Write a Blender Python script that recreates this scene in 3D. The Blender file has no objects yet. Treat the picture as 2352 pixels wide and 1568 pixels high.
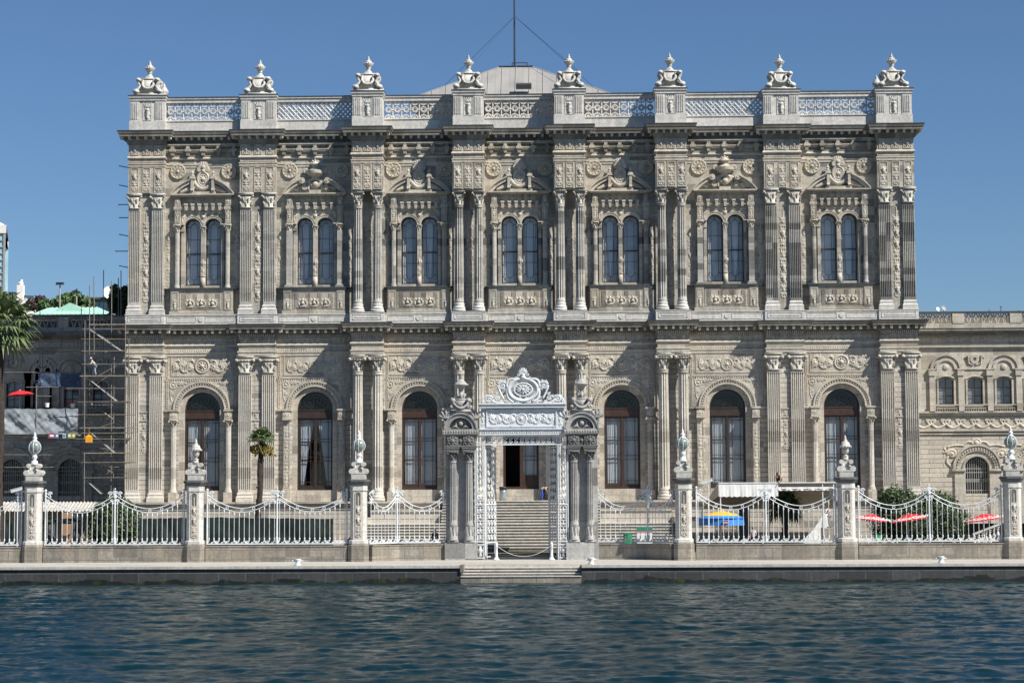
import bpy, bmesh, math, random
import numpy as np
from mathutils import Vector, Matrix, noise
random.seed(7); np.random.seed(7)
PI = math.pi; R = math.radians
sc = bpy.context.scene; COL = sc.collection
# ---------------------------------------------------------------- camera
F = 4600.0; PITCH = math.atan(366/F); YAW = 0.026; ROLL = 0.0047
fw = Vector((-math.sin(YAW)*math.cos(PITCH), math.cos(YAW)*math.cos(PITCH), math.sin(PITCH)))
r0 = Vector((math.cos(YAW), math.sin(YAW), 0)); u0 = r0.cross(fw)
rt = r0*math.cos(ROLL) - u0*math.sin(ROLL); up = u0*math.cos(ROLL) + r0*math.sin(ROLL)
CAM = Vector((0, -173.6, 5.77))
def at(px, py, Y):
    d = rt*((px-1176)/F) + up*((784-py)/F) + fw
    return CAM + d*((Y-CAM.y)/d.y)
CAM.x -= at(1193.5, 700, 0).x
def zc(y, Y=0.0, x=1193.5): return at(x, y, Y).z
def xc(x, Y=0.0, y=1150): return at(x, y, Y).x
cam = bpy.data.cameras.new("camera"); co = bpy.data.objects.new("camera", cam); COL.objects.link(co)
m = Matrix((rt, up, -fw)).transposed().to_4x4(); m.translation = CAM; co.matrix_world = m
cam.sensor_width = 36; cam.lens = 36*F/2352; cam.clip_start = 1; cam.clip_end = 6000; sc.camera = co
# ---------------------------------------------------------------- light
SUN_EL, SUN_OFF = 46, 55       # elevation, degrees to the right of the facade normal
w = bpy.data.worlds.new("World"); sc.world = w; w.use_nodes = True
nt = w.node_tree; bg = nt.nodes["Background"]; sky = nt.nodes.new("ShaderNodeTexSky")
sky.sky_type = 'NISHITA'; sky.sun_disc = False; sky.sun_elevation = R(SUN_EL); sky.sun_rotation = R(180-SUN_OFF)
sky.air_density = 1.0; sky.dust_density = 0.15; sky.ozone_density = 9.0; sky.altitude = 0
nt.links.new(sky.outputs[0], bg.inputs[0]); bg.inputs[1].default_value = 0.058
sun = bpy.data.lights.new("sun", 'SUN'); sun.energy = 5.0; sun.angle = R(0.5); sun.color = (1, .955, .87)
so = bpy.data.objects.new("sun", sun); COL.objects.link(so); so.location = (60, -60, 80)
sd = Vector((math.sin(R(SUN_OFF))*math.cos(R(SUN_EL)), -math.cos(R(SUN_OFF))*math.cos(R(SUN_EL)), math.sin(R(SUN_EL))))
so.rotation_euler = sd.to_track_quat('Z', 'Y').to_euler()
vs = sc.view_settings; vs.view_transform = 'Standard'; vs.look = 'None'; vs.exposure = 0.60; vs.gamma = 1
sc.cycles.max_bounces = 6; sc.cycles.transparent_max_bounces = 12
# ---------------------------------------------------------------- objects
WL = {}
def tag(o, label=None, cat=None, group=None, kind=None):
    if label: o['label'] = label
    if cat: o['category'] = cat
    if group: o['group'] = group
    if kind: o['kind'] = kind
    return o
def thing(name, loc=(0,0,0), label=None, cat=None, group=None, rz=0):
    o = bpy.data.objects.new(name, None); COL.objects.link(o); o.location = loc; o.rotation_euler.z = rz
    o.empty_display_size = .3
    return tag(o, label, cat, group)
class MB:
    def __init__(s): s.v = []; s.f = []; s.mi = []; s.cur = 0
    def add(s, vs, fs):
        n = len(s.v); s.v += [tuple(p) for p in vs]; s.f += [tuple(i+n for i in f) for f in fs]; s.mi += [s.cur]*len(fs)
    def box(s, x0, x1, y0, y1, z0, z1):
        s.add([(x0,y0,z0),(x1,y0,z0),(x1,y1,z0),(x0,y1,z0),(x0,y0,z1),(x1,y0,z1),(x1,y1,z1),(x0,y1,z1)],
              [(0,3,2,1),(4,5,6,7),(0,1,5,4),(1,2,6,5),(2,3,7,6),(3,0,4,7)])
    def cbox(s, x, y, z0, z1, w, d): s.box(x-w/2, x+w/2, y-d/2, y+d/2, z0, z1)
    def obox(s, c, ax, ay, az):   # oriented box: centre and half axes
        c=Vector(c); ax=Vector(ax); ay=Vector(ay); az=Vector(az)
        s.add([c+ax*i+ay*j+az*k for k in (-1,1) for i,j in ((-1,-1),(1,-1),(1,1),(-1,1))],
              [(0,3,2,1),(4,5,6,7),(0,1,5,4),(1,2,6,5),(2,3,7,6),(3,0,4,7)])
    def quad(s, a, b, c, d): s.add([a,b,c,d], [(0,1,2,3)])
    def frus(s, x, y, z0, z1, w0, d0, w1, d1):
        s.add([(x-w0/2,y-d0/2,z0),(x+w0/2,y-d0/2,z0),(x+w0/2,y+d0/2,z0),(x-w0/2,y+d0/2,z0),
               (x-w1/2,y-d1/2,z1),(x+w1/2,y-d1/2,z1),(x+w1/2,y+d1/2,z1),(x-w1/2,y+d1/2,z1)],
              [(0,3,2,1),(4,5,6,7),(0,1,5,4),(1,2,6,5),(2,3,7,6),(3,0,4,7)])
    def lathe(s, x, y, prof, seg=16, flute=0, fd=0.0, sq=False, a0=0.0):
        """prof list of (r,z); sq -> square plan"""
        n = 4 if sq else seg; vs=[]; 
        for r,z in prof:
            for k in range(n):
                a = 2*PI*k/n + (PI/4 if sq else a0)
                rr = r*(math.sqrt(2) if sq else 1)
                if flute and not sq: rr = r*(1 - (fd if k%2 else 0))
                vs.append((x+rr*math.cos(a), y+rr*math.sin(a), z))
        fs=[]
        for i in range(len(prof)-1):
            for k in range(n):
                k2=(k+1)%n; fs.append((i*n+k, i*n+k2, (i+1)*n+k2, (i+1)*n+k))
        fs.append(tuple(range(n-1,-1,-1))); fs.append(tuple((len(prof)-1)*n+k for k in range(n)))
        s.add(vs, fs)
    def tube(s, pts, r, seg=6, closed=False):
        pts=[Vector(p) for p in pts]; n=len(pts)
        if n<2: return
        rs = r if isinstance(r,(list,tuple)) else [r]*n
        vs=[]; prev=None
        for i,p in enumerate(pts):
            if closed: t=(pts[(i+1)%n]-pts[i-1])
            else: t=pts[min(i+1,n-1)]-pts[max(i-1,0)]
            if t.length<1e-9: t=Vector((0,0,1))
            t.normalize()
            if prev is None:
                a=Vector((0,0,1)) if abs(t.z)<.9 else Vector((1,0,0))
                u=t.cross(a).normalized()
            else:
                u=(prev-t*prev.dot(t)); u = u.normalized() if u.length>1e-6 else t.orthogonal().normalized()
            prev=u; v=t.cross(u)
            for k in range(seg):
                a=2*PI*k/seg; vs.append(p+(u*math.cos(a)+v*math.sin(a))*rs[i])
        fs=[]
        for i in range(n if closed else n-1):
            j=(i+1)%n
            for k in range(seg):
                k2=(k+1)%seg; fs.append((i*seg+k,i*seg+k2,j*seg+k2,j*seg+k))
        if not closed: fs.append(tuple(range(seg-1,-1,-1))); fs.append(tuple((n-1)*seg+k for k in range(seg)))
        s.add(vs,fs)
    def ball(s, c, r, seg=10, rings=6):
        c=Vector(c); r = (r,r,r) if not isinstance(r,(list,tuple)) else r
        vs=[];fs=[]
        for i in range(1,rings):
            th=PI*i/rings
            for k in range(seg):
                a=2*PI*k/seg; vs.append((c.x+r[0]*math.sin(th)*math.cos(a), c.y+r[1]*math.sin(th)*math.sin(a), c.z+r[2]*math.cos(th)))
        t=len(vs); vs.append((c.x,c.y,c.z+r[2])); vs.append((c.x,c.y,c.z-r[2]))
        for i in range(rings-2):
            for k in range(seg):
                k2=(k+1)%seg; fs.append((i*seg+k,(i+1)*seg+k,(i+1)*seg+k2,i*seg+k2))
        for k in range(seg):
            k2=(k+1)%seg; fs.append((t,k,k2)); fs.append((t+1,(rings-2)*seg+k2,(rings-2)*seg+k))
        s.add(vs,fs)
    def sweep(s, plan, prof, closed=False, cap=True):
        """plan: list of (x,y), outward = right hand side of travel; prof: list of (offset,z)"""
        n=len(plan); nr=[]
        for i in range(n if closed else n-1):
            a=Vector(plan[i]); b=Vector(plan[(i+1)%n]); d=(b-a).normalized(); nr.append(Vector((d.y,-d.x)))
        off=[]
        for i in range(n):
            if closed: a,b=nr[i-1],nr[i]
            else: a=nr[max(i-1,0)]; b=nr[min(i,n-2)]
            k=1+a.dot(b); off.append((a+b)/k if k>1e-3 else a)
        vs=[(plan[i][0]+off[i].x*o, plan[i][1]+off[i].y*o, z) for i in range(n) for o,z in prof]
        q=len(prof); fs=[]
        for i in range(n if closed else n-1):
            j=(i+1)%n
            for k in range(q-1): fs.append((i*q+k, j*q+k, j*q+k+1, i*q+k+1))
        s.add(vs,fs)
    def grid(s, P):   # P: rows x cols of points
        r=len(P); c=len(P[0]); s.add([p for row in P for p in row],
            [(i*c+j,i*c+j+1,(i+1)*c+j+1,(i+1)*c+j) for i in range(r-1) for j in range(c-1)])
    def extr(s, poly, y0, y1):  # polygon in x,z extruded in y
        n=len(poly); s.add([(x,y0,z) for x,z in poly]+[(x,y1,z) for x,z in poly],
            [tuple(range(n)), tuple(range(2*n-1,n-1,-1))]+[(i,i+n,(i+1)%n+n,(i+1)%n) for i in range(n)])
    def arc(s, cx, cz, r0, r1, a0, a1, y0, y1, n=20):  # ring segment in the xz plane extruded in y
        vs=[];fs=[]
        for i in range(n+1):
            a=a0+(a1-a0)*i/n; c,q=math.cos(a),math.sin(a)
            vs += [(cx+r0*c,y0,cz+r0*q),(cx+r1*c,y0,cz+r1*q),(cx+r1*c,y1,cz+r1*q),(cx+r0*c,y1,cz+r0*q)]
        for i in range(n):
            for k in range(4): fs.append((i*4+k,i*4+(k+1)%4,(i+1)*4+(k+1)%4,(i+1)*4+k))
        fs.append((0,1,2,3)); fs.append((n*4+3,n*4+2,n*4+1,n*4))
        s.add(vs,fs)
    def put(s, o, dx=0, dy=0, dz=0, mx=1, sc_=1.0, M=None):
        vs = [tuple(M@Vector(p)) for p in o.v] if M else [(p[0]*mx*sc_+dx, p[1]*sc_+dy, p[2]*sc_+dz) for p in o.v]
        n=len(s.v); s.v+=vs; s.f+=[tuple(i+n for i in (f if mx>0 else f[::-1])) for f in o.f]; s.mi += list(o.mi)
    def mesh(s, name, mats, smooth=False):
        me=bpy.data.meshes.new(name); me.from_pydata(s.v,[],s.f)
        for q in (mats if isinstance(mats,(list,tuple)) else [mats]): me.materials.append(q)
        if any(s.mi): me.polygons.foreach_set('material_index', s.mi)
        if smooth: me.polygons.foreach_set('use_smooth',[True]*len(me.polygons))
        me.update(); return me
    def build(s, name, mats, parent=None, smooth=False, loc=None):
        return inst(name, s.mesh(name, mats, smooth), parent, loc)
def wloc(o):
    v=Vector(o.location)
    while o.parent: o=o.parent; v=v+Vector(o.location)
    return v
def inst(name, me, parent=None, loc=None, local=False):
    """loc and mesh in world coordinates unless local; parents that hold world-built meshes are unrotated"""
    o=bpy.data.objects.new(name, me); COL.objects.link(o)
    l=Vector(loc) if loc is not None else Vector((0,0,0))
    if parent is not None:
        o.parent=parent
        if not local: l = l - wloc(parent)
    o.location=l
    return o
def copy_tree(o, parent=None):
    c=o.copy(); COL.objects.link(c)
    if parent is not None: c.parent=parent
    for ch in list(o.children): copy_tree(ch, c)
    return c
# ---------------------------------------------------------------- materials
def newmat(name):
    m=bpy.data.materials.new(name); m.use_nodes=True; return m, m.node_tree, m.node_tree.nodes["Principled BSDF"]
def N(nt, t, **k):
    n=nt.nodes.new(t)
    for a,b in k.items(): setattr(n,a,b)
    return n
def mathn(nt, op, a, b=None, c=None):
    n=nt.nodes.new("ShaderNodeMath"); n.operation=op
    for i,q in enumerate((a,b,c)):
        if q is None: continue
        if isinstance(q,(int,float)): n.inputs[i].default_value=q
        else: nt.links.new(q,n.inputs[i])
    return n.outputs[0]
def mixc(nt, fac, a, b, mode='MIX'):
    n=nt.nodes.new("ShaderNodeMix"); n.data_type='RGBA'; n.blend_type=mode
    for i,q in ((0,fac),(6,a),(7,b)):
        if isinstance(q,(int,float)): n.inputs[i].default_value=q
        elif isinstance(q,tuple): n.inputs[i].default_value=(*q,1) if len(q)==3 else q
        else: nt.links.new(q,n.inputs[i])
    return n.outputs[2]
def ramp(nt, v, stops):
    n=nt.nodes.new("ShaderNodeValToRGB"); e=n.color_ramp.elements
    e[0].position=stops[0][0]; e[0].color=(*[stops[0][1]]*3,1); e[1].position=stops[-1][0]; e[1].color=(*[stops[-1][1]]*3,1)
    for p,c in stops[1:-1]:
        q=e.new(p); q.color=(c,c,c,1)
    nt.links.new(v,n.inputs[0]); return n.outputs[0]
def noisen(nt, vec, scale, det=4, scv=None, rough=.6):
    if scv:
        mp=nt.nodes.new("ShaderNodeMapping"); mp.inputs[3].default_value=scv; nt.links.new(vec,mp.inputs[0]); vec=mp.outputs[0]
    n=nt.nodes.new("ShaderNodeTexNoise"); n.inputs['Scale'].default_value=scale; n.inputs['Detail'].default_value=det
    n.inputs['Roughness'].default_value=rough; nt.links.new(vec,n.inputs['Vector']); return n.outputs[0]
def stone(name, c1, c2, bw=1.3, bh=.62, mortar=.012, mcol=.55, dark=0.0, darkcol=(.10,.10,.10), stain=.35, warm=.25, rough=.75, bump=.25, tilt=0):
    m,nt,b=newmat(name); L=nt.links
    g=N(nt,"ShaderNodeNewGeometry"); pos=g.outputs['Position']
    sep=N(nt,"ShaderNodeSeparateXYZ"); L.new(pos,sep.inputs[0])
    u=mathn(nt,'ADD',sep.outputs[0],sep.outputs[1]); cb=N(nt,"ShaderNodeCombineXYZ"); L.new(u,cb.inputs[0]); L.new(sep.outputs[2],cb.inputs[1])
    br=N(nt,"ShaderNodeTexBrick"); L.new(cb.outputs[0],br.inputs['Vector']); br.inputs['Scale'].default_value=1
    br.inputs['Brick Width'].default_value=bw; br.inputs['Row Height'].default_value=bh; br.inputs['Mortar Size'].default_value=mortar
    br.inputs['Mortar Smooth'].default_value=.2
    br.inputs['Color1'].default_value=(*c1,1); br.inputs['Color2'].default_value=(*c2,1)
    br.inputs['Mortar'].default_value=(*[k*mcol for k in c1],1)
    col=br.outputs['Color']
    if dark>0:
        fx=mathn(nt,'FLOOR',mathn(nt,'DIVIDE',u,bw*1.1)); fz=mathn(nt,'FLOOR',mathn(nt,'DIVIDE',sep.outputs[2],bh*1.15))
        c2_=N(nt,"ShaderNodeCombineXYZ"); L.new(fx,c2_.inputs[0]); L.new(fz,c2_.inputs[1])
        wn=N(nt,"ShaderNodeTexWhiteNoise"); wn.noise_dimensions='3D'; L.new(c2_.outputs[0],wn.inputs['Vector'])
        v=wn.outputs['Value']
        if tilt: v=mathn(nt,'ADD',v,mathn(nt,'MULTIPLY',sep.outputs[0],tilt))
        fac=ramp(nt,v,[(max(0,1-dark-.22),0),(1-dark,.75),(1,1)])
        col=mixc(nt,fac,col,darkcol)
    big=noisen(nt,pos,.35,5); col=mixc(nt,ramp(nt,big,[(.35,0),(.7,warm)]),col,(c1[0]*1.05,c1[1]*.9,c1[2]*.72))
    st=noisen(nt,pos,1.0,6,(2.2,2.2,.22)); col=mixc(nt,ramp(nt,st,[(.45,0),(.75,stain)]),col,(c1[0]*.38,c1[1]*.39,c1[2]*.4))
    bl=noisen(nt,pos,.75,7,(1,1,.8),.75); col=mixc(nt,ramp(nt,bl,[(.50,0),(.66,stain*1.1)]),col,(c1[0]*.50,c1[1]*.50,c1[2]*.50))
    fine=noisen(nt,pos,5,5); col=mixc(nt,.5,col,ramp(nt,fine,[(.3,.55),(.7,1.25)]),'MULTIPLY')
    L.new(col,b.inputs['Base Color']); b.inputs['Roughness'].default_value=rough
    if bump:
        bp=N(nt,"ShaderNodeBump"); bp.inputs['Strength'].default_value=bump; bp.inputs['Distance'].default_value=.03
        h=mathn(nt,'SUBTRACT',fine,mathn(nt,'MULTIPLY',br.outputs['Fac'],.8)); L.new(h,bp.inputs['Height']); L.new(bp.outputs[0],b.inputs['Normal'])
    return m
def plain(name, c, rough=.6, metal=0, nz=.12, nscale=3, spec=None):
    m,nt,b=newmat(name); g=N(nt,"ShaderNodeNewGeometry")
    n=noisen(nt,g.outputs['Position'],nscale,4)
    col=mixc(nt,ramp(nt,n,[(.3,0),(.7,1)]),tuple(k*(1-nz) for k in c),tuple(min(1,k*(1+nz)) for k in c))
    nt.links.new(col,b.inputs['Base Color']); b.inputs['Roughness'].default_value=rough; b.inputs['Metallic'].default_value=metal
    if spec is not None: b.inputs['Specular IOR Level'].default_value=spec
    return m
M={}
M['wall']=stone('facade stone',(.52,.485,.42),(.39,.36,.315),mortar=.02,mcol=.45,dark=.10,darkcol=(.19,.175,.155),stain=.5,warm=.4)
M['wallup']=stone('upper facade stone',(.49,.46,.395),(.35,.332,.29),mortar=.02,mcol=.42,dark=.16,darkcol=(.16,.155,.14),stain=.55,warm=.45,tilt=.002)
M['rust']=stone('coursed stone',(.54,.50,.435),(.41,.38,.335),bw=2.6,bh=.43,mortar=.03,mcol=.22,dark=.06,darkcol=(.2,.19,.17),stain=.35,bump=.4)
M['col']=stone('column marble',(.58,.55,.49),(.48,.45,.40),bw=40,bh=.85,mortar=.006,dark=.10,darkcol=(.3,.28,.25),stain=.3,warm=.2,bump=.15)
M['colup']=stone('weathered column marble',(.47,.455,.42),(.36,.35,.32),bw=3.0,bh=.5,mortar=.008,dark=.17,darkcol=(.13,.135,.13),stain=.35,warm=.2,bump=.15,tilt=.011)
M['white']=stone('white marble',(.60,.585,.55),(.51,.495,.465),bw=1.5,bh=.5,mortar=.006,stain=.35,warm=.12,bump=.12)
M['orn']=stone('carved stone',(.53,.495,.425),(.43,.40,.345),bw=2,bh=2,mortar=.0,dark=0,stain=.55,warm=.4,bump=.2)
M['ornw']=stone('carved marble',(.54,.53,.495),(.46,.45,.42),bw=2,bh=2,mortar=.0,stain=.4,warm=.15,bump=.15)
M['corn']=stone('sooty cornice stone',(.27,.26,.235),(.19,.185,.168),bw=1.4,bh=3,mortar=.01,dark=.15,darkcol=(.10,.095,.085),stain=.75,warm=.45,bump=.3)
M['cap']=stone('capital marble',(.49,.47,.42),(.40,.385,.345),bw=2,bh=2,mortar=.0,stain=.6,warm=.25,bump=.2)
M['med']=stone('yellowed carved stone',(.50,.455,.37),(.44,.40,.325),bw=2,bh=2,mortar=.0,stain=.5,warm=.4,bump=.2)
M['grey']=stone('grey gate marble',(.42,.415,.40),(.34,.335,.325),bw=3,bh=1.2,mortar=.006,dark=.12,darkcol=(.13,.13,.13),stain=.5,warm=.12,bump=.2)
M['dgrey']=stone('unlit gate marble',(.17,.17,.165),(.13,.13,.125),bw=3,bh=1.2,mortar=.006,stain=.5,warm=.1,bump=.2)  # darker copy of the gate marble, shade of the unlit frieze painted in
M['plinth']=stone('boundary plinth stone',(.31,.285,.245),(.215,.20,.17),bw=1.7,bh=.72,mortar=.025,mcol=.32,dark=.2,darkcol=(.13,.125,.11),stain=.7,warm=.5,bump=.3)
M['wing']=stone('wing stone',(.50,.47,.41),(.40,.38,.335),dark=.14,darkcol=(.24,.225,.19),stain=.4,warm=.35,bw=1.2,bh=.55)
M['lead']=plain('lead sheet',(.05,.055,.058),.5)
M['paint']=plain('white painted iron',(.58,.61,.63),.45,nz=.10,nscale=2)
nt_=M['paint'].node_tree; b_=nt_.nodes["Principled BSDF"]; s_=b_.inputs['Base Color'].links[0].from_socket; g_=N(nt_,"ShaderNodeNewGeometry")
n_=noisen(nt_,g_.outputs[0],2.0,6,(2.5,2.5,.45)); nt_.links.new(mixc(nt_,ramp(nt_,n_,[(.56,0),(.74,.75)]),s_,(.30,.19,.11)),b_.inputs['Base Color'])
M['wood']=plain('brown varnished wood',(.050,.026,.018),.4,nz=.3)
M['woodd']=plain('dark window wood',(.035,.022,.016),.45,nz=.3)
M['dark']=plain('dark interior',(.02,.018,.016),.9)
M['lawn']=plain('garden ground',(.12,.11,.08),.9,nz=.3)
M['steel']=plain('scaffold tube',(.22,.20,.175),.55,metal=.4,nz=.4,nscale=6)
M['board']=plain('scaffold board',(.28,.25,.2),.8,nz=.3)
M['red']=plain('red canvas',(.62,.025,.03),.6); M['blue']=plain('blue canvas',(.03,.20,.55),.55)
M['yellow']=plain('yellow canvas',(.75,.40,.04),.6); M['clothw']=plain('white canvas',(.72,.72,.70),.7,nz=.06)
M['slat']=plain('beige awning fabric',(.50,.46,.37),.8); M['netting']=plain('dark green netting',(.005,.015,.013),.8,nz=.5,nscale=1)
M['plastic']=plain('grey plastic sheet',(.06,.065,.07),.35,nz=.4); M['ltext']=plain('white lettering',(.8,.8,.8),.6,nz=.02)
def glassmat(name, tint, refl):
    m,nt,b=newmat(name); nt.nodes.remove(b); out=nt.nodes["Material Output"]
    tr=N(nt,"ShaderNodeBsdfTransparent"); tr.inputs[0].default_value=(*tint,1)
    gl=N(nt,"ShaderNodeBsdfGlossy"); gl.inputs['Roughness'].default_value=.03
    lw=N(nt,"ShaderNodeLayerWeight"); lw.inputs[0].default_value=.5; f5=mathn(nt,'POWER',lw.outputs['Facing'],4.0); fr=mathn(nt,'ADD',mathn(nt,'MULTIPLY',f5,.9),.035)
    mx=N(nt,"ShaderNodeMixShader"); nt.links.new(mathn(nt,'ADD',fr,refl),mx.inputs[0])
    nt.links.new(tr.outputs[0],mx.inputs[1]); nt.links.new(gl.outputs[0],mx.inputs[2]); nt.links.new(mx.outputs[0],out.inputs[0]); return m
M['glass']=glassmat('window glass',(.93,.95,.97),.0)
M['stain']=glassmat('dark fanlight glass',(.16,.19,.24),.02)
M['blind']=plain('white blind',(.74,.76,.76),.8,nz=.06)
def curtainmat():
    m,nt,b=newmat('sheer curtain'); g=N(nt,"ShaderNodeNewGeometry")
    b.inputs['Base Color'].default_value=(.52,.53,.54,1); b.inputs['Roughness'].default_value=.9
    wv=N(nt,"ShaderNodeTexWave"); wv.inputs['Scale'].default_value=2.2; wv.inputs['Distortion'].default_value=1.5
    nt.links.new(g.outputs['Position'],wv.inputs[0]); bp=N(nt,"ShaderNodeBump"); bp.inputs['Distance'].default_value=.06; bp.inputs['Strength'].default_value=.8
    nt.links.new(wv.outputs[1],bp.inputs['Height']); nt.links.new(bp.outputs[0],b.inputs['Normal']); return m
M['blind2']=plain('grey blind',(.58,.60,.61),.8,nz=.1)
M['curtain']=curtainmat()
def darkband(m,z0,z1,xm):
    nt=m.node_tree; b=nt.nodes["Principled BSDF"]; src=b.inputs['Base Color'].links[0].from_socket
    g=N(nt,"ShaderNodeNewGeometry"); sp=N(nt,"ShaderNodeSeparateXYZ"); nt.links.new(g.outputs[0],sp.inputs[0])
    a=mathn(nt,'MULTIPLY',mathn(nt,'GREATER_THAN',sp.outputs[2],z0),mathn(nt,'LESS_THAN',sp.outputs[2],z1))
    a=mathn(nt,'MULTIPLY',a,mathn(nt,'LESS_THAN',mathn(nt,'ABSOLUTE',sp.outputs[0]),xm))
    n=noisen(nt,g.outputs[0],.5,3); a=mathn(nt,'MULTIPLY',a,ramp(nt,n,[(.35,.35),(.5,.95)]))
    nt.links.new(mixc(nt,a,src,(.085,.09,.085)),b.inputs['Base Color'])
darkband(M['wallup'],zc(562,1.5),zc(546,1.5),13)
def leafmat(name, a, c, sc_=1.5, tr=.25):
    m,nt,b=newmat(name); g=N(nt,"ShaderNodeNewGeometry"); n=noisen(nt,g.outputs['Position'],sc_,3)
    nt.links.new(mixc(nt,ramp(nt,n,[(.3,0),(.7,1)]),a,c),b.inputs['Base Color']); b.inputs['Roughness'].default_value=.55
    b.inputs['Subsurface Weight'].default_value=0; 
    return m
M['leaf']=leafmat('dark shrub leaves',(.018,.035,.010),(.045,.085,.020)); M['palm']=leafmat('palm fronds',(.05,.09,.03),(.13,.17,.07),.8)
M['treefar']=leafmat('far tree leaves',(.03,.07,.02),(.08,.14,.035)); M['bark']=plain('palm bark',(.035,.026,.02),.9,nz=.5,nscale=6)
M['darkred']=leafmat('dark red leaves',(.03,.015,.02),(.06,.03,.03))
M['copper']=plain('green copper roofing',(.36,.58,.49),.5,nz=.1); M['towerglass']=plain('tower glazing',(.35,.55,.62),.1,nz=.2,nscale=.2)
M['render']=plain('white render',(.72,.70,.66),.8); M['greyrender']=plain('grey render',(.32,.31,.30),.8); M['black']=plain('black metal',(.02,.02,.022),.5)
M['skin']=plain('skin',(.42,.25,.17),.6,nz=.05)
# ---------------------------------------------------------------- carved relief from strokes
def spiral(cx, cz, r, turns=1.6, a0=0, s=1, n=26):
    return [(cx+r*(1-.86*i/n)*math.cos(a0+s*2*PI*turns*i/n), cz+r*(1-.86*i/n)*math.sin(a0+s*2*PI*turns*i/n)) for i in range(n+1)]
def circ(cx, cz, r, n=24, k=1.0): return [(cx+r*math.cos(2*PI*i/n), cz+k*r*math.sin(2*PI*i/n)) for i in range(n+1)]
def bez(p0,p1,p2,n=10): return [((1-t)**2*p0[0]+2*t*(1-t)*p1[0]+t*t*p2[0], (1-t)**2*p0[1]+2*t*(1-t)*p1[1]+t*t*p2[1]) for t in [i/n for i in range(n+1)]]
def petals(cx, cz, r0, r1, n, a=0): return [[(cx+r0*math.cos(a+2*PI*i/n),cz+r0*math.sin(a+2*PI*i/n)),(cx+r1*math.cos(a+2*PI*i/n),cz+r1*math.sin(a+2*PI*i/n))] for i in range(n)]
def fan(cx, cz, r, a0, a1, n): return [[(cx+.15*r*math.cos(a),cz+.15*r*math.sin(a)),(cx+r*math.cos(a),cz+r*math.sin(a))] for a in [a0+(a1-a0)*i/(n-1) for i in range(n)]]
def mir(S): return S+[([(-x,z) for x,z in p],r) for p,r in S]
def relief(S, x0, x1, z0, z1, res=.045, k=1.0):
    k*=1.25
    nx=int((x1-x0)/res)+1; nz=int((z1-z0)/res)+1
    X,Z=np.meshgrid(np.linspace(x0,x1,nx),np.linspace(z0,z1,nz)); H=np.zeros_like(X)
    for pts,r in S:
        if len(pts)==1: pts=[pts[0],pts[0]]
        for (ax,az),(bx,bz) in zip(pts[:-1],pts[1:]):
            i0=np.searchsorted(X[0],min(ax,bx)-r); i1=np.searchsorted(X[0],max(ax,bx)+r)
            j0=np.searchsorted(Z[:,0],min(az,bz)-r); j1=np.searchsorted(Z[:,0],max(az,bz)+r)
            if i1<=i0 or j1<=j0: continue
            sx=X[j0:j1,i0:i1]; sz=Z[j0:j1,i0:i1]; dx=bx-ax; dz=bz-az; l=dx*dx+dz*dz+1e-12
            t=np.clip(((sx-ax)*dx+(sz-az)*dz)/l,0,1); d2=(sx-ax-t*dx)**2+(sz-az-t*dz)**2
            H[j0:j1,i0:i1]=np.maximum(H[j0:j1,i0:i1],np.sqrt(np.maximum(0,r*r-d2))*k)
    mb=MB(); ids={}
    on=H>0
    cell=on[:-1,:-1]|on[1:,:-1]|on[:-1,1:]|on[1:,1:]
    js,is_=np.nonzero(cell)
    def vid(j,i):
        if (j,i) not in ids: ids[(j,i)]=len(mb.v); mb.v.append((float(X[j,i]), -float(H[j,i])+(.012 if H[j,i]==0 else -.004), float(Z[j,i])))
        return ids[(j,i)]
    for j,i in zip(js.tolist(),is_.tolist()): mb.f.append((vid(j,i),vid(j,i+1),vid(j+1,i+1),vid(j+1,i)))
    mb.mi=[0]*len(mb.f); return mb
def strip(w, h, seed=0, unit=1.15):
    """candelabra ornament on a vertical strip, x centred, z from 0"""
    rnd=random.Random(seed); S=[]; z=unit*.1; a=w*.5
    S.append(([(0,0.05),(0,h-.05)],w*.07))
    while z+unit<=h+.02:
        t=rnd.choice((0,1,2)); u=unit
        S+=mir([(bez((0,z),(a*.95,z+.05*u),(a*.6,z+.3*u)),w*.075),(spiral(a*.5,z+.3*u,a*.4,1.3,0,1),w*.07)])
        if t==0: S+=[(p,w*.075) for p in petals(0,z+.65*u,w*.05,a*.72,6)]+[([(0,z+.65*u)],w*.15)]
        elif t==1: S+=[(circ(0,z+.62*u,a*.62,k=1.15),w*.08),([(0,z+.62*u)],w*.2)]
        else: S+=[([(0,z+.5*u),(0,z+.72*u)],w*.24)]+mir([(spiral(a*.6,z+.75*u,a*.33,1.2,PI,-1),w*.065)])
        S+=mir([([(0,z+.9*u),(a*.75,z+1.02*u)],w*.085),([(0,z+.88*u),(a*.8,z+.88*u)],w*.06)])
        z+=u
    return S
def vase(w,h):
    S=[([(0,.1*h),(0,.45*h)],w*.2),([(0,.55*h)],w*.26)]
    S+=mir([(spiral(w*.28,h*.3,w*.17,1.3,PI/2,1),w*.06),(spiral(w*.25,h*.78,w*.16,1.2,0,-1),w*.055),(bez((0,.5*h),(w*.5,.55*h),(w*.36,.8*h)),w*.05)])
    return S+[(p,w*.06) for p in fan(0,.68*h,.3*h,.25*PI,.75*PI,5)]
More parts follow.
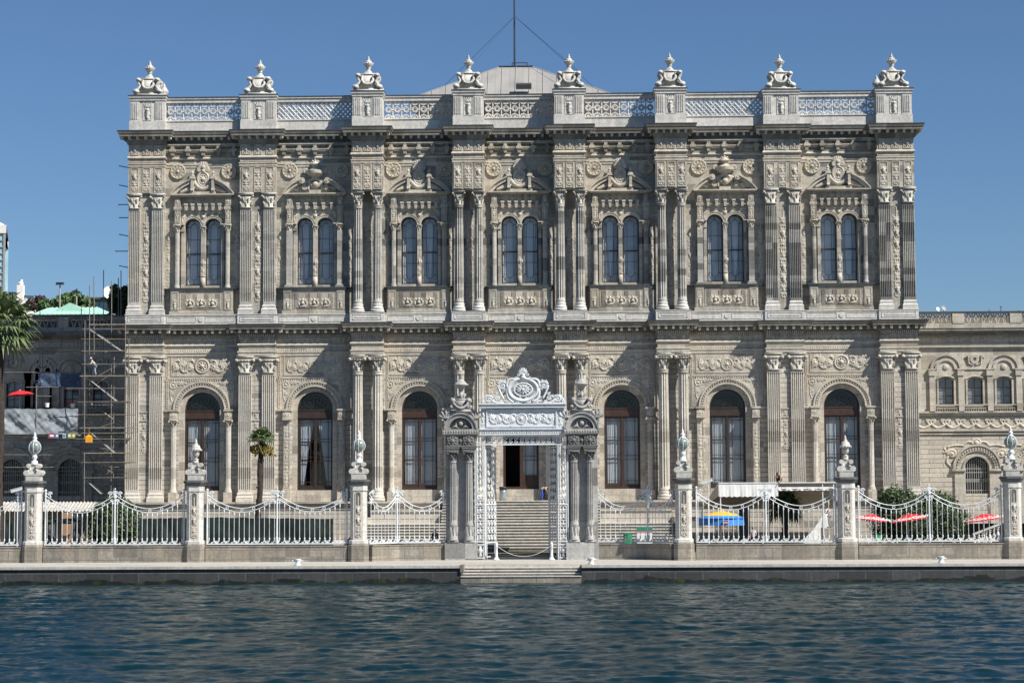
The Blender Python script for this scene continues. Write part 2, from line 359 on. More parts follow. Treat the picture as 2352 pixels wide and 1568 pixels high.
def acanthus(w,h,n=3):
    """horizontal scrolls each side of a roundel; centred at x=0, z=h/2"""
    c=h/2; S=[(circ(0,c,h*.40),h*.055),(circ(0,c,h*.27),h*.04),([(0,c)],h*.12)]+[(p,h*.05) for p in petals(0,c,.05*h,.24*h,8)]
    x=h*.55; st=(w/2-h*.5)/n; q=[]
    for i in range(n):
        s=1 if i%2 else -1; cx=x+st*(i+.45); rr=min(h*.36,st*.44)
        q+=[(spiral(cx,c+s*h*.04,rr,1.5,PI*.5*s+PI,s),h*.055),([(cx,c+s*h*.04)],h*.085)]
        q+=[(bez((cx-st*.5,c-s*h*.3),(cx,c-s*h*.5),(cx+st*.5,c-s*h*.05)),h*.05)]
        q+=[(p,h*.035) for p in petals(cx,c+s*h*.04,h*.06,h*.2,5)]+[(p,h*.045) for p in fan(cx,c+s*h*.04,rr*1.25,(.1 if s>0 else 1.1)*PI,(.9 if s>0 else 1.9)*PI,6)]+[(p,h*.04) for p in fan(cx+st*.28,c+s*h*.26,h*.2,-.2*PI,.9*PI,4)]+[(p,h*.035) for p in fan(cx-st*.3,c-s*h*.3,h*.16,.1*PI,1.2*PI,4)]
    return S+mir(q)
# ---------------------------------------------------------------- capitals, columns
def leafrow(mb, cx, cy, z, r, n, h, w, out, a0=0.0, sq=False):
    for k in range(n):
        a=2*PI*k/n+a0; c,s=math.cos(a),math.sin(a); rr=r
        if sq: rr=r/max(abs(c),abs(s))
        p=[(cx+c*rr,cy+s*rr,z),(cx+c*(rr+out*.3),cy+s*(rr+out*.3),z+h*.55),(cx+c*(rr+out),cy+s*(rr+out),z+h*.9),(cx+c*(rr+out*1.15),cy+s*(rr+out*1.15),z+h*.72)]
        mb.tube(p,[w*.8,w,w*.8,w*.45],5)
def corinthian(r, h, sq=False):
    mb=MB(); mb.lathe(0,0,[(r*1.0,0),(r*1.12,.02*h),(r*1.12,.06*h),(r*.98,.08*h),(r*1.0,.5*h),(r*1.15,.82*h)],16,sq=sq)
    leafrow(mb,0,0,.08*h,r*.96,8,.36*h,r*.19,r*.30,0,sq); leafrow(mb,0,0,.34*h,r*.98,8,.34*h,r*.18,r*.38,PI/8,sq)
    A=r*1.5
    for sx in (-1,1):
        for sy in (-1,1):
            mb.tube([(sx*r*.75,sy*r*.75,.5*h),(sx*A*.9,sy*A*.9,.78*h),(sx*A*1.02,sy*A*1.02,.74*h)],[r*.12,r*.15,r*.2],6)
            mb.ball((sx*A*.93,sy*A*.93,.76*h),r*.22,8,5)
    for k in range(4):
        a=PI/2*k; mb.ball((math.cos(a)*A*.92,math.sin(a)*A*.92,.9*h),r*.2,8,5)
    mb.lathe(0,0,[(A*.95,.84*h),(A*1.0,.88*h),(A*1.04,.97*h),(A*.98,h)],4,sq=True); return mb
def composite(r, h, sq=False):
    mb=MB(); mb.lathe(0,0,[(r,0),(r*1.12,.03*h),(r*1.1,.07*h),(r*.98,.09*h),(r*1.05,.5*h),(r*1.2,.7*h)],16,sq=sq)
    leafrow(mb,0,0,.08*h,r*.95,8,.34*h,r*.2,r*.34,0,sq); leafrow(mb,0,0,.32*h,r,8,.28*h,r*.17,r*.36,PI/8,sq)
    A=r*1.32
    for sx in (-1,1):
        for sy in (-1,1):
            mb.tube([(sx*(A+r*.22),sy*A-r*.0+dy,.74*h) for dy in (-r*.3,r*.3)],r*.34,12)
            mb.tube([(sx*(A+r*.22),sy*A+dy,.74*h) for dy in (-r*.38,r*.38)],r*.13,8)
    mb.box(-A,A,-A*.98,A*.98,.66*h,.82*h)
    for k in range(5): mb.ball((-A*.8+A*.4*k,-A*1.02,.74*h),r*.14,6,4)
    mb.lathe(0,0,[(A*1.1,.86*h),(A*1.22,.94*h),(A*1.2,h)],4,sq=True); return mb
def shaftmb(r, h, sq=False, nf=13, d=.5):
    mb=MB()
    if sq:   # pilaster strip with flutes on its face; r = half width, d = projection
        n=6; w=2*r; fw_=w/(n+.6)
        mb.box(-r,r,-d+.125,d,0,h); mb.box(-r,r,-d,-d+.13,0,.25); mb.box(-r,r,-d,-d+.13,h-.2,h)
        for i in range(n+1):
            x=-r+i*(w-.06)/n; mb.box(x,x+.06,-d,-d+.13,.25,h-.2)
            if i<n:
                xm=x+.06; xe=x+(w-.06)/n; q=(xe-xm)
                mb.add([(xm,-d,.25),(xm+q*.25,-d+.12,.25),(xm+q*.75,-d+.12,.25),(xe,-d,.25),(xm,-d,h-.2),(xm+q*.25,-d+.12,h-.2),(xm+q*.75,-d+.12,h-.2),(xe,-d,h-.2)],
                       [(0,1,5,4),(1,2,6,5),(2,3,7,6)])
    else:
        vs=[];n=nf*4
        zs=[0,.12,.2,.4,h*.33,h*.7,h-.25,h-.18,h]; rs=[1.06,1.06,1.0,1,1,.93,.87,.93,.95]; fl=[0,0,0,1,1,1,1,0,0]
        for z,q,f in zip(zs,rs,fl):
            for k in range(n):
                a=2*PI*k/n; rr=r*q*(1-(.0,.2,.27,.2)[k%4]*f); vs.append((rr*math.cos(a),rr*math.sin(a),z))
        fs=[(i*n+k,i*n+(k+1)%n,(i+1)*n+(k+1)%n,(i+1)*n+k) for i in range(len(zs)-1) for k in range(n)]
        mb.add(vs,fs)
    return mb
def basemb(r, h, sq=False, d=None):
    mb=MB(); P=[(1.36,0),(1.36,.3),(1.30,.32),(1.36,.42),(1.30,.55),(1.14,.6),(1.12,.68),(1.2,.76),(1.18,.88),(1.04,.93),(1.0,1)]
    if sq:
        for (a,z0),(b,z1) in zip(P[:-1],P[1:]):
            if z1>z0: mb.frus(0,0,z0*h,z1*h,2*r+(a-1)*2*.45,2*d+(a-1)*2*.45,2*r+(b-1)*2*.45,2*d+(b-1)*2*.45)
    else:
        mb.cbox(0,0,0,.3*h,2.72*r,2.72*r); mb.lathe(0,0,[(a*r*.98,z*h) for a,z in P[2:]],28)
    return mb
def balus(mb,x,y,z,h,r,seg=12):
    P=[(1,0),(1,.08),(.6,.1),(.45,.16),(.9,.3),(1,.38),(.8,.5),(.45,.62),(.4,.7),(.75,.76),(.5,.8),(.6,.9),(.9,.92),(.9,1)]
    mb.lathe(x,y,[(r*a,z+h*b) for a,b in P],seg)
# ---------------------------------------------------------------- openings
def arch_wall(mb, x0, x1, z0, z1, y, ops, depth, n=20):
    """front face at y with arched openings ops=[(cx,hw,zb,zs)] and reveals going back by depth"""
    xs=x0
    for cx,hw,zb,zs in sorted(ops):
        mb.quad((xs,y,z0),(cx-hw,y,z0),(cx-hw,y,z1),(xs,y,z1))
        if zb>z0: mb.quad((cx-hw,y,z0),(cx+hw,y,z0),(cx+hw,y,zb),(cx-hw,y,zb)); mb.quad((cx-hw,y,zb),(cx+hw,y,zb),(cx+hw,y+depth,zb),(cx-hw,y+depth,zb))
        A=[(cx-hw*math.cos(PI*i/n),zs+hw*math.sin(PI*i/n)) for i in range(n+1)]
        for (ax,az),(bx,bz) in zip(A[:-1],A[1:]):
            mb.quad((ax,y,az),(bx,y,bz),(bx,y,z1),(ax,y,z1)); mb.quad((ax,y,az),(ax,y+depth,az),(bx,y+depth,bz),(bx,y,bz))
        for s in (-1,1): mb.quad((cx+s*hw,y,zb),(cx+s*hw,y+depth,zb),(cx+s*hw,y+depth,zs),(cx+s*hw,y,zs))
        xs=cx+hw
    mb.quad((xs,y,z0),(x1,y,z0),(x1,y,z1),(xs,y,z1))
def archpoly(cx,hw,zb,zs,n=20): return [(cx-hw,zb)]+[(cx-hw*math.cos(PI*i/n),zs+hw*math.sin(PI*i/n)) for i in range(n+1)]+[(cx+hw,zb)]
# ================================================================ the palace
ZF=zc(1149,-1.2)                                  # portico floor
PIER=[(-33.0,1.6,1.0),(-23.1,1.6,1.0),(-13.32,1.36,0.0),(-4.44,1.36,0.0)]; PIER+=[(-x,h,y) for x,h,y in PIER[::-1]]
YR=1.7; YG=2.35
BAYS=[((PIER[i][0]+PIER[i][1]+PIER[i+1][0]-PIER[i+1][1])/2, (PIER[i+1][0]-PIER[i+1][1]-PIER[i][0]-PIER[i][1])/2) for i in range(7)]
def plan(dx=0.0, dy=0.0, yr=YR, back=44):
    P=[(PIER[0][0]-PIER[0][1]-dx,back)]
    for i,(x,h,y) in enumerate(PIER):
        if i: P.append((x-h-dx,yr))
        P += [(x-h-dx,y-dy),(x+h+dx,y-dy)]
        if i<7: P.append((x+h+dx,yr))
    P.append((PIER[-1][0]+PIER[-1][1]+dx,back)); return P
palace=thing('palace', (0,1.0,ZF), 'ornate pale marble palace front with two storeys of columns behind the waterside fence', 'palace')
z_ct=zc(286,-.85); z_cb=zc(299,-.85); z_md=zc(307,-.5); z_bd=zc(321,0)     # main cornice: top, corona bottom, modillion bottom, bed bottom
z_fr=zc(353,0); z_ar=zc(372,0); z_cp=zc(433.5,0)                            # frieze bottom, architrave bottom, top of upper capitals
z_sh=zc(469,0); z_sb=zc(692,0); z_bs=zc(707,0); z_pd=zc(714,0); z_pb=zc(737,0)
z2_t=zc(737,-.85); z2_b=zc(748,-.85); z2_m=zc(757,-.5); z2_d=zc(767,0); z2_f=zc(788,0); z2_a=zc(811,0)
z2_sh=zc(852,0); z2_sb=zc(1127,0)
pl=plan()
# wall core (behind everything): closed shell with openings per bay
def cornice(zt,zb,zm,zbed,ov,name):
    mb=MB()
    mb.sweep(pl,[(.0,zbed),(.10,zbed+.05),(.16,zm-.05),(.22,zm+.02),(.22,zm+(zb-zm)*.9),(ov-.16,zb),(ov-.12,zb),(ov-.12,zb+(zt-zb)*.35),(ov-.06,zb+(zt-zb)*.45),(ov,zt-.08),(ov,zt-.03)])
    mb.build(name,M['corn'],palace)
    ld=MB(); ld.sweep(pl,[(ov+.025,zt-.05),(ov+.03,zt+.02),(-.3,zt+.10)]); ld.build(name+'_flashing',M['lead'],palace)
    md=MB()
    for (ax,ay),(bx,by) in zip(pl[1:-2],pl[2:-1]):
        L_=math.hypot(bx-ax,by-ay)
        if abs(by-ay)>1e-6: continue
        pier = ay<YR-.1; a=ax-(ov-.3 if pier else -.35); b=bx+(ov-.3 if pier else -.35)
        n=max(2,round((b-a)/.68)); 
        for k in range(n+1):
            x=a+(b-a)*k/n; md.frus(x,ay-(ov-.3)/2-.1,zm,zb,.2,ov-.42,.24,ov-.28)
    return md
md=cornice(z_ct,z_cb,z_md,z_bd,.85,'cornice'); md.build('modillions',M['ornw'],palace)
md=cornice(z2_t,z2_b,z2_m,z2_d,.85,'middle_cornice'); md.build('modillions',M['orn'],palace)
dn=MB()
for (ax,ay),(bx,by) in zip(pl[1:-2],pl[2:-1]):
    if abs(by-ay)>1e-6: continue
    n=int(abs(bx-ax)/.17)
    for k in range(n): x=ax+(k+.5)*(bx-ax)/n; dn.box(x-.05,x+.05,ay-.25,ay-.02,z2_d-.02,z2_d+.20)
dn.build('dentils',M['orn'],palace)
# entablatures, architraves, string courses following the plan
mb=MB()
mb.sweep(pl,[(0,z_fr-.02),(.10,z_fr),(.14,z_fr-.12+.2),(.06,z_fr+.22),(0,z_fr+.24)])
mb.sweep(pl,[(0,z_ar),(.05,z_ar+.02),(.05,z_ar+.2),(.1,z_ar+.25),(.1,z_ar+.33),(0,z_ar+.36)])
mb.sweep(pl,[(0,z2_f-.05),(.08,z2_f-.02),(.14,z2_f+.10),(.06,z2_f+.2),(0,z2_f+.22)])
mb.sweep(pl,[(0,z2_a),(.06,z2_a+.03),(.06,z2_a+.25),(.12,z2_a+.3),(.12,z2_a+.4),(0,z2_a+.42)])
mb.build('string_courses',M['orn'],palace)
# pier masses
for (x,h,y) in PIER:
    central=y<.5
    mb=MB(); d0=2.6 if central else 2.2
    mb.box(x-h,x+h,y,d0,z_cp,z_bd+.3)          # upper entablature block
    mb.box(x-h,x+h,y,d0,z2_a-.28,z2_d+.3)
    yb=1.55 if central else y+.22
    mb.box(x-h+.0,x+h-.0,yb,d0,z_pb,z_cp)      # pier body behind upper columns
    mb.build('pier',M['wallup'],palace)
    mb=MB(); mb.box(x-h,x+h,yb,d0,ZF-.1,z2_a-.28); mb.build('pier',M['rust'],palace)
    pd=MB(); pd.box(x-h-.12,x+h+.12,y-.18,d0,z_pb-.02,z_pd); pd.box(x-h-.16,x+h+.16,y-.22,d0,z_pd-.07,z_pd)
    zz0,zz1=z_pb+.2,z_pd-.2
    for a,b,c,e in ((x-h+.1,x+h-.1,zz0,zz0+.05),(x-h+.1,x+h-.1,zz1-.05,zz1),(x-h+.1,x-h+.15,zz0,zz1),(x+h-.15,x+h-.1,zz0,zz1),(x-h+.35,x+h-.35,zz0+.16,zz1-.16)):
        pd.box(a,b,y-.21,y-.17,c,e)
    pd.build('pedestal',M['white'],palace)
    # flanking half-pilaster behind the columns' inner side, kept shallow
# columns & pilasters
cs=.86; UPC={}
def colset(r,zb,zt,zcap,sq,d,cap,matn,tag_):
    h=zt-zb
    return (shaftmb(r,h,sq,d=d).mesh(tag_+'_shaft',M[matn]), basemb(r,1,sq,d))
r1,r2=.40,.47
hb=z_sb-z_pd
me_sh1=shaftmb(r1,z_sh-z_sb).mesh('column_shaft',M['colup'],False); me_b1=basemb(r1,hb).mesh('column_base',M['white'],True)
me_c1=corinthian(r1*.92,z_cp-z_sh).mesh('corinthian_capital',M['cap'],True)
me_sh2=shaftmb(r2,z2_sh-z2_sb).mesh('column_shaft',M['col'],False); hb2=z2_sb-ZF; me_b2=basemb(r2,hb2).mesh('column_base',M['col'],True)
me_c2=composite(r2*.9,z2_a-z2_sh-.02).mesh('composite_capital',M['cap'],True)
pw1,pw2,pdp=.50,.56,.16
me_psh1=shaftmb(pw1,z_sh-z_sb,True,d=pdp).mesh('pilaster_shaft',M['colup']); me_psh2=shaftmb(pw2,z2_sh-z2_sb,True,d=pdp).mesh('pilaster_shaft',M['col'])
me_pb1=basemb(pw1,hb,True,pdp).mesh('pilaster_base',M['white']); me_pb2=basemb(pw2,hb2,True,pdp).mesh('pilaster_base',M['col'])
def squash(mb,k):
    mb.v=[(x,y*k,z) for x,y,z in mb.v]; return mb
me_pc1=squash(corinthian(.44,z_cp-z_sh,True),.55).mesh('corinthian_capital',M['cap'],True)
me_pc2=squash(composite(.48,z2_a-z2_sh-.02,True),.5).mesh('composite_capital',M['cap'],True)
for (x,h,y) in PIER:
    central=y<.5
    for s in (-1,1):
        if central:
            X=x+s*cs; Y=y+.62
            for (ms,mbs,mc,zb,zs,zt) in ((me_sh1,me_b1,me_c1,z_pd,z_sb,z_sh),(me_sh2,me_b2,me_c2,ZF,z2_sb,z2_sh)):
                c=inst('column',ms,palace,(X,Y,zs)); inst('base',mbs,c,(X,Y,zb)); inst('capital',mc,c,(X,Y,zt))
        else:
            X=x+s*1.03; Y=y+.14
            for (ms,mbs,mc,zb,zs,zt) in ((me_psh1,me_pb1,me_pc1,z_pd,z_sb,z_sh),(me_psh2,me_pb2,me_pc2,ZF,z2_sb,z2_sh)):
                c=inst('pilaster',ms,palace,(X,Y,zs)); inst('base',mbs,c,(X,Y,zb)); inst('capital',mc,c,(X,Y,zt))
# pier reliefs
h_p=z_ar-z_cp-.25
def rmesh(S,x0,x1,z0,z1,name,mat,res=.04,k=.8): return relief(S,x0,x1,z0,z1,res,k).mesh(name,M[mat],True)
me_rp=[rmesh(strip(.62,h_p-.3,s,.78),-.36,.36,0,h_p-.2,'relief_panel','orn') for s in (1,2)]
hs1=z_sh-z_sb-.5; me_rs1=[rmesh(strip(.62,hs1,s,1.0),-.38,.38,0,hs1+.1,'relief_strip','orn') for s in (3,5)]
hs2=3.4; me_rs2=rmesh(strip(.5,hs2,9,.82),-.3,.3,0,hs2+.1,'relief_strip','orn')
fz=[([(0,.5)],.16)]+[(p,.07) for p in petals(0,.5,.08,.34,8)]+[(circ(0,.5,.42),.05)]
me_sqf=rmesh(fz,-.5,.5,0,1,'rosette','orn')
def frame(mb,x0,x1,z0,z1,y,t=.06,d=.05):
    mb.box(x0,x1,y-d,y+.01,z0,z0+t); mb.box(x0,x1,y-d,y+.01,z1-t,z1); mb.box(x0,x0+t,y-d,y+.01,z0+t,z1-t); mb.box(x1-t,x1,y-d,y+.01,z0+t,z1-t)
for pi_,(x,h,y) in enumerate(PIER):
    mb=MB(); o3=(h-.42); w3=.40
    for k in (-1,0,1):
        cx=x+k*(h*.66); ww=.36 if k else .34
        inst('relief_panel',me_rp[0 if k else 1],palace,(cx,y-.0,z_cp+.18)); frame(mb,cx-ww,cx+ww,z_cp+.08,z_ar-.06,y)
        frame(mb,cx-ww,cx+ww,z_fr+.34,z_bd-.04,y); frame(mb,cx-ww,cx+ww,z2_f+.3,z2_d-.04,y)
        for zz,sz in ((z_fr+.34,z_bd-z_fr-.38),(z2_f+.26,z2_d-z2_f-.3)):
            o=inst('rosette',me_sqf,palace,(cx,y,zz)); o.scale=(sz*.85,.8,sz)
    frame(mb,x-h+.02,x+h-.02,z_ar+.42,z_fr-.05,y,.05,.03)
    mb.build('panel_mouldings',M['orn'],palace)
    yb=1.55 if y<.5 else y+.22
    inst('relief_strip',me_rs1[pi_%2],palace,(x,yb,z_sb+.2)); inst('relief_strip',me_rs2,palace,(x,yb,zc(1035,0)))
    mb=MB()
    for a,b in ((938,941),(958,961)): mb.box(x-h,x+h,yb-.08,yb+.02,zc(b,0),zc(a,0))
    frame(mb,x-.34,x+.34,zc(957,0),zc(943,0),yb,.04,.03)
    mb.build('impost_band',M['orn'],palace)
# ---------------------------------------------------------------- parapet
zp0=z_ct+.08; zp1=zc(265,0); zp2=zc(217,0); zp3=zc(206,0)
ped_me={}
for (x,h,y) in PIER:
    central=y<.5; yy=y-.02+.15; mb=MB(); hw=h-.06
    mb.box(x-hw-.06,x+hw+.06,yy-.06,yy+2.0,zp0-.1,zp1); mb.box(x-hw,x+hw,yy+.06,yy+1.9,zp1,zp2)
    for s in (-1,1):
        X=x+s*(hw-.42); mb.box(X-.42,X+.42,yy-.0,yy+.07,zp1,zp2)
        for k in range(4): mb.box(X-.30+k*.16,X-.22+k*.16,yy-.05,yy+.01,zp1+.2,zp2-.15)
    frame(mb,x-.38,x+.38,zp1+.1,zp2-.1,yy+.06,.05,.04)
    mb.sweep([(x-hw,yy+1.9),(x-hw,yy),(x+hw,yy),(x+hw,yy+1.9)],[(0,zp2-.05),(.06,zp2),(.06,zp2+.1),(.14,zp2+.24),(.16,zp3-.02),(.0,zp3)])
    p=mb.build('parapet_pedestal',M['white'],palace)
    ld=MB(); ld.box(x-hw-.19,x+hw+.19,yy-.19,yy+2.0,zp3-.02,zp3+.05); ld.build('flashing',M['lead'],p)
    o=relief(vase(.62,zp2-zp1-.3),-.4,.4,0,zp2-zp1-.2,.04,.9).build('relief_panel',M['ornw'],p,True,(x,yy+.05,zp1+.15))
    # finial
    zf=zp3+.05; cy=yy+.95; top=zc(122,.5)-zp3-.05; fb=MB()
    H=top; a=H*.0
    fb.cbox(0,0,0,.16,2.3,1.7); fb.frus(0,0,.16,.34,1.7,1.4,1.3,1.2)
    fb.frus(0,0,.34,1.75,1.5,1.2,1.1,1.0); fb.frus(0,0,.34,1.6,1.9,.7,1.35,.6); fb.cbox(0,0,1.72,1.86,1.15,1.1); fb.frus(0,0,1.86,2.12,.8,.8,.42,.42)
    for sx in (-1,1):
        for sy in (-1,1):
            for q in (-.16,.16):
                path=[(sx*.62,sy*.52+q,1.70),(sx*.80,sy*.52+q,1.55),(sx*.72,sy*.54+q,1.25),(sx*.60,sy*.56+q,1.0),(sx*.72,sy*.58+q,.72),(sx*.95,sy*.58+q,.5),(sx*1.0,sy*.58+q,.32)]
                fb.tube(path,[.10,.14,.10,.09,.11,.16,.12],6)
            fb.tube([(sx*.72,sy*.52-.3,1.62),(sx*.72,sy*.52+.3,1.62)],.20,12); fb.tube([(sx*.90,sy*.58-.3,.42),(sx*.90,sy*.58+.3,.42)],.25,12)
            fb.tube([(sx*.72,sy*.52-.34,1.62),(sx*.72,sy*.52+.34,1.62)],.08,8); fb.tube([(sx*.90,sy*.58-.34,.42),(sx*.90,sy*.58+.34,.42)],.1,8)
    gar=[(-.42,-.62,1.55),(-.42,-.72,1.1),(-.28,-.78,.78),(0,-.82,.66),(.28,-.78,.78),(.42,-.72,1.1),(.42,-.62,1.55)]
    fb.tube(gar,[.07,.10,.12,.14,.12,.10,.07],8)
    for g in gar: fb.ball(g,.11,6,4)
    if 'scroll' not in ped_me: ped_me['scroll']=fb.mesh('finial',M['ornw'],True)
    if 'urn' not in ped_me:
        ub=MB(); z0=1.82; hh=H-z0
        ub.lathe(0,0,[(.30,z0-.05),(.30,z0+.06),(.15,z0+.16*hh),(.13,z0+.2*hh),(.24,z0+.24*hh),(.16,z0+.27*hh),(.3,z0+.36*hh),(.42,z0+.47*hh),(.43,z0+.55*hh),(.30,z0+.6*hh),(.32,z0+.62*hh),(.26,z0+.68*hh),(.14,z0+.73*hh),(.12,z0+.76*hh),(.17,z0+.79*hh),(.09,z0+.84*hh),(.07,z0+.88*hh),(.1,z0+.91*hh),(.03,z0+.96*hh),(.01,z0+hh)],20)
        for k in range(14): ub.ball((.42*math.cos(k*PI/7),.42*math.sin(k*PI/7),z0+.53*hh),.06,5,4)
        ped_me['urn']=ub.mesh('urn',M['ornw'],True)
    f=inst('finial',ped_me['scroll'],palace,(x,cy,zf)); f.scale=(1.16,1.12,.88); inst('urn',ped_me['urn'],f,(x,cy,zf)).scale=(1/1.16,1/1.12,1/.88)
# small side finials at the ends
sf=MB(); sf.lathe(0,0,[(.28,0),(.3,.15),(.16,.25),(.2,.4),(.38,.65),(.4,.85),(.28,.95),(.25,1.1),(.12,1.2),(.15,1.3),(.05,1.45),(.01,1.6)],16); sfm=sf.mesh('small_urn',M['ornw'],True)
for px,Yq in ((377,4.2),(2014,4.2)):
    p=at(px,228 if px<1000 else 210,Yq); inst('small_urn',sfm,palace,(p.x,Yq,p.z-.1))
# parapet lattice between pedestals
def lattice(kind, w, h):
    mb=MB()
    if kind=='ring':
        n=round(w/.76); s=w/n
        for k in range(n):
            x=-w/2+(k+.5)*s; c=h*.5
            mb.arc(x,c,.10,.30,0,2*PI,-.08,.08,16); mb.arc(x,c,.20,.24,0,2*PI,-.11,.0,16)
            for z,a0 in ((h-.02,PI),(0.02,0)): mb.arc(x,z,.24,.37,a0,a0+PI,-.07,.07,8); mb.arc(x,z,.04,.16,a0,a0+PI,-.06,.06,6)
            mb.box(x-.03,x+.03,-.05,.05,c+.26,h); mb.box(x-.03,x+.03,-.05,.05,0,c-.26)
            X=x+s/2
            if k<n-1:
                mb.tube([(X,0,0.05),(X-.02,0,c-.1)],.07,6); mb.tube([(X,0,c+.1),(X,0,h-.05)],.07,6); mb.tube([(X-.14,0,c+.02),(X+.14,0,c-.02)],.09,6)
                for zz in (.14,h-.14): mb.ball((X,0,zz),.13,6,4)
    else:
        st=.42; n=int(w/st)+6
        for sgn in (-1,1):
            for k in range(-6,n+6):
                xa=-w/2+k*st; xb=xa+h*.92*sgn; pa=[xa,.0]; pb=[xb,h]
                pts=[(xa+(xb-xa)*t,-.03*sgn*math.cos(k*PI+t*PI*4),h*t) for t in [i/8 for i in range(9)]]
                pts=[p for p in pts if -w/2<=p[0]<=w/2]
                if len(pts)>1: mb.tube(pts,.08,4)
    return mb
lat={}
rail=MB(); dado=MB(); ldp=MB()
for i,(cx,hw) in enumerate(BAYS):
    kind='cross' if i in (1,5) else 'ring'; w_=2*hw+.1; yq=YR+.15
    l0,l1=zc(269,YR),zc(229,YR); t1=zc(217,YR)
    key=(kind,round(w_,2))
    if key not in lat: lat[key]=lattice(kind,w_,l1-l0).mesh('parapet_lattice',M['white'])
    inst('parapet_lattice',lat[key],palace,(cx,yq+.1,l0))
    dado.box(cx-hw-.1,cx+hw+.1,yq-.1,yq+.3,zp0-.1,l0); dado.box(cx-hw-.1,cx+hw+.1,yq-.16,yq+.36,l0-.12,l0-.04)
    rail.box(cx-hw-.1,cx+hw+.1,yq-.1,yq+.3,l1,t1); rail.box(cx-hw-.1,cx+hw+.1,yq-.18,yq+.38,t1-.16,t1-.02); ldp.box(cx-hw-.1,cx+hw+.1,yq-.22,yq+.42,t1-.02,t1+.05)
dado.build('parapet_dado',M['white'],palace); r_=rail.build('parapet_rail',M['white'],palace); ldp.build('flashing',M['lead'],r_)
# side parapets running back
mb=MB()
for s in (-1,1): mb.box(s*34.5-.3,s*34.5+.3,3.2,44,zp0-.1,zc(226,2,1193))
mb.build('side_parapet',M['white'],palace)
# ---------------------------------------------------------------- bays
z_s=zc(657,1.5); z_wb=zc(652,YG); z_wsp=zc(514.5,YR); HWL=.725; CXL=.90     # upper window sill, bottom, springing
z_en0=zc(497,YR)
def glazing_upper(cx, hw, zb, zs, y):
    fr=MB(); fr.arc(cx,zs,hw-.09,hw+.03,0,PI,y-.06,y+.06,20)
    for s in (-1,1): fr.box(*sorted((cx+s*(hw-.09),cx+s*(hw+.03))),y-.06,y+.06,zb,zs)
    fr.box(cx-hw,cx+hw,y-.06,y+.06,zb,zb+.14); zm=zb+(zs+hw-zb)*.48; fr.box(cx-hw+.09,cx+hw-.09,y-.07,y+.05,zm-.05,zm+.05)
    t=.017; q=hw*.42
    for s in (-1,1): fr.box(cx+s*q-t,cx+s*q+t,y-.045,y+.0,zb+.85,zs)
    fr.arc(cx,zs,q-t,q+t,0,PI,y-.045,y,14); fr.arc(cx,zb+.85,q-t,q+t,PI,2*PI,y-.045,y,14)
    for z in (zb+.85,zb+1.9,zs-1.1,zs): 
        if z in (zb+.85,zs):
            fr.box(cx-hw+.05,cx-q,y-.04,y,z-t,z+t); fr.box(cx+q,cx+hw-.05,y-.04,y,z-t,z+t)
        else: fr.box(cx-hw+.05,cx+hw-.05,y-.04,y,z-t,z+t)
    fr.box(cx-t,cx+t,y-.04,y,zs+q,zs+hw-.05); fr.box(cx-t,cx+t,y-.04,y,zb+.1,zb+.85-q)
    return fr
# shared upper window (built about x=0)
wz=z_wb
me_ug=[]
g=MB(); g.extr(archpoly(0,HWL-.05,wz,z_wsp),YG-.005,YG+.005); me_g=g.mesh('window_glass',M['glass'])
me_gf=glazing_upper(0,HWL,wz,z_wsp,YG).mesh('window_frame',M['woodd'])
g=MB(); g.box(-HWL,HWL,YG+.16,YG+.18,wz,z_wsp+HWL); me_bl=g.mesh('blind',M['blind']); me_bl2=g.mesh('blind',M['blind2'])
me_cus=[]
for wv_ in (.09,.13,.17):
  g=MB()
  for s in (-1,1):
    P=[[ (s*(HWL-.02-j*wv_*(1-.55*t)), YG+.10+.025*math.cos(j*1.9), wz+(z_wsp+HWL*.6-wz)*t*1.0) for j in range(5)] for t in (0,.25,.5,.75,1)]
    g.grid(P)
  me_cus.append(g.mesh('curtain',M['curtain'],True))
def crestA():
    S=[(circ(0,.95,.50,k=1.35),.10),(circ(0,.95,.34,k=1.3),.07),([(0,.95)],.20)]+[(p,.07) for p in petals(0,.95,.1,.3,8)]
    S+=[(p,.08) for p in fan(0,2.15,.42,.05*PI,.95*PI,7)]+[([(0,2.1)],.22),([(0,1.75)],.2)]
    S+=mir([(spiral(.36,1.85,.24,1.4,PI,-1),.08),(spiral(.55,.15,.2,1.2,0,1),.07)])
    gl=bez((-.85,.75),(0,-.75),(.85,.75),14); S+=[([p],.17) for p in gl]+[([(p[0],p[1]+.12)],.10) for p in gl]
    S+=mir([(bez((.9,.1),(1.5,-.1),(2.05,-.28),10),.13),(bez((.95,.35),(1.5,.1),(2.0,-.22),10),.09)])
    return S
def crestB():
    S=[([(0,2.35)],.24),([(-.12,2.35),(.12,2.35)],.18)]+[(p,.07) for p in petals(0,2.38,.1,.33,8)]
    S+=[([(0,2.0),(0,1.75)],.13),([(-.3,1.85),(.3,1.85)],.11),([(-.55,1.45),(.55,1.45)],.20),([(-.45,1.25),(.45,1.25)],.16),([(-.2,1.05),(.2,1.05)],.14),([(-.35,.85),(.35,.85)],.1)]
    S+=mir([(spiral(.85,1.6,.28,1.4,PI*1.3,-1),.075),(spiral(.95,.05,.26,1.4,PI/2,-1),.09),(bez((.4,.75),(.95,.7),(1.0,.3)),.10),([(.6,.75),(.62,-.1)],.09)])
    S+=[([p],.13) for p in bez((-.5,.55),(0,-.35),(.5,.55),10)]+[([(0,.35)],.28)]+mir([(spiral(1.75,-.08,.22,1.3,0,1),.06),(bez((1.4,0),(1.8,.3),(2.2,-.22)),.05)])
    return S
zped=zc(440,YR-.35)
me_crA=relief(crestA(),-2.3,2.3,-.45,2.7,.04,.9).mesh('pediment_crest',M['orn'],True)
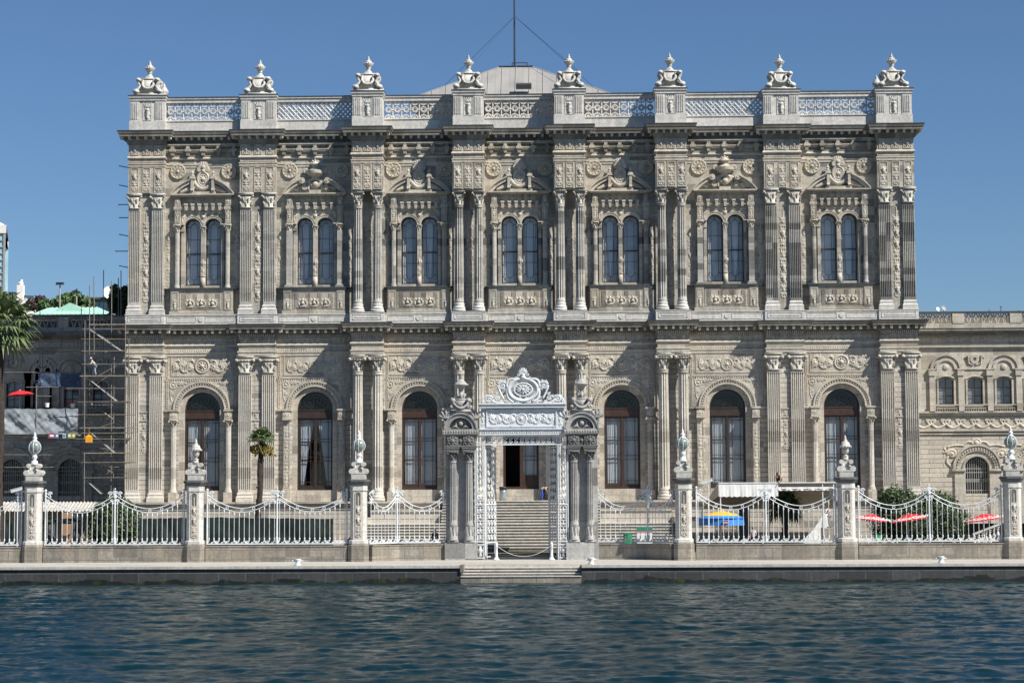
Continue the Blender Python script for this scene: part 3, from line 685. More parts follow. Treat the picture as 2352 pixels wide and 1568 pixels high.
me_crB=relief(crestB(),-2.3,2.3,-.45,2.8,.04,.9).mesh('pediment_crest',M['orn'],True)
mdl=MB(); mdl.lathe(0,0,[(.70,0),(.70,.10),(.66,.15),(.58,.15),(.56,.12),(.40,.12),(.38,.14),(.31,.14),(.29,.09),(.16,.10),(.14,.2),(.02,.24)],28)
for k in range(10): a=2*PI*k/10; mdl.ball((.49*math.cos(a),.49*math.sin(a),.11),(.09,.09,.06),6,4); mdl.ball((.23*math.cos(a),.23*math.sin(a),.12),(.07,.07,.06),6,4)
Rx=Matrix.Rotation(PI/2,4,'X'); q=MB(); q.put(mdl,M=Rx); me_med=q.mesh('medallion',M['med'],True)
# colonettes
hcol=zc(527,YR)-z_s; 
def colonette(r,h,sq,cap=.55,base=.28,nf=12):
    mb=MB(); 
    if sq: mb.put(shaftmb(r,h-base,True,d=r*.9),0,0,base); mb.put(basemb(r,base,True,r*.9))
    else:
        mb.lathe(0,0,[(r*1.35,0),(r*1.35,base*.35),(r*1.25,base*.4),(r*1.3,base*.6),(r*1.1,base*.75),(r*1.15,base*.9),(r,base)],16)
        mb.lathe(0,0,[(r,base),(r,h-.1),(r*1.1,h-.06),(r,h)],nf*2,flute=1,fd=.12)
    return mb
me_cn=colonette(.20,hcol,False).mesh('colonette_shaft',M['colup'],False); me_cnq=colonette(.24,hcol,True).mesh('colonette_shaft',M['colup'])
ccap=MB(); ccap.put(corinthian(.21,.58)); me_cc=ccap.mesh('colonette_capital',M['orn'],True)
mc=MB(); mc.cbox(0,0,0,.05,.46,.5); mc.frus(0,0,.05,1.05,.40,.42,.36,.38); mc.cbox(0,0,1.05,1.12,.42,.44)
mc.lathe(0,0,[(.17,1.12),(.19,1.25),(.13,1.32),(.2,1.5),(.19,1.72),(.12,1.85),(.1,1.92),(.16,2.0),(.2,2.3),(.18,2.55),(.13,2.7),(.15,2.75)],14)
for k in range(8): mc.ball((.19*math.cos(k*PI/4),.19*math.sin(k*PI/4),2.25),(.06,.06,.2),5,4)
me_mc1=mc.mesh('mullion_column_foot',M['orn'],True)
mc=MB(); hm=z_wsp-z_s-.5; mc.lathe(0,0,[(.155,2.75),(.15,3.0),(.12,hm-.05),(.15,hm),(.12,hm+.02)],14); me_mc2=mc.mesh('mullion_column',M['white'],True)
hsp=z_ar-zped
me_strip_side=relief(strip(.5,5.2,21,.9),-.3,.3,0,5.3,.045,.5).mesh('relief_strip',M['orn'],True)
me_spU=relief(mir([(spiral(.30,.85,.22,1.3,0,1),.055),(spiral(.85,.95,.20,1.3,PI,1),.05),(spiral(1.45,.95,.2,1.3,0,-1),.05),(spiral(1.80,.5,.17,1.3,PI/2,1),.05),(bez((0,.3),(.2,.9),(.9,1.1)),.05),(bez((.9,.8),(1.4,1.2),(1.85,.7)),.05),(bez((1.8,.6),(1.95,.2),(1.8,-.1)),.045)]+[(p,.045) for p in fan(1.15,.95,.2,0,PI,4)])+[([(0,.45)],.16),([(0,.8)],.12)],-2,2,-.3,1.3,.04,.8).mesh('spandrel_relief',M['orn'],True)
z_ue1=zc(443,YR-.3); z_ue2=zc(465,YR); z_ue3=zc(477,YR)
me_rdl=relief([([(0,.45)],.18),(circ(0,.45,.36,k=.9),.07)]+mir([(spiral(.3,.78,.13,1.2,0,1),.05)])+[([(-.25,.1),(.25,.1)],.08),([(0,.7),(0,.85)],.1)]+mir([(bez((.1,.1),(.5,.2),(.42,.6)),.055)]),-.55,.55,0,1,.04,1.0).mesh('carved_roundel',M['orn'],True)
me_small=relief(vase(.42,1.1),-.3,.3,-.05,1.15,.04,.8).mesh('carved_vase',M['orn'],True)
me_smallr=relief(strip(.34,1.35,4,.65),-.2,.2,0,1.4,.04,.8).mesh('relief_panel',M['orn'],True)
me_rose=rmesh([([(0,0)],.12),(circ(0,0,.26),.05)]+[(p,.06) for p in petals(0,0,.06,.2,6)],-.34,.34,-.34,.34,'rosette','orn',.04,.7)
for bi,(cx,hw) in enumerate(BAYS):
    B = bi in (1,5)
    # ----- upper storey wall
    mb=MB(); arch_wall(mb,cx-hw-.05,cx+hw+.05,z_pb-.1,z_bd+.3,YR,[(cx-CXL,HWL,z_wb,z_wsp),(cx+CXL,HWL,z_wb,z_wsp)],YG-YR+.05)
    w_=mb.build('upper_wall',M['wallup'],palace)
    wd=[]
    for s in (-1,1):
        wn=inst('window',me_g,palace,(cx+s*CXL,0,0)); 
        for nm,me in (('frame',me_gf),('blind',me_bl2 if (bi*5+s)%3==0 else me_bl),('curtain',me_cus[(bi*2+(s>0)*1)%3])): inst(nm,me,wn,(cx+s*CXL,0,0))
    # mouldings round the arches
    mb=MB()
    for s in (-1,1): mb.arc(cx+s*CXL,z_wsp,HWL,HWL+.16,0,PI,YR-.12,YR+.02,22); mb.arc(cx+s*CXL,z_wsp,HWL+.16,HWL+.22,.25,PI-.25,YR-.16,YR+.02,22)
    mb.build('window_archivolt',M['orn'],palace)
    c=inst('mullion_column',me_mc2,palace,(cx,YR+.15,z_s)); inst('foot',me_mc1,c,(cx,YR+.15,z_s)); o=inst('capital',me_cc,c,(cx,YR+.15,z_s+hm)); o.scale=(.8,.8,.85)
    for s in (-1,1):
        X=cx+s*2.24; c=inst('colonette',me_cnq if B else me_cn,palace,(X,YR-.26,z_s)); inst('capital',me_cc,c,(X,YR-.26,z_s+hcol))
        mb=MB(); mb.box(*sorted((cx+s*1.66,cx+s*1.9)),YR-.12,YR+.02,z_s,z_s+hcol+.02); mb.box(*sorted((cx+s*1.62,cx+s*1.98)),YR-.2,YR+.02,z_s+hcol+.02,z_s+hcol+.5); mb.box(*sorted((cx+s*1.62,cx+s*2.56)),YR-.52,YR+.02,z_s+hcol+.58,z_s+hcol+.66)
        mb.box(X-.26,X+.26,YR-.36,YR+.02,z_s+hcol+.66,z_ue3); frame(mb,X-.22,X+.22,z_s+hcol+.72,z_ue3-.05,YR-.36,.05,.03)
        mb.box(X-.32,X+.32,YR-.42,YR+.02,z_ue3,z_ue3+.3); mb.box(X-.25,X+.25,YR-.36,YR+.02,z_ue3+.3,z_ue1-.1); frame(mb,X-.22,X+.22,z_ue3+.35,z_ue1-.15,YR-.36,.04,.03)
        mb.build('window_pier',M['wallup'],palace)
        inst('relief_panel',me_smallr,palace,(X,YR-.36,z_s+hcol+.74)); o=inst('rosette',me_rose,palace,(X,YR-.36,(z_ue3+.3+z_ue1-.1)/2)); o.scale=(.55,.8,.8)
        Xs=cx+s*(hw-.28)
        if hw>3.2 or True: o=inst('relief_strip',me_strip_side,palace,(Xs,YR-.0,z_s+.15)); o.scale=(.8 if hw<3.2 else 1,1,1.02)
    inst('spandrel_relief',me_spU,palace,(cx,YR,z_wsp+.42))
    # little frieze with rosettes and brackets under the pediment
    mb=MB(); mb.box(cx-1.92,cx+1.92,YR-.16,YR+.02,z_ue3,z_ue3+.12); mb.box(cx-1.92,cx+1.92,YR-.22,YR+.02,z_ue3+.12,z_ue3+.2)
    for k in range(6 if not B else 5):
        X=cx-1.5+3.0*k/(5 if not B else 4)
        mb.frus(X,YR-.18,z_ue3-.05,z_ue3+.45,.18,.3,.26,.42); mb.box(X-.16,X+.16,YR-.42,YR,z_ue3+.42,z_ue3+.56)
    mb.box(cx-2.62,cx+2.62,YR-.5,YR+.02,z_ue1-.1,z_ue1+.02); mb.box(cx-2.78,cx+2.78,YR-.62,YR+.02,z_ue1+.02,z_ue1+.12)
    mb.build('window_entablature',M['orn'],palace)
    for k in range(5): inst('rosette',me_rose,palace,(cx-1.2+.6*k,YR,(z_ue3+.5+z_ue1)/2)).scale=(.75,.8,.95)
    # segmental pediment
    hwp=2.78; rise=zc(404,YR)-zped; Rr=(hwp*hwp+rise*rise)/(2*rise); cz=zped+rise-Rr; a=math.asin(hwp/Rr)
    mb=MB(); gap=.28*a/1.0
    for sg in (-1,1):
        a0,a1=(PI/2-a,PI/2-(.34*a)) if sg>0 else (PI/2+.34*a,PI/2+a)
        mb.arc(cx,cz,Rr-.30,Rr-.02,a0,a1,YR-.42,YR+.02,10); mb.arc(cx,cz,Rr-.02,Rr+.07,a0,a1,YR-.6,YR+.02,10)
        if B:
            xx=cx+sg*hwp*.40; zz=cz+Rr*math.cos(.36*a)-.12
            mb.tube([(xx,YR-.55,zz),(xx,YR,zz)],.26,16); mb.tube([(xx,YR-.6,zz),(xx,YR,zz)],.1,10)
    pm=mb.build('pediment',M['orn'],palace)
    o=inst('crest',me_crB if B else me_crA,pm,(cx,YR-.20,zped+.5)); o.scale=(.95,.65,.92)
    mb=MB(); 
    if not B:
        mb.box(cx-1.15,cx+1.15,YR-.5,YR+.02,zped,zped+.22)
        for s in (-1,1):
            X=cx+s*.92; mb.frus(X,YR-.3,zped+.22,zped+1.35,.26,.4,.22,.5); mb.tube([(X-.13,YR-.52,zped+.35),(X+.13,YR-.52,zped+.35)],.13,8); mb.cbox(X,YR-.3,zped+1.35,zped+1.47,.5,.6); mb.cbox(X,YR-.3,zped+1.47,zped+1.6,.38,.5)
            mb.lathe(X,YR-.3,[(.18,zped+1.6),(.2,zped+1.7),(.1,zped+1.78),(.16,zped+1.9),(.06,zped+2.05),(.02,zped+2.2)],8)
    else: mb.box(cx-.5,cx+.5,YR-.4,YR+.02,zped,zped+.3); mb.lathe(cx,YR-.2,[(.2,zped+1.5),(.75,zped+1.75),(.8,zped+2.0),(.5,zped+2.1),(.2,zped+2.25),(.2,zped+2.5),(.42,zped+2.6),(.2,zped+2.7)],16)
    mb.build('pediment_block',M['orn'],pm)
    for s in (-1,1): inst('medallion',me_med,palace,(cx+s*2.27,YR,zc(388,YR)))
    # bracketed frieze under the main cornice
    mb=MB(); zb0=zc(353,YR); zb1=zc(343,YR)
    mb.box(cx-hw,cx+hw,YR-.06,YR+.02,zb0-.02,zb0+.06); mb.box(cx-hw,cx+hw,YR-.18,YR+.02,zb1-.04,zb1+.1); mb.box(cx-hw,cx+hw,YR-.24,YR+.02,zb1+.1,zb1+.2)
    nb=5
    for k in range(nb):
        X=cx-hw+.62+(2*hw-1.24)*k/(nb-1)
        mb.frus(X,YR-.2,zb0+.05,zb1+.05,.24,.3,.36,.42); mb.box(X-.26,X+.26,YR-.46,YR,zb1+.0,zb1+.24); mb.box(X-.15,X+.15,YR-.36,YR,zb1+.24,zb1+.62)
        mb.frus(X,YR-.16,zb1+.6,z_bd+.1,.18,.2,.24,.32)
    mb.box(cx-hw,cx+hw,YR-.3,YR+.02,z_bd-.12,z_bd+.02); mb.box(cx-hw,cx+hw,YR-.4,YR+.02,z_bd+.02,z_bd+.15)
    mb.build('bracket_frieze',M['wallup'],palace)
    for k in range(4):
        X=cx-hw+.62+(2*hw-1.24)*(k+.5)/4; o=inst('rosette',me_sqf,palace,(X,YR,zb1+.3)); o.scale=(.72,.6,.78)
    # balcony pedestal below the windows
    mb=MB(); y0=YR-.62; zt=z_s
    mb.box(cx-2.75,cx+2.75,y0,YR,z_pd-.1,zt-.1); mb.box(cx-2.82,cx+2.82,y0-.10,YR,z_pd-.12,z_pd+.22); mb.box(cx-2.8,cx+2.8,y0-.05,YR,z_pd+.22,z_pd+.32)
    mb.box(cx-2.78,cx+2.78,y0-.08,YR,zt-.3,zt-.1)
    for s in (-1,1): mb.box(cx+s*2.35-.36,cx+s*2.35+.36,y0-.08,y0+.02,z_pd+.32,zt-.3); frame(mb,cx+s*2.35-.28,cx+s*2.35+.28,z_pd+.42,zt-.4,y0-.08,.05,.03)
    for k in range(4):
        X=cx-1.5+k*1.0
        for j in range(4): mb.box(X-.18+j*.1,X-.13+j*.1,y0-.05,y0+.01,z_pd+.55,zt-.5)
    frame(mb,cx-1.9,cx+1.9,z_pd+.42,zt-.38,y0,.05,.03)
    mb.build('balcony_parapet',M['wallup'],palace)
    for k in (-1,0,1): inst('carved_roundel',me_rdl,palace,(cx+k*1.0,y0,z_pd+.55)).scale=(.95,1,.85)
    for s in (-1,1): inst('carved_vase',me_small,palace,(cx+s*2.35,y0-.08,z_pd+.48)).scale=(.9,1,.8)
    ld=MB(); ld.box(cx-hw,cx+hw,YR-.45,YR,zt-.1,zt); ld.box(cx-2.9,cx+2.9,y0-.2,YR-.45,zt-.1,zt-.0); ld.build('window_sill',M['lead'],palace)
    # plinth band
    mb=MB(); mb.box(cx-hw-.1,cx+hw+.1,YR-.75,YR,z_pb-.02,z_pd-.04); mb.box(cx-hw-.1,cx+hw+.1,YR-.8,YR,z_pd-.1,z_pd-.02)
    for a_,b_ in ((-hw+.35,-.4),(.4,hw-.35)): frame(mb,cx+a_,cx+b_,z_pb+.16,z_pd-.2,YR-.75,.05,.03)
    Rr2=MB(); Rr2.lathe(0,0,[(.22,0),(.22,.05),(.15,.05)],20); mb.put(Rr2,M=Matrix.Translation((cx,YR-.75,(z_pb+z_pd)/2-.02))@Rx)
    mb.build('plinth_band',M['white'],palace)
# ---------------------------------------------------------------- lower storey bays
z_sp=zc(937,YR); z_db=zc(1123,YG); HD=1.57; z_im0=zc(962,YR)
zpan0,zpan1=zc(857,YR),zc(813,YR)
me_ac=[relief(acanthus(5.1,1.45,3),-2.6,2.6,0,1.45,.04,.9).mesh('acanthus_panel',M['orn'],True), relief(acanthus(4.9,1.2,4),-2.5,2.5,-.05,1.3,.04,.8).mesh('acanthus_panel',M['orn'],True)]
Ssp=[(circ(0,0,.28),.06),([(0,0)],.09),(spiral(.55,.12,.18,1.3,PI,-1),.05),(bez((.25,.25),(.8,.35),(1.15,.15)),.05),(bez((-.2,-.3),(-.3,-.9),(-.1,-1.4)),.05),(spiral(-.05,-.75,.17,1.3,PI/2,1),.05)]+[(p,.045) for p in petals(0,0,.05,.2,6)]+[(p,.04) for p in fan(.7,.1,.25,-.3,1.2,4)]
me_spL=relief(Ssp,-.5,1.4,-1.6,.6,.04,.7).mesh('spandrel_relief',M['orn'],True)
me_spR=relief([([(-x,z) for x,z in p],r) for p,r in Ssp],-1.4,.5,-1.6,.6,.04,.7).mesh('spandrel_relief',M['orn'],True)
pal=[(circ(0,.42,.15),.03),([(0,.02),(0,.75)],.035)]+[(p,.03) for p in fan(0,.35,.35,.15*PI,.85*PI,5)]+[(bez((-.3,.05),(0,-.12),(.3,.05)),.05)]
Sf=[]
for k in range(14): Sf+=[([(x-3.03+k*.466,z) for x,z in p],r) for p,r in pal]
me_fr=relief(Sf,-3.4,3.4,-.12,.85,.04,.7).mesh('palmette_frieze',M['orn'],True)
def doormesh():
    y=YG; hw=HD; zt=z_sp-.12; tr=z_sp-.75; fr=MB()
    fr.box(-hw,-hw+.11,y-.12,y+.08,z_db,z_sp); fr.box(hw-.11,hw,y-.12,y+.08,z_db,z_sp); fr.box(-hw,hw,y-.14,y+.1,z_db-.05,z_db+.22)
    fr.box(-hw,hw,y-.16,y+.08,tr,z_sp-.02); fr.box(-hw,hw,y-.2,y+.08,z_sp-.1,z_sp); fr.box(-hw+.1,hw-.1,y-.19,y,tr,tr+.08)
    fr.box(-.09,.09,y-.12,y+.05,z_db+.2,tr); fr.arc(0,z_sp,hw-.12,hw,0,PI,y-.12,y+.08,24)
    return fr
def leafmesh(s):
    y=YG; hw=HD; tr=z_sp-.75; a,b=sorted((s*.09,s*(hw-.11))); fr=MB(); t=.035; z0=z_db+.22
    fr.box(a,a+t*1.6,y-.06,y+.04,z0,tr); fr.box(b-t*1.6,b,y-.06,y+.04,z0,tr); fr.box(a,b,y-.055,y+.035,tr-.15,tr); fr.box(a,b,y-.055,y+.035,z0,z0+.18)
    w=b-a; H=tr-z0; c=.025
    for x in (a+w*.24,b-w*.24): fr.box(x-c,x+c,y-.04,y+.02,z0,tr)
    for f in (.08,.38,.44,.66,.70,.94): fr.box(a,b,y-.045,y+.02,z0+H*f-c,z0+H*f+c)
    return fr
me_df=doormesh().mesh('door_frame',M['wood']); me_lf={s:leafmesh(s).mesh('door_leaf',M['wood']) for s in (-1,1)}
me_lfd={s:leafmesh(s).mesh('door_leaf',M['woodd']) for s in (-1,1)}; me_dfd=doormesh().mesh('door_frame',M['woodd'])
g=MB(); g.box(-HD+.1,HD-.1,YG-.006,YG+.006,z_db+.2,z_sp-.7); me_dg=g.mesh('door_glass',M['glass'])
g=MB(); g.extr([(-(HD-.1)*math.cos(PI*i/24),z_sp+(HD-.1)*math.sin(PI*i/24)) for i in range(25)],YG-.01,YG+.01); me_fg=g.mesh('fanlight_glass',M['stain'])
g=MB()
for i in range(1,8): a_=PI*i/8; g.tube([(.35*math.cos(a_),YG-.03,z_sp+.35*math.sin(a_)),(1.0*math.cos(a_),YG-.03,z_sp+1.0*math.sin(a_))],.02,4)
for i in range(7): a_=PI*(i+.5)/7; g.arc(1.05*math.cos(a_),z_sp+1.05*math.sin(a_),.17,.20,0,2*PI,YG-.05,YG-.02,10)
g.arc(0,z_sp,.32,.36,0,PI,YG-.05,YG-.02,12); me_fb=g.mesh('fanlight_bars',M['dark'])
def curt(mode):
    g=MB(); z0=z_db+.15; z1=z_sp-.7
    for s in (-1,1):
        rows=[]
        for i in range(9):
            t=i/8; z=z0+(z1-z0)*t
            inner = .04 if mode=='closed' else (.04+ (1.0*(1-t)**.8 if t>.0 else 1.0))
            if mode=='left' and s>0: inner=.04
            if mode=='left' and s<0: inner=.04+.75*max(0,1-t*1.15)
            rows.append([(s*(inner+(HD-.2-inner)*j/22), YG+.15+.04*math.sin(j*2.1+s), z) for j in range(23)])
        g.grid(rows)
    return g.mesh('curtain',M['curtain'],True)
CURT={m_:curt(m_) for m_ in ('closed','open','left')}
h_lc=z_im0-.55-(zc(1125,YR)+0)  # colonette height
zpl=zc(1127,YR); hlc=zc(975,YR)-zpl
me_lc=colonette(.24,hlc,False,base=.35).mesh('colonette_shaft',M['col']); lcc=MB(); lcc.put(composite(.24,.55)); me_lcc=lcc.mesh('colonette_capital',M['orn'],True)
me_lq=relief(strip(.42,hlc-.5,31,.95),-.26,.26,0,hlc-.4,.04,.6).mesh('relief_strip',M['orn'],True)
for bi,(cx,hw) in enumerate(BAYS):
    B=bi in (1,5); 
    mb=MB(); arch_wall(mb,cx-hw-.05,cx+hw+.05,z_sp+.02,z2_d+.3,YR,[(cx,2.0,z_sp+.02,z_sp)],.25)
    mb.build('lower_wall',M['wall'],palace)
    mb=MB(); arch_wall(mb,cx-2.3,cx+2.3,z_sp,z_sp+2.4,YR+.22,[(cx,HD,z_sp,z_sp)],YG-YR)   # inner reveal ring
    for s in (-1,1): mb.box(*sorted((cx+s*HD,cx+s*2.02)),YR+.12,YG+.1,ZF,z_sp)
    mb.box(cx-HD,cx+HD,YR+.10,YG+.2,ZF-.1,z_db)
    mb.build('door_reveal',M['wall'],palace)
    mb=MB()
    for s in (-1,1): mb.box(*sorted((cx+s*2.0,cx+s*(hw+.05))),YR,YR+.6,ZF-.1,z_sp)
    mb.build('coursed_wall',M['rust'],palace)
    mb=MB(); mb.arc(cx,z_sp,2.0,2.15,0,PI,YR-.10,YR+.02,28); mb.arc(cx,z_sp,2.15,2.38,0,PI,YR-.05,YR+.02,28); mb.arc(cx,z_sp,2.38,2.52,0,PI,YR-.16,YR+.02,28)
    for k in range(30): a_=PI*(k+.5)/30; mb.ball((cx+2.265*math.cos(a_),YR-.08,z_sp+2.265*math.sin(a_)),.075,6,4)
    mb.build('archivolt',M['orn'],palace)
    inst('spandrel_relief',me_spL,palace,(cx-2.55,YR,zc(880,YR))); inst('spandrel_relief',me_spR,palace,(cx+2.55,YR,zc(880,YR)))
    o=inst('acanthus_panel',me_ac[1 if B else 0],palace,(cx,YR,zc(855,YR))); 
    if not B: o.scale=(1,1,1)
    mb=MB(); frame(mb,cx-2.75,cx+2.75,zc(859,YR),zpan1+.1,YR,.07,.04)
    for a_,b_ in ((862,866),(803,807)):
        mb.box(cx-hw,cx+hw,YR-.05,YR+.02,zc(b_,YR),zc(a_,YR)); zz=(zc(b_,YR)+zc(a_,YR))/2
    for zz in (zc(869,YR),zc(801,YR)):
        for k in range(int(hw*2/.2)): mb.ball((cx-hw+.1+k*.2,YR-.01,zz),(.07,.05,.07),5,4)
    for s in (-1,1):
        X=cx+s*(hw-.22); mb.box(X-.03,X+.03,YR-.05,YR+.02,z_sp+.1,zpan1+.2)
        for k in range(24): mb.ball((X-s*.12*1,YR-.01,z_sp+.2+k*.21),(.06,.05,.08),5,4)
    mb.build('band_mouldings',M['orn'],palace)
    o=inst('palmette_frieze',me_fr,palace,(cx,YR-.02,z2_f+.22)); o.scale=(hw/3.4,1,.95)
    # imposts
    for s in (-1,1):
        a,b=sorted((cx+s*1.98,cx+s*hw)); mb=MB()
        mb.box(a,b,YR-.30,YR+.5,z_sp-.14,z_sp+.02); mb.box(a,b,YR-.22,YR+.5,z_sp-.24,z_sp-.14); mb.box(a,b,YR-.12,YR+.5,z_sp-.8,z_sp-.24); mb.box(a,b,YR-.18,YR+.5,z_sp-.95,z_sp-.82)
        X=cx+s*2.42; mb.box(X-.36,X+.36,YR-.62,YR,z_sp-.02,z_sp+.02) if 0 else None
        mb.box(X-.40,X+.40,YR-.62,YR-.30,z_sp-.14,z_sp+.02); mb.box(X-.32,X+.32,YR-.54,YR-.12,z_sp-.82,z_sp-.14)
        mb.box(X-.36,X+.36,YR-.6,YR-.12,z_sp-.95,z_sp-.82); mb.cbox(X,YR-.3,ZF-.05,zpl,.72,.72)
        for k in range(int((b-a)/.16)): mb.box(a+k*.16+.04,a+k*.16+.12,YR-.26,YR-.2,z_sp-.24,z_sp-.16)
        mb.build('impost',M['wall'],palace)
        if B:
            mb=MB(); mb.box(X-.30,X+.30,YR-.32,YR,zpl,z_sp-.95); mb.box(X-.35,X+.35,YR-.36,YR,zpl,zpl+.25); frame(mb,X-.25,X+.25,zpl+.4,z_sp-1.1,YR-.32,.04,.03); p=mb.build('jamb_pilaster',M['wall'],palace); inst('relief_strip',me_lq,p,(X,YR-.32,zpl+.45))
        else:
            c=inst('colonette',me_lc,palace,(X,YR-.3,zpl)); inst('capital',me_lcc,c,(X,YR-.3,zpl+hlc))
        inst('rosette',me_rose,palace,(X,YR-.54,z_sp-.5)).scale=(.9,.6,.8)
    # door set
    dk = B or bi==0
    d=inst('door',me_df if not B else me_dfd,palace,(cx,0,0))
    fl=inst('fanlight',me_fg,d,(cx,0,0)); inst('fanlight_bars',me_fb,d,(cx,0,0))
    for s in (-1,1):
        if bi==3 and s<0: continue
        inst('door_leaf',(me_lf if not B else me_lfd)[s],d,(cx,0,0))
    if bi!=3:
        inst('glass',me_dg,d,(cx,0,0)); inst('curtain',CURT['open' if bi==1 else 'left' if bi==0 else 'closed'],d,(cx,0,0))
    else:
        g=MB(); g.box(.13,HD-.1,YG-.006,YG+.006,z_db+.9,z_sp-.7); g.build('glass',M['glass'],d,loc=(cx,0,0))
        g=MB(); g.grid([[(.1+(HD-.3)*j/22,YG+.15+.04*math.sin(j*2.1),z) for j in range(23)] for z in (z_db+.9,z_sp-.7)]); g.build('curtain',M['curtain'],d,True,loc=(cx,0,0))
        g=MB(); g.box(.15,HD-.18,YG-.04,YG+.03,ZF+.02,z_db+1.25); g.build('door_panel',M['wood'],d,loc=(cx,0,0))
        g=MB(); g.box(-1.45,-1.38,YG-.0,YG+1.3,ZF+.02,z_sp-.75); g.build('open_leaf',M['wood'],d,loc=(cx,0,0))
# ---------------------------------------------------------------- shell, roof, floor
mb=MB()
X0=PIER[0][0]-PIER[0][1]; X1=PIER[-1][0]+PIER[-1][1]
for X in (X0,X1-.3): mb.box(X,X+.3,2.0,44,1.5,z_bd+.3)
mb.box(X0,X1,43.7,44,1.5,z_bd+.3); mb.build('side_wall',M['wallup'],palace)
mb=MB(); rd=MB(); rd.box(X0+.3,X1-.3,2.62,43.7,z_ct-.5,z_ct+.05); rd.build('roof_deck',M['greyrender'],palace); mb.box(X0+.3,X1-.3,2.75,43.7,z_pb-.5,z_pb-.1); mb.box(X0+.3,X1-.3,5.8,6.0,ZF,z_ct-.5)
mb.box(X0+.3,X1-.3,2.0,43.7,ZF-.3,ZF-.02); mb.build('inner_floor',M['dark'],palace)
# hipped lead roof over the great hall
Yc=24; zt_=zc(160,Yc); ztop=at(1182,163,Yc); a_=at(1148,162,Yc-1.5).x; b_=at(1222,162,Yc-1.5).x; xcR=(a_+b_)/2
xl=at(962,216,16).x; 
rb=MB(); wt=(b_-a_)/2; wl=(xcR-xl); zl=zc(216,Yc-.62*wl); H=ztop.z-zl; yfr=Yc-wl*.75
def roofpt(sx,sy,t): # t 0 top..1.4 below parapet
    return (xcR+sx*(wt+(wl-wt)*t), Yc+sy*(1.8+(wl*.62-1.8)*t), ztop.z-H*t)
rr=MB(); T=[0,1.15]
c4=[(-1,-1),(1,-1),(1,1),(-1,1)]
for i in range(4):
    p,q=c4[i],c4[(i+1)%4]; rr.quad(roofpt(*p,1.15),roofpt(*q,1.15),roofpt(*q,0),roofpt(*p,0))
rr.add([roofpt(*c,0) for c in c4],[(0,1,2,3)])
def roofmat():
    m,nt,b=newmat('lead roof sheets'); L=nt.links; g=N(nt,"ShaderNodeNewGeometry"); sp=N(nt,"ShaderNodeSeparateXYZ"); L.new(g.outputs[0],sp.inputs[0])
    cb=N(nt,"ShaderNodeCombineXYZ"); L.new(sp.outputs[1],cb.inputs[0]); L.new(sp.outputs[0],cb.inputs[1])
    br=N(nt,"ShaderNodeTexBrick"); L.new(cb.outputs[0],br.inputs[0]); br.inputs['Scale'].default_value=1; br.inputs['Brick Width'].default_value=4; br.inputs['Row Height'].default_value=1.35; br.inputs['Mortar Size'].default_value=.02
    br.inputs['Color1'].default_value=(.30,.29,.275,1); br.inputs['Color2'].default_value=(.25,.245,.235,1); br.inputs['Mortar'].default_value=(.2,.2,.2,1)
    n=noisen(nt,g.outputs[0],.6,5); L.new(mixc(nt,ramp(nt,n,[(.45,0),(.75,.5)]),br.outputs[0],(.17,.165,.16)),b.inputs['Base Color']); b.inputs['Roughness'].default_value=.6; return m
M['roof']=roofmat(); rf=rr.build('roof',M['roof'],palace)
sm=MB()
for k in range(-14,15):
    x=k*1.35; 
    t0=0 if abs(x)<=wt else (abs(x)-wt)/(wl-wt)
    if t0>=1.1: continue
    def sp_(t): p=roofpt(0,-1,t); return (xcR+x,p[1]-.02,p[2]+.04)
    sm.tube([sp_(t0),sp_(1.15)],.035,4)
for c in c4[:2]: sm.tube([roofpt(*c,0),roofpt(*c,1.15)],.06,4)
sm.build('seam_rolls',M['roof'],rf)
hb_=MB(); p=at(1203,199,Yc-6); hb_.obox((p.x,Yc-6.2,p.z),(.75,0,0),(0,.5,.18),(0,-.08,.22)); hb_.build('roof_hatch',M['lead'],rf)
hb_=MB(); hb_.box(xcR-wt-.1,xcR+wt+.1,Yc-1.9,Yc+1.9,ztop.z,ztop.z+.1)
xa,xb=at(1177,155,Yc).x,at(1211,155,Yc).x
for x in (xa,xb): 
    for y in (Yc-.8,Yc+.8): hb_.tube([(x,y,ztop.z),(x,y,ztop.z+.65)],.04,5)
for y in (Yc-.8,Yc+.8): hb_.tube([(xa,y,ztop.z+.62),(xb,y,ztop.z+.62)],.04,5)
hb_.build('roof_platform',M['black'],rf)
# ---------------------------------------------------------------- podium and stairs
pod=MB(); gz=1.75
pod.sweep([(X0-.4,44),(X0-.4,-1.2),(-12.4,-1.2),(-12.4,-2.0),(12.4,-2.0),(12.4,-1.2),(X1+.4,-1.2),(X1+.4,44)],
   [(.25,gz-.3),(.25,gz+.5),(.1,gz+.62),(.0,gz+.7),(0,ZF-.75),(.06,ZF-.7),(.06,ZF-.42),(.14,ZF-.36),(.3,ZF-.18),(.3,ZF-.02),(-3.9,ZF)])
pod.build('podium',M['rust'],palace)
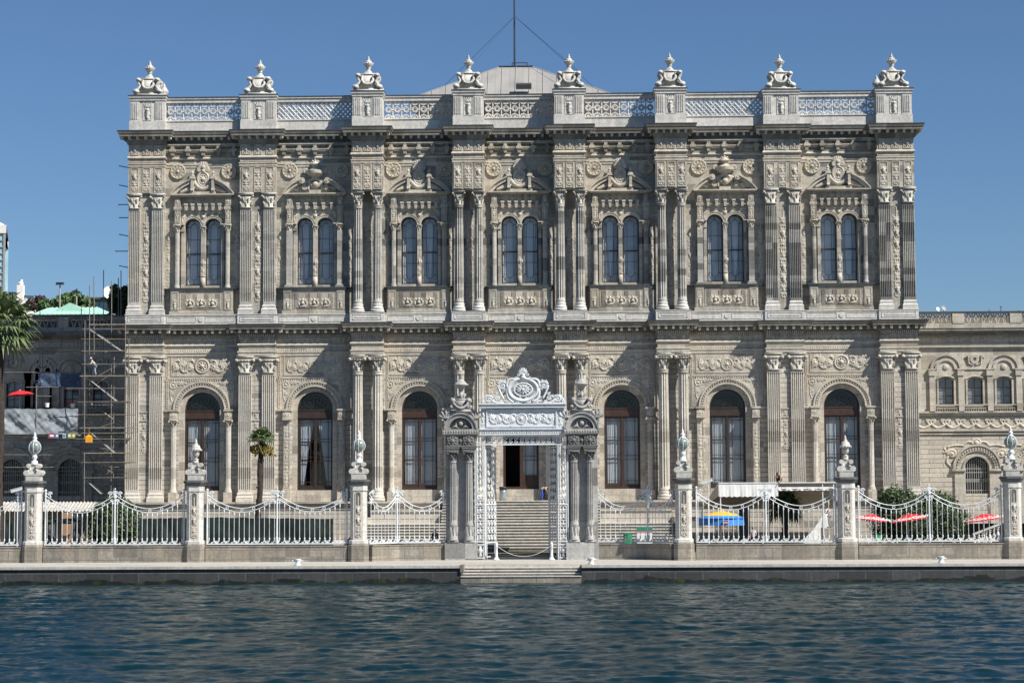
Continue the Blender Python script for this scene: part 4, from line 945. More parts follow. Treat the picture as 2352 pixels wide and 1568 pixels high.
# ================================================================ setting
def struct(mb,name,mat,smooth=False): return tag(mb.build(name,mat,None,smooth),kind='structure')
YF=-21.6; YQ=-31.6; YGT=-18.6            # fence line, quay edge, gate line
zq=zc(1297,YQ,1176)
mb=MB(); mb.quad((-400,-18.0,gz-.02),(400,-18.0,gz-.02),(400,900,gz-.02),(-400,900,gz-.02)); struct(mb,'ground',M['lawn'])
M['quay']=stone('quay paving',(.46,.44,.40),(.40,.385,.35),bw=1.6,bh=.9,mortar=.012,stain=.3,warm=.15)
def quaywall():
    m=stone('quay wall',(.060,.062,.063),(.030,.031,.032),bw=1.9,bh=.8,mortar=.03,mcol=1.9,stain=.6,warm=.2,dark=0,bump=.5)
    nt=m.node_tree; b=nt.nodes["Principled BSDF"]; src=b.inputs['Base Color'].links[0].from_socket
    g=N(nt,"ShaderNodeNewGeometry"); sp=N(nt,"ShaderNodeSeparateXYZ"); nt.links.new(g.outputs[0],sp.inputs[0])
    n=noisen(nt,g.outputs[0],.35,6,(1,1,2.5)); h=mathn(nt,'ADD',sp.outputs[2],mathn(nt,'MULTIPLY',n,1.5))
    f=ramp(nt,h,[(.95,1),(1.15,0)]); f2=ramp(nt,noisen(nt,g.outputs[0],1.2,5,(1,1,.5)),[(.50,0),(.66,1)])
    moss=mixc(nt,f2,(.006,.006,.004),(.030,.045,.005))
    nt.links.new(mixc(nt,f,src,moss),b.inputs['Base Color']); b.inputs['Roughness'].default_value=.55; return m
M['qwall']=quaywall()
gx0,gx1=at(1057,1290,YQ).x,at(1336,1290,YQ).x
# quay top sheet with a recess for the landing steps
mb=MB(); ST=.42; nst=4; yin=YQ+nst*ST
for a,b in ((-400,gx0),(gx1,400)):
    mb.box(a,b,YQ,yin,zq-.22,zq); mb.box(a,b,YQ-.08,YQ,zq-.20,zq-.02)
mb.box(-400,400,yin,-17.9,zq-.22,zq)
struct(mb,'quay_pavement',M['quay'])
mb=MB()
for a,b in ((-400,gx0),(gx1,400)): mb.box(a,b,YQ+.05,yin,-2,zq-.22)
mb.box(-400,400,yin+.002,YQ+6,-2,zq-.22)
struct(mb,'quay_wall',M['qwall'])
mb=MB(); ls_=MB()
for k in range(nst):
    zt=zq-.19*(k+1); mb.box(gx0+.02,gx1-.02,yin-ST*(k+1)+.06,yin-ST*k+.08,-1.0 if k==nst-1 else zt-.25,zt-.07); ls_.box(gx0+.02,gx1-.02,yin-ST*(k+1),yin-ST*k+.06,zt-.07,zt)
mb.box(gx0,gx0+.25,YQ-.1,yin,zq-.5,zq+.03)
o=struct(mb,'landing_steps',M['plinth']); ls_.build('treads',M['white'],o)
# garden retaining step just inside the fence line
# stairs up to the portico
xs=xc(1197,-5); mb=MB()
n1=8; rise=(ZF-3.95)/n1; w1=6.6
tr_=MB()
for k in range(n1):
    yk=-4.4-.42*k; mb.box(xs-w1,xs+w1,yk+.06,-1.9,ZF-rise*(k+1)-.1,ZF-rise*k-.075); tr_.box(xs-w1,xs+w1,yk,yk+.6 if k else -1.9,ZF-rise*k-.075,ZF-rise*k+.002*(k==0))
y1=-4.4-.42*n1; zl1=ZF-rise*n1
w2=12.6; n2=9; rise2=(zl1-1.85)/n2
for k in range(n2):
    yk=y1-1.6-.40*k; mb.box(xs-w2,xs+w2,yk+.06,-2.02,zl1-rise2*(k+1)-.1,zl1-rise2*k-.075); tr_.box(xs-w2,xs+w2,yk,yk+.6 if k else -2.02,zl1-rise2*k-.075,zl1-rise2*k)
stp=mb.build('palace_staircase',stone('grimy stair risers',(.21,.195,.16),(.16,.15,.125),bw=3.2,bh=3,mortar=.01,stain=.65,warm=.35,bump=.15)); tr_.build('treads',M['white'],stp)
tag(stp,'broad pale marble staircase rising from the garden to the open door','staircase')
for s in (-1,1):
    mb=MB()
    a,b=sorted((xs+s*w1,xs+s*w2)); mb.box(a,b,-5.6,-2.01,zl1-.0,ZF-.9)
    mb.box(a,b,-5.7,-2.01,ZF-.9,ZF-.75)
    X=xs+s*(w2+.45); mb.box(X-.45,X+.45,y1-1.9,-2.01,gz,zl1+.5); mb.frus(X,y1-2.3,gz,gz+1.9,.8,1.0,.6,.7); mb.tube([(X-.4,y1-2.2,gz+2.0),(X+.4,y1-2.2,gz+2.0)],.38,14)
    o=mb.build('stair_flank_wall',M['rust'],stp)
# low paved strip and bottom steps inside gate
mb=MB(); gxm=at(1199,1260,YGT).x
mb.box(gxm-4.5,gxm+4.5,-17.2,-12.0,zq-.1,zq+.38); mb.box(gxm-4.5,gxm+4.5,-17.6,-17.2,zq-.1,zq+.19); struct(mb,'garden_path',M['quay'])
# ---------------------------------------------------------------- water
def water():
    fx=np.arange(-46,46.01,.13); gx=np.concatenate([-46-np.cumsum(1.2*1.25**np.arange(18))[::-1],fx,46+np.cumsum(1.2*1.25**np.arange(18))])
    fy=np.arange(-116,YQ+.3,.13); gy=np.concatenate([-116-np.cumsum(1.2*1.25**np.arange(20))[::-1],fy])
    X,Y=np.meshgrid(gx,gy); Z=np.zeros_like(X); rnd=np.random.RandomState(3)
    amp=np.clip(1-(np.abs(X)-46)/30,0,1)*np.clip(1-(-116-Y)/40,0,1)
    for i in range(72):
        lam=10**rnd.uniform(math.log10(.38),math.log10(4.5)); th=rnd.normal(PI/2+.15,.55); k=2*PI/lam
        a=.0080*lam**.8*rnd.uniform(.5,1.2)
        wx,wy=X+.25*np.sin(Y*.31+i)+.3*np.sin(X*.17+i*2),Y+.25*np.sin(X*.27+i*1.7)
        ph=k*(math.cos(th)*wx+math.sin(th)*wy)+rnd.uniform(0,2*PI)
        env=.65+.35*np.sin(.12*X*math.cos(i)+.15*Y*math.sin(i)+i*2.1)
        Z+=a*env*np.sin(ph+.55*np.sin(ph))
    Z=Z*amp
    ny,nx=X.shape; me=bpy.data.meshes.new('water'); me.vertices.add(nx*ny); me.vertices.foreach_set('co',np.stack([X,Y,Z],-1).astype(np.float32).ravel())
    idx=np.arange(nx*ny).reshape(ny,nx); q=np.stack([idx[:-1,:-1],idx[:-1,1:],idx[1:,1:],idx[1:,:-1]],-1).reshape(-1,4)
    me.loops.add(q.size); me.loops.foreach_set('vertex_index',q.ravel().astype(np.int32)); me.polygons.add(len(q)); me.polygons.foreach_set('loop_start',np.arange(0,q.size,4,dtype=np.int32)); me.polygons.foreach_set('loop_total',np.full(len(q),4,np.int32))
    me.polygons.foreach_set('use_smooth',np.ones(len(q),bool)); me.update(calc_edges=True)
    m,nt,b=newmat('sea water'); b.inputs['Base Color'].default_value=(.002,.017,.023,1); b.inputs['Roughness'].default_value=.06; b.inputs['IOR'].default_value=1.333; b.inputs['Specular IOR Level'].default_value=.24
    g=N(nt,"ShaderNodeNewGeometry"); n=noisen(nt,g.outputs[0],3.4,6,(.6,1.5,1),.72); bp=N(nt,"ShaderNodeBump"); bp.inputs['Strength'].default_value=.5; bp.inputs['Distance'].default_value=.045
    nt.links.new(n,bp.inputs['Height']); nt.links.new(bp.outputs[0],b.inputs['Normal'])
    me.materials.append(m); tag(inst('water',me),kind='structure')
water()
# ================================================================ boundary fence
gp=thing  # alias
def fence_pier(px, lamp, label, cat, Y=YF):
    p=at(px,1285,Y); X=p.x; z0=zq; t=thing('fence_pier',(X,Y,z0),label,cat,'carved piers of the waterside fence')
    Z=lambda y: at(px,y,Y).z
    zA,zB,zC,zD=at(px,1246,Y).z,at(px,1111,Y).z,at(px,1103,Y).z,at(px,1096,Y).z
    # offset for roll so that all piers share heights: use centre pier heights
    zA,zB,zC,zD=[zc(y,Y) for y in (1246,1112,1104,1099)]
    def octp(w,d,c): return [(X-w/2+c,Y-d/2),(X+w/2-c,Y-d/2),(X+w/2,Y-d/2+c),(X+w/2,Y+d/2-c),(X+w/2-c,Y+d/2),(X-w/2+c,Y+d/2),(X-w/2,Y+d/2-c),(X-w/2,Y-d/2+c)]
    def oct_(mb,w,d,c,za,zb,w2=None):
        P=octp(w,d,c); Q=octp(w2 or w,(w2 or w)*d/w,c); vs=[(x,y,za) for x,y in P]+[(x,y,zb) for x,y in Q]
        mb.add(vs,[tuple(range(7,-1,-1)),tuple(range(8,16))]+[(i,(i+1)%8,(i+1)%8+8,i+8) for i in range(8)])
    mb=MB(); oct_(mb,1.56,1.4,.30,z0-.1,zA-.12); oct_(mb,1.56,1.4,.3,zA-.12,zA,1.42); mb.build('plinth',M['plinth'],t)
    mb=MB(); oct_(mb,1.42,1.3,.27,zA,zA+.22); oct_(mb,1.42,1.3,.27,zA+.22,zA+.30,1.28); oct_(mb,1.22,1.14,.24,zA+.3,zB-.45); oct_(mb,1.22,1.14,.24,zB-.45,zB-.40,1.34); oct_(mb,1.34,1.26,.26,zB-.40,zB-.33); oct_(mb,1.26,1.18,.24,zB-.33,zB)
    yf=Y-.57; mb.box(X-.23,X-.19,yf-.04,yf+.01,zA+.55,zB-.7); mb.box(X+.19,X+.23,yf-.04,yf+.01,zA+.55,zB-.7); mb.arc(X,zB-.72,.19,.24,0,PI,yf-.04,yf+.01,10)
    s=mb.build('shaft',M['white'],t)
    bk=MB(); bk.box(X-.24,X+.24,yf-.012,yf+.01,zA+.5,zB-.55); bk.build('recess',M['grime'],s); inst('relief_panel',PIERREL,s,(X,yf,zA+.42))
    mb=MB(); oct_(mb,1.36,1.28,.26,zB,zC,1.62); oct_(mb,1.70,1.6,.34,zC,zC+.12); oct_(mb,1.7,1.6,.34,zC+.12,zD+.02,1.45); mb.build('cap',M['lead2'],t)
    mb=MB(); mb.cbox(X,Y,zD+.02,zD+.42,1.05,1.0); zs=zD+.42
    for sx in (-1,1):
        for sy in (-1,1):
            mb.tube([(X+sx*.34-.09,Y+sy*.28,zs+.2),(X+sx*.34+.09,Y+sy*.28,zs+.2)],.19,10) if 0 else None
            mb.tube([(X+sx*.50,Y+sy*.36-.16,zs+.2),(X+sx*.50,Y+sy*.36+.16,zs+.2)],.22,10); mb.tube([(X+sx*.36,Y+sy*.28-.14,zs+.74),(X+sx*.36,Y+sy*.28+.14,zs+.74)],.17,10)
            mb.tube([(X+sx*.40,Y+sy*.33,zs+.3),(X+sx*.24,Y+sy*.3,zs+.45),(X+sx*.32,Y+sy*.28,zs+.65)],.10,6)
    mb.cbox(X,Y,zs,zs+.12,1.15,1.05); mb.frus(X,Y,zs+.1,zs+.85,.55,.5,.42,.4)
    mb.build('scroll_block',M['ornw'],t)
    zt=zs+.8
    if lamp:
        mb=MB(); mb.lathe(X,Y,[(.30,zt),(.34,zt+.1),(.24,zt+.16),(.26,zt+.3),(.13,zt+.36),(.12,zt+.42),(.2,zt+.52),(.22,zt+.66),(.12,zt+.8),(.13,zt+.92),(.2,zt+.95)],14)
        zb=zt+.92; R_=.46
        for k in range(8):
            a=2*PI*k/8; mb.tube([(X+(R_+.02)*math.cos(a)*math.sin(PI*q/8+.1),Y+(R_+.02)*math.sin(a)*math.sin(PI*q/8+.1),zb+R_-(R_+.05)*math.cos(PI*q/8)) for q in range(9)],.03,4)
        zt2=zb+2*R_-.06; mb.lathe(X,Y,[(.10,zt2-.05),(.26,zt2),(.2,zt2+.1),(.1,zt2+.15),(.2,zt2+.26),(.15,zt2+.36),(.07,zt2+.4),(.13,zt2+.5),(.06,zt2+.62),(.02,zt2+.75)],12)
        mb.build('lantern_frame',M['paint'],t,True)
        mb=MB(); mb.ball((X,Y,zb+R_),R_,24,14); mb.build('globe',M['globe'],t,True)
    else:
        mb=MB(); mb.frus(X,Y,zt-.02,zt+.35,.44,.42,.34,.34)
        mb.lathe(X,Y,[(.2,zt+.3),(.24,zt+.38),(.1,zt+.46),(.1,zt+.52),(.24,zt+.62),(.28,zt+.85),(.24,zt+.98),(.42,zt+1.05),(.44,zt+1.13),(.36,zt+1.2),(.34,zt+1.28),(.28,zt+1.42),(.14,zt+1.5),(.16,zt+1.58),(.08,zt+1.66),(.1,zt+1.74),(.02,zt+1.95)],16)
        for k in range(12): mb.ball((X+.43*math.cos(k*PI/6),Y+.43*math.sin(k*PI/6),zt+1.06),.06,5,4)
        mb.build('urn',M['ornw'],t,True)
    return t
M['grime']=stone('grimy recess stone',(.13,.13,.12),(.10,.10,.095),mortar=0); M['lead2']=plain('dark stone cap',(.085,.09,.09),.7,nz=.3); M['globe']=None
_m,_nt,_b=newmat('milky lantern glass'); _b.inputs['Base Color'].default_value=(.20,.25,.23,1); _b.inputs['Roughness'].default_value=.12; _b.inputs['Alpha'].default_value=.8; M['globe']=_m
PIERREL=relief(strip(.50,3.15,44,.78),-.3,.3,0,3.3,.03,.9).mesh('relief_panel',M['dcarv'] if 'dcarv' in M else M['orn'],True)
fence_pier(76,True,'carved fence pier with glass globe lantern, nearest the tall palm trunk','lamp pier')
fence_pier(448,False,'carved fence pier topped by a domed stone urn, left of the gate','fence pier')
fence_pier(824,True,'carved lantern pier next to the left side of the monumental gate','lamp pier')
fence_pier(1571,True,'carved lantern pier beside the blue and yellow parasol','lamp pier')
fence_pier(1946,False,'carved fence pier topped by a stone urn, at the right end of the white awning','fence pier')
fence_pier(2328,True,'carved fence pier with glass globe lantern at the right edge','lamp pier')
def panel(A,B,label,a='end',b='mid',group='white iron fence panels between the piers'):
    """A,B plan points of a whole panel made of two swags; one mesh per part"""
    zb=zc(1247,YF); zr=zc(1241,YF)
def swagpath(A,B,zlo,zhiA,zhiB,n=24):
    A=Vector((*A,0)); B=Vector((*B,0)); P=[]
    for i in range(n+1):
        t=i/n; p=A.lerp(B,t)
        # catenary-like: lowest at mid
        u=2*t-1; z=zlo+((zhiA if u<0 else zhiB)-zlo)*abs(u)**1.9
        P.append((p.x,p.y,z))
    return P
def fence_panel(segs, label, posts, ends=()):
    """segs: list of (A,B) swags; posts: plan points of the tall mid posts"""
    c=Vector(((segs[0][0][0]+segs[-1][1][0])/2,(segs[0][0][1]+segs[-1][1][1])/2)); zt=zc(1250,YF)
    t=thing('iron_fence',(c.x,c.y,zt),label,'fence panel','white iron fence panels between the piers')
    zb=zc(1247,YF); zlow=zc(1173,YF); zhi=zc(1140,YF)
    rail=MB(); bars=MB(); scr=MB()
    for A,B in segs:
        A_=Vector(A);B_=Vector(B); L_=(B_-A_).length; d=(B_-A_).normalized(); nrm=Vector((-d.y,d.x))
        P1=swagpath(A,B,zlow,zhi,zhi); P2=[(x,y,z+.30) for x,y,z in P1]
        rail.tube(P1,.03,6); rail.tube(P2,.038,6)
        for f in (.16,.33,.5,.67,.84):
            i=int(f*24); x,y,z=P1[i]; q=[(x+d.x*.095*math.cos(a),y+d.y*.095*math.cos(a),z+.155+.095*math.sin(a)) for a in [2*PI*k/12 for k in range(12)]]
            rail.tube(q,.028,5,closed=True)
        rail.obox(((A_.x+B_.x)/2,(A_.y+B_.y)/2,zb+.04),(d.x*L_/2,d.y*L_/2,0),(nrm.x*.07,nrm.y*.07,0),(0,0,.05))
        nb=max(6,round(L_/.375))
        for k in range(nb):
            t_=(k+.5)/nb; p=A_.lerp(B_,t_); u=2*t_-1; z1=zlow+(zhi-zlow)*abs(u)**1.9
            bars.tube([(p.x,p.y,zb+.28),(p.x,p.y,z1)],.021,5); bars.tube([(p.x,p.y,z1-.36),(p.x,p.y,z1-.22),(p.x,p.y,z1-.06)],[.03,.055,.035],6)
            scr.ball((p.x,p.y,zb+.42),(.06,.06,.10),6,5)
            def W(pts): return [(p.x+d.x*a,p.y+d.y*a,zb+b) for a,b in pts]
            s=1 if k%2 else -1
            scr.tube(W(bez((0,.36),(s*.02,.12),(s*.19,.10),6)),.042,5); scr.tube(W(spiral(s*.10,.20,.10,1.2,-PI/2,s,10)),.026,5)
            if k%2: scr.tube(W(bez((0,.36),(-.02,.2),(-.16,.10),5)),.036,5)
            scr.ball((p.x+d.x*.19,p.y+d.y*.19,zb+.13),.055,5,4)
        # scrolled ends
        for E,s in ((A_,1),(B_,-1)):
            def W2(pts): return [(E.x+d.x*s*a,E.y+d.y*s*a,b) for a,b in pts]
            rail.tube(W2([(q[0]+.36,q[1]+zhi+.36) for q in spiral(0,0,.17,1.2,0,1,12)]),.05,5)
            rail.tube(W2([(.45,zhi+.1),(.3,zhi+.42),(.1,zhi+.38),(0,zhi+.2)]),.05,5)
            rail.tube(W2([(q[0]+.2,q[1]+zhi-.12) for q in spiral(0,0,.14,1.2,PI,1,10)]),.035,5); rail.tube(W2([(.35,zhi-.1),(.2,zhi-.3),(.02,zhi-.45)]),.035,5)
    rail.build('rail',M['paint'],t); bars.build('bars',M['paint'],t); scr.build('bottom_scrollwork',M['paint'],t,True)
    for (x,y) in posts:
        pm=MB(); z1=zc(1137,YF); pm.tube([(x,y,zb),(x,y,zb+.5),(x,y,zb+.55),(x,y,z1)],[.10,.10,.07,.065],8); pm.lathe(x,y,[(.09,z1-.1),(.14,z1),(.1,z1+.1),(.13,z1+.16),(.08,z1+.2)],10)
        for a in (-1,-.5,0,.5,1):
            pm.tube([(x,y,z1+.15),(x+.10*a,y,z1+.4),(x+.22*a,y,z1+.55-.14*abs(a))],[.045,.055,.03],5)
        pm.ball((x,y,z1+.62),(.06,.05,.1),6,5); pm.build('post',M['paint'],t)
    for (x,y) in ends:
        pm=MB(); pm.tube([(x,y,zb),(x,y,zc(1122,YF))],.06,8); pm.ball((x,y,zc(1121,YF)),.1,8,6); pm.build('end_post',M['paint'],t)
    return t
def low_wall(P,label,off=0):
    mb=MB(); z0=zq-.05; z1=zc(1250,YF); Q=[Vector(p) for p in P]
    for a,b in zip(Q[:-1],Q[1:]):
        d=(b-a).normalized(); n=Vector((-d.y,d.x)); c=(a+b)/2; L_=(b-a).length/2+.02
        mb.obox((c.x,c.y,(z0+z1-.08)/2),(d.x*L_,d.y*L_,0),(n.x*.35,n.y*.35,0),(0,0,(z1-.08-z0)/2)); mb.obox((c.x,c.y,z1-.04),(d.x*L_,d.y*L_,0),(n.x*.4,n.y*.4,0),(0,0,.04))
    o=mb.build('low_wall',M['plinth']); tag(o,label,'low wall','stone walls under the fence panels'); return o
def FX(px,Y=YF): return at(px,1245,Y).x
def straight(pa,pm,pb,lab,wlab):
    A,Mi,B=(FX(pa),YF),(FX(pm),YF),(FX(pb),YF); fence_panel([(A,Mi),(Mi,B)],lab,[Mi],[(A[0]+.05,YF),(B[0]-.05,YF)]); low_wall([A,B],wlab)
straight(102,263,424,'white iron fence panel in front of the bush and scaffolded wing','tan stone wall under the panel before the left bush')
straight(474,636,798,'white iron fence panel in front of the small palm and green netting','rust stained stone wall below the small palm')
straight(1599,1760,1922,'white iron fence panel in front of the blue and yellow parasol','stone wall under the panel before the parasol and awning')
straight(1972,2136,2303,'white iron fence panel in front of the three red parasols','stone wall under the panel before the red parasols')
A,B=(FX(-110),YF),(FX(50),YF); fence_panel([(A,B)],'white iron fence half panel crossing the tall palm trunk at the left edge',[],[(B[0]-.05,YF)]); low_wall([A,B],'short stone wall piece at the left edge below the palm trunk')
A,B=(FX(2355),YF),(FX(2500),YF); fence_panel([(A,B)],'sliver of white iron fence at the right edge beyond the lantern pier',[],[]); low_wall([A,B],'sliver of stone wall at the right edge')
YM=-19.3
P=[(FX(848),YF),(FX(912,YM),YM),(FX(1026,YGT),YGT)]; fence_panel([(P[0],P[1]),(P[1],P[2])],'curved white iron fence panel joining the gate on its left',[P[1]]); low_wall(P,'curved stone wall left of the gate')
P=[(FX(1374,YGT),YGT),(FX(1488,YM),YM),(FX(1548),YF)]; fence_panel([(P[0],P[1]),(P[1],P[2])],'curved white iron fence panel joining the gate on its right',[P[1]]); low_wall(P,'curved shaded stone wall right of the gate')
# ================================================================ monumental gate
gc=at(1199,1281,YGT); GX=gc.x; gate=thing('monumental_gate',(GX,YGT,zq),'monumental gate with grey marble columns and white openwork iron crest','gate')
gzf=lambda y: zc(y,YGT,1199)
def GXp(px): return GX+(px-1199)/29.68
me_sqg=rmesh(fz,-.5,.5,0,1,'rosette','dgrey')
acr=relief([(p,.05) for p in fan(0,0,.62,.15*PI,.85*PI,5)],-.5,.5,-.1,.8,.04,.9)
for s in (-1,1):
    cx=GX+s*(1337.5-1060.5)/2/29.68; mb=MB()
    pyl=MB(); z0=zq-.05
    pyl.box(cx-1.25,cx+1.25,YGT-.65,YGT+.9,z0,gzf(1245)); pyl.box(cx-1.2,cx+1.2,YGT-.1,YGT+.7,gzf(1245),gzf(1030)); 
    pyl.build('pylon',M['grey'],gate)
    for q in (-1,1):
        X=cx+q*.62; sh=MB(); sh.put(shaftmb(.30,gzf(1056)-gzf(1204),nf=14),0,0,gzf(1204))
        c=sh.build('column',M['grey'],gate,loc=(X,YGT-.35,0))
        b=MB(); b.cbox(0,0,gzf(1245),gzf(1240),.86,.66); b.lathe(0,0,[(.40,gzf(1240)),(.42,gzf(1238)),(.34,gzf(1235)),(.38,gzf(1232)),(.33,gzf(1230)),(.33,gzf(1205)),(.36,gzf(1204)),(.31,gzf(1203))],18); leafrow(b,0,0,gzf(1229),.31,9,.75,.06,.05); 
        b.build('base',M['grey'],c,True,loc=(X,YGT-.35,0))
        k=corinthian(.28,gzf(1036)-gzf(1057)); k.build('capital',M['dgrey'],c,True,loc=(X,YGT-.35,gzf(1057)))
    en=MB(); en.box(cx-1.18,cx+1.18,YGT-.62,YGT+.75,gzf(1030),gzf(1000)); 
    for q in (-1,1):
        X=cx+q*.62; en.cbox(X,YGT-.35,gzf(1037),gzf(1030),.95,.85); en.cbox(X,YGT-.35,gzf(1030),gzf(1026),1.05,.95); en.cbox(X,YGT-.38,gzf(1024),gzf(1001),.86,.78)
    en.cbox(cx,YGT,gzf(1026),gzf(1023),2.5,1.7); e=en.build('entablature',M['dgrey'],gate)
    for q,sc2 in ((-.62,.8),(0,.5),(.62,.8)):
        o=inst('rosette',me_sqg,e,(cx+q,YGT-.77 if q else YGT-.62,gzf(1025))); o.scale=(.8,1,.85)
    co=MB(); co.box(cx-1.26,cx+1.26,YGT-.75,YGT+.9,gzf(1000),gzf(996)); co.box(cx-1.4,cx+1.4,YGT-.9,YGT+1.0,gzf(996),gzf(985))
    for k in range(14): co.ball((cx-1.3+k*.2,YGT-.9,gzf(991)),(.08,.06,.1),5,4)
    co.build('cornice',M['grey'],gate)
    # arched pediment block
    z0=gzf(985); Rr=1.18; ar=MB(); ar.arc(cx,z0-.02,Rr-.28,Rr,.02,PI-.02,YGT-.85,YGT+.8,24); ar.arc(cx,z0-.02,Rr,Rr+.1,.02,PI-.02,YGT-.95,YGT+.85,24)
    ar.extr([(cx-1.3,z0)]+[(cx-1.3,gzf(946)),(cx-.9,gzf(944)),(cx+.9,gzf(944)),(cx+1.3,gzf(946)),(cx+1.3,z0)],YGT-.45,YGT+.75); p=ar.build('pediment',M['grey'],gate)
    tm=MB(); tm.ball((cx,YGT-.6,z0+.42),.2,10,8); tm.tube([(cx+.38*math.cos(a),YGT-.55,z0+.42+.3*math.sin(a)) for a in [PI*k/8-.4 for k in range(13)]],.09,6)
    for q in (-1,1): tm.tube([(cx+q*.1,YGT-.55,z0+.08),(cx+q*.4,YGT-.6,z0+.22),(cx+q*.75,YGT-.55,z0+.08)],[.08,.12,.05],6)
    tm.build('tympanum_carving',M['grey'],p,True)
    for q in (-1,1): acr.build('acroterion',M['grey'],p,True,loc=(cx+q*1.15,YGT-.5,gzf(962)))
    # urn with scroll base
    ub=MB(); zz=gzf(943); ub.frus(cx,YGT,zz-.05,zz+.12,1.75,1.3,1.35,1.0); ub.frus(cx,YGT,zz+.1,zz+.85,.75,.65,.95,.7)
    for q in (-1,1):
        for sy in (-1,1):
            ub.tube([(cx+q*.62,YGT+sy*.35-.18,zz+.80),(cx+q*.62,YGT+sy*.35+.18,zz+.80)],.21,12); ub.tube([(cx+q*.62,YGT+sy*.35,zz+.65),(cx+q*.5,YGT+sy*.38,zz+.4),(cx+q*.68,YGT+sy*.4,zz+.12)],[.14,.1,.16],7)
        ub.ball((cx+q*.74,YGT-.4,zz+.3),.15,8,6)
    g5=[(cx+x,YGT-.5-.08*(1-abs(x)/.6),zz+.65-.45*(1-(x/.6)**2)) for x in [-.6+.1*k for k in range(13)]]
    ub.tube(g5,[.07+.06*(1-abs(k-6)/6) for k in range(13)],7); ub.cbox(cx,YGT,zz+.82,zz+.95,.9,.7)
    for k in range(8): a=2*PI*k/8; ub.tube([(cx+.2*math.cos(a),YGT+.2*math.sin(a),zz+.95),(cx+.38*math.cos(a),YGT+.38*math.sin(a),zz+1.35)],[.07,.05],5)
    ub.lathe(cx,YGT,[(.3,zz+.9),(.28,zz+1.2),(.15,zz+1.35),(.12,zz+1.5),(.16,zz+1.6),(.30,zz+1.85),(.40,zz+1.95),(.58,zz+2.0),(.60,zz+2.06),(.45,zz+2.12),(.36,zz+2.25),(.15,zz+2.45),(.1,zz+2.5),(.15,zz+2.6),(.06,zz+2.66),(.12,zz+2.76),(.03,zz+2.95)],18)
    ub.build('urn',M['grey'],gate,True)
    # white openwork jamb
    xa=GX+s*(1199-1093)/29.68; xb=GX+s*(1199-1131)/29.68; a,b=sorted((xa,xb)); jb=MB(); zt=gzf(1000); zb_=zq
    yj=YGT-.35; wj=.60
    if s<0: x0_,x1_=a,a+wj+.14
    else: x0_,x1_=b-wj-.14,b
    for x in (x0_,x1_): jb.box(x-.04,x+.04,yj-.08,yj+.08,zb_,zt); 
    for x in (x0_+.13*1,x1_-.13): jb.box(x-.03,x+.03,yj-.05,yj+.05,zb_,zt)
    for y in (1280,1250,1243,1158,1022,1016,1002): jb.box(x0_,x1_,yj-.09,yj+.09,gzf(y)-.04,gzf(y)+.05)
    J=jb.build('jamb_frame',M['paint'],gate)
    ow=MB(); xm=(x0_+x1_)/2; z=gzf(1241); kk=0
    while z<gzf(1024)-.3:
        for q in (-1,1):
            ow.tube([(xm+q*a_,yj,z+b_) for a_,b_ in spiral(.12,.2,.12,1.3,-PI/2,1,10)],.024,5); ow.tube([(xm,yj,z),(xm+q*.2,yj,z+.1),(xm+q*.22,yj,z+.42)],.022,5)
        ow.ball((xm,yj,z+.25),(.07,.05,.12),6,5); ow.tube([(xm,yj,z),(xm,yj,z+.6)],.03,5); z+=.52
    ow.lathe(xm,yj,[(.05,gzf(1278)),(.16,gzf(1274)),(.07,gzf(1270)),(.18,gzf(1265)),(.2,gzf(1262)),(.08,gzf(1257)),(.12,gzf(1253))],10)
    ow.build('openwork',M['paint'],J,True)
    # gate leaf folded back, seen nearly edge on
    xh=(x1_+.06) if s<0 else (x0_-.06); dirx=-s*.30; diry=.95; lf=MB(); Lg=2.3; nx_=Vector((dirx,diry,0)).normalized()
    def GP(u,z): return (xh+nx_.x*u,yj+.12+nx_.y*u,z)
    zT=gzf(1025)
    for u in (0,.28,Lg-.28,Lg): lf.tube([GP(u,zq+.05),GP(u,zT)],.05 if u in (0,Lg) else .025,5)
    for y in (1278,1246,1158,1026): lf.tube([GP(0,gzf(y)),GP(Lg,gzf(y))],.05,5)
    z=gzf(1240)
    while z<zT-.5:
        for k in range(3): 
            u0_=.4+k*.65; lf.tube([GP(u0_+a_,z+b_) for a_,b_ in spiral(.25,.25,.24,1.5,-PI/2,1,14)],.04,5)
        z+=.55
    lf.build('gate_leaf',M['paint'],gate)
# lintel
xa,xb=GX-(1199-1103)/29.68,GX+(1300-1199)/29.68
lt=MB(); yj=YGT-.35
lt.box(xa,xb,yj-.3,yj+.3,gzf(999),gzf(987)); lt.box(xa,xb,yj-.42,yj+.42,gzf(987),gzf(984))
for k in range(int((xb-xa)/.18)): lt.ball((xa+.09+k*.18,yj-.3,gzf(993)),(.09,.05,.09),5,4)
lt.box(xa,xb,yj-.1,yj+.1,gzf(1022),gzf(1018.5)); lt.box(xa,xb,yj-.1,yj+.1,gzf(1003),gzf(1000)); L=lt.build('lintel',M['paint'],gate)
fw_=MB()
x=xa+.3
while x<xb-.3:
    for q in (-1,1): fw_.tube([(x+a_,yj,gzf(1011)+q*b_) for a_,b_ in spiral(0,.08,.16,1.3,0,1,10)],.03,5)
    fw_.tube([(x-.2,yj,gzf(1018)),(x,yj,gzf(1011)),(x+.25,yj,gzf(1004))],.03,5); x+=.42
fw_.build('openwork_frieze',M['paint'],L,True)
pn=MB(); pa,pb=GX-(1199-1107)/29.68,GX+(1296-1199)/29.68
pn.box(pa,pb,yj-.15,yj+.25,gzf(984),gzf(937)); pn.box(pa-.05,pb+.05,yj-.2,yj+.25,gzf(986),gzf(982)); pn.box(pa-.18,pb+.18,yj-.42,yj+.45,gzf(937),gzf(929.5)); pn.box(pa-.26,pb+.26,yj-.52,yj+.5,gzf(929.5),gzf(927))
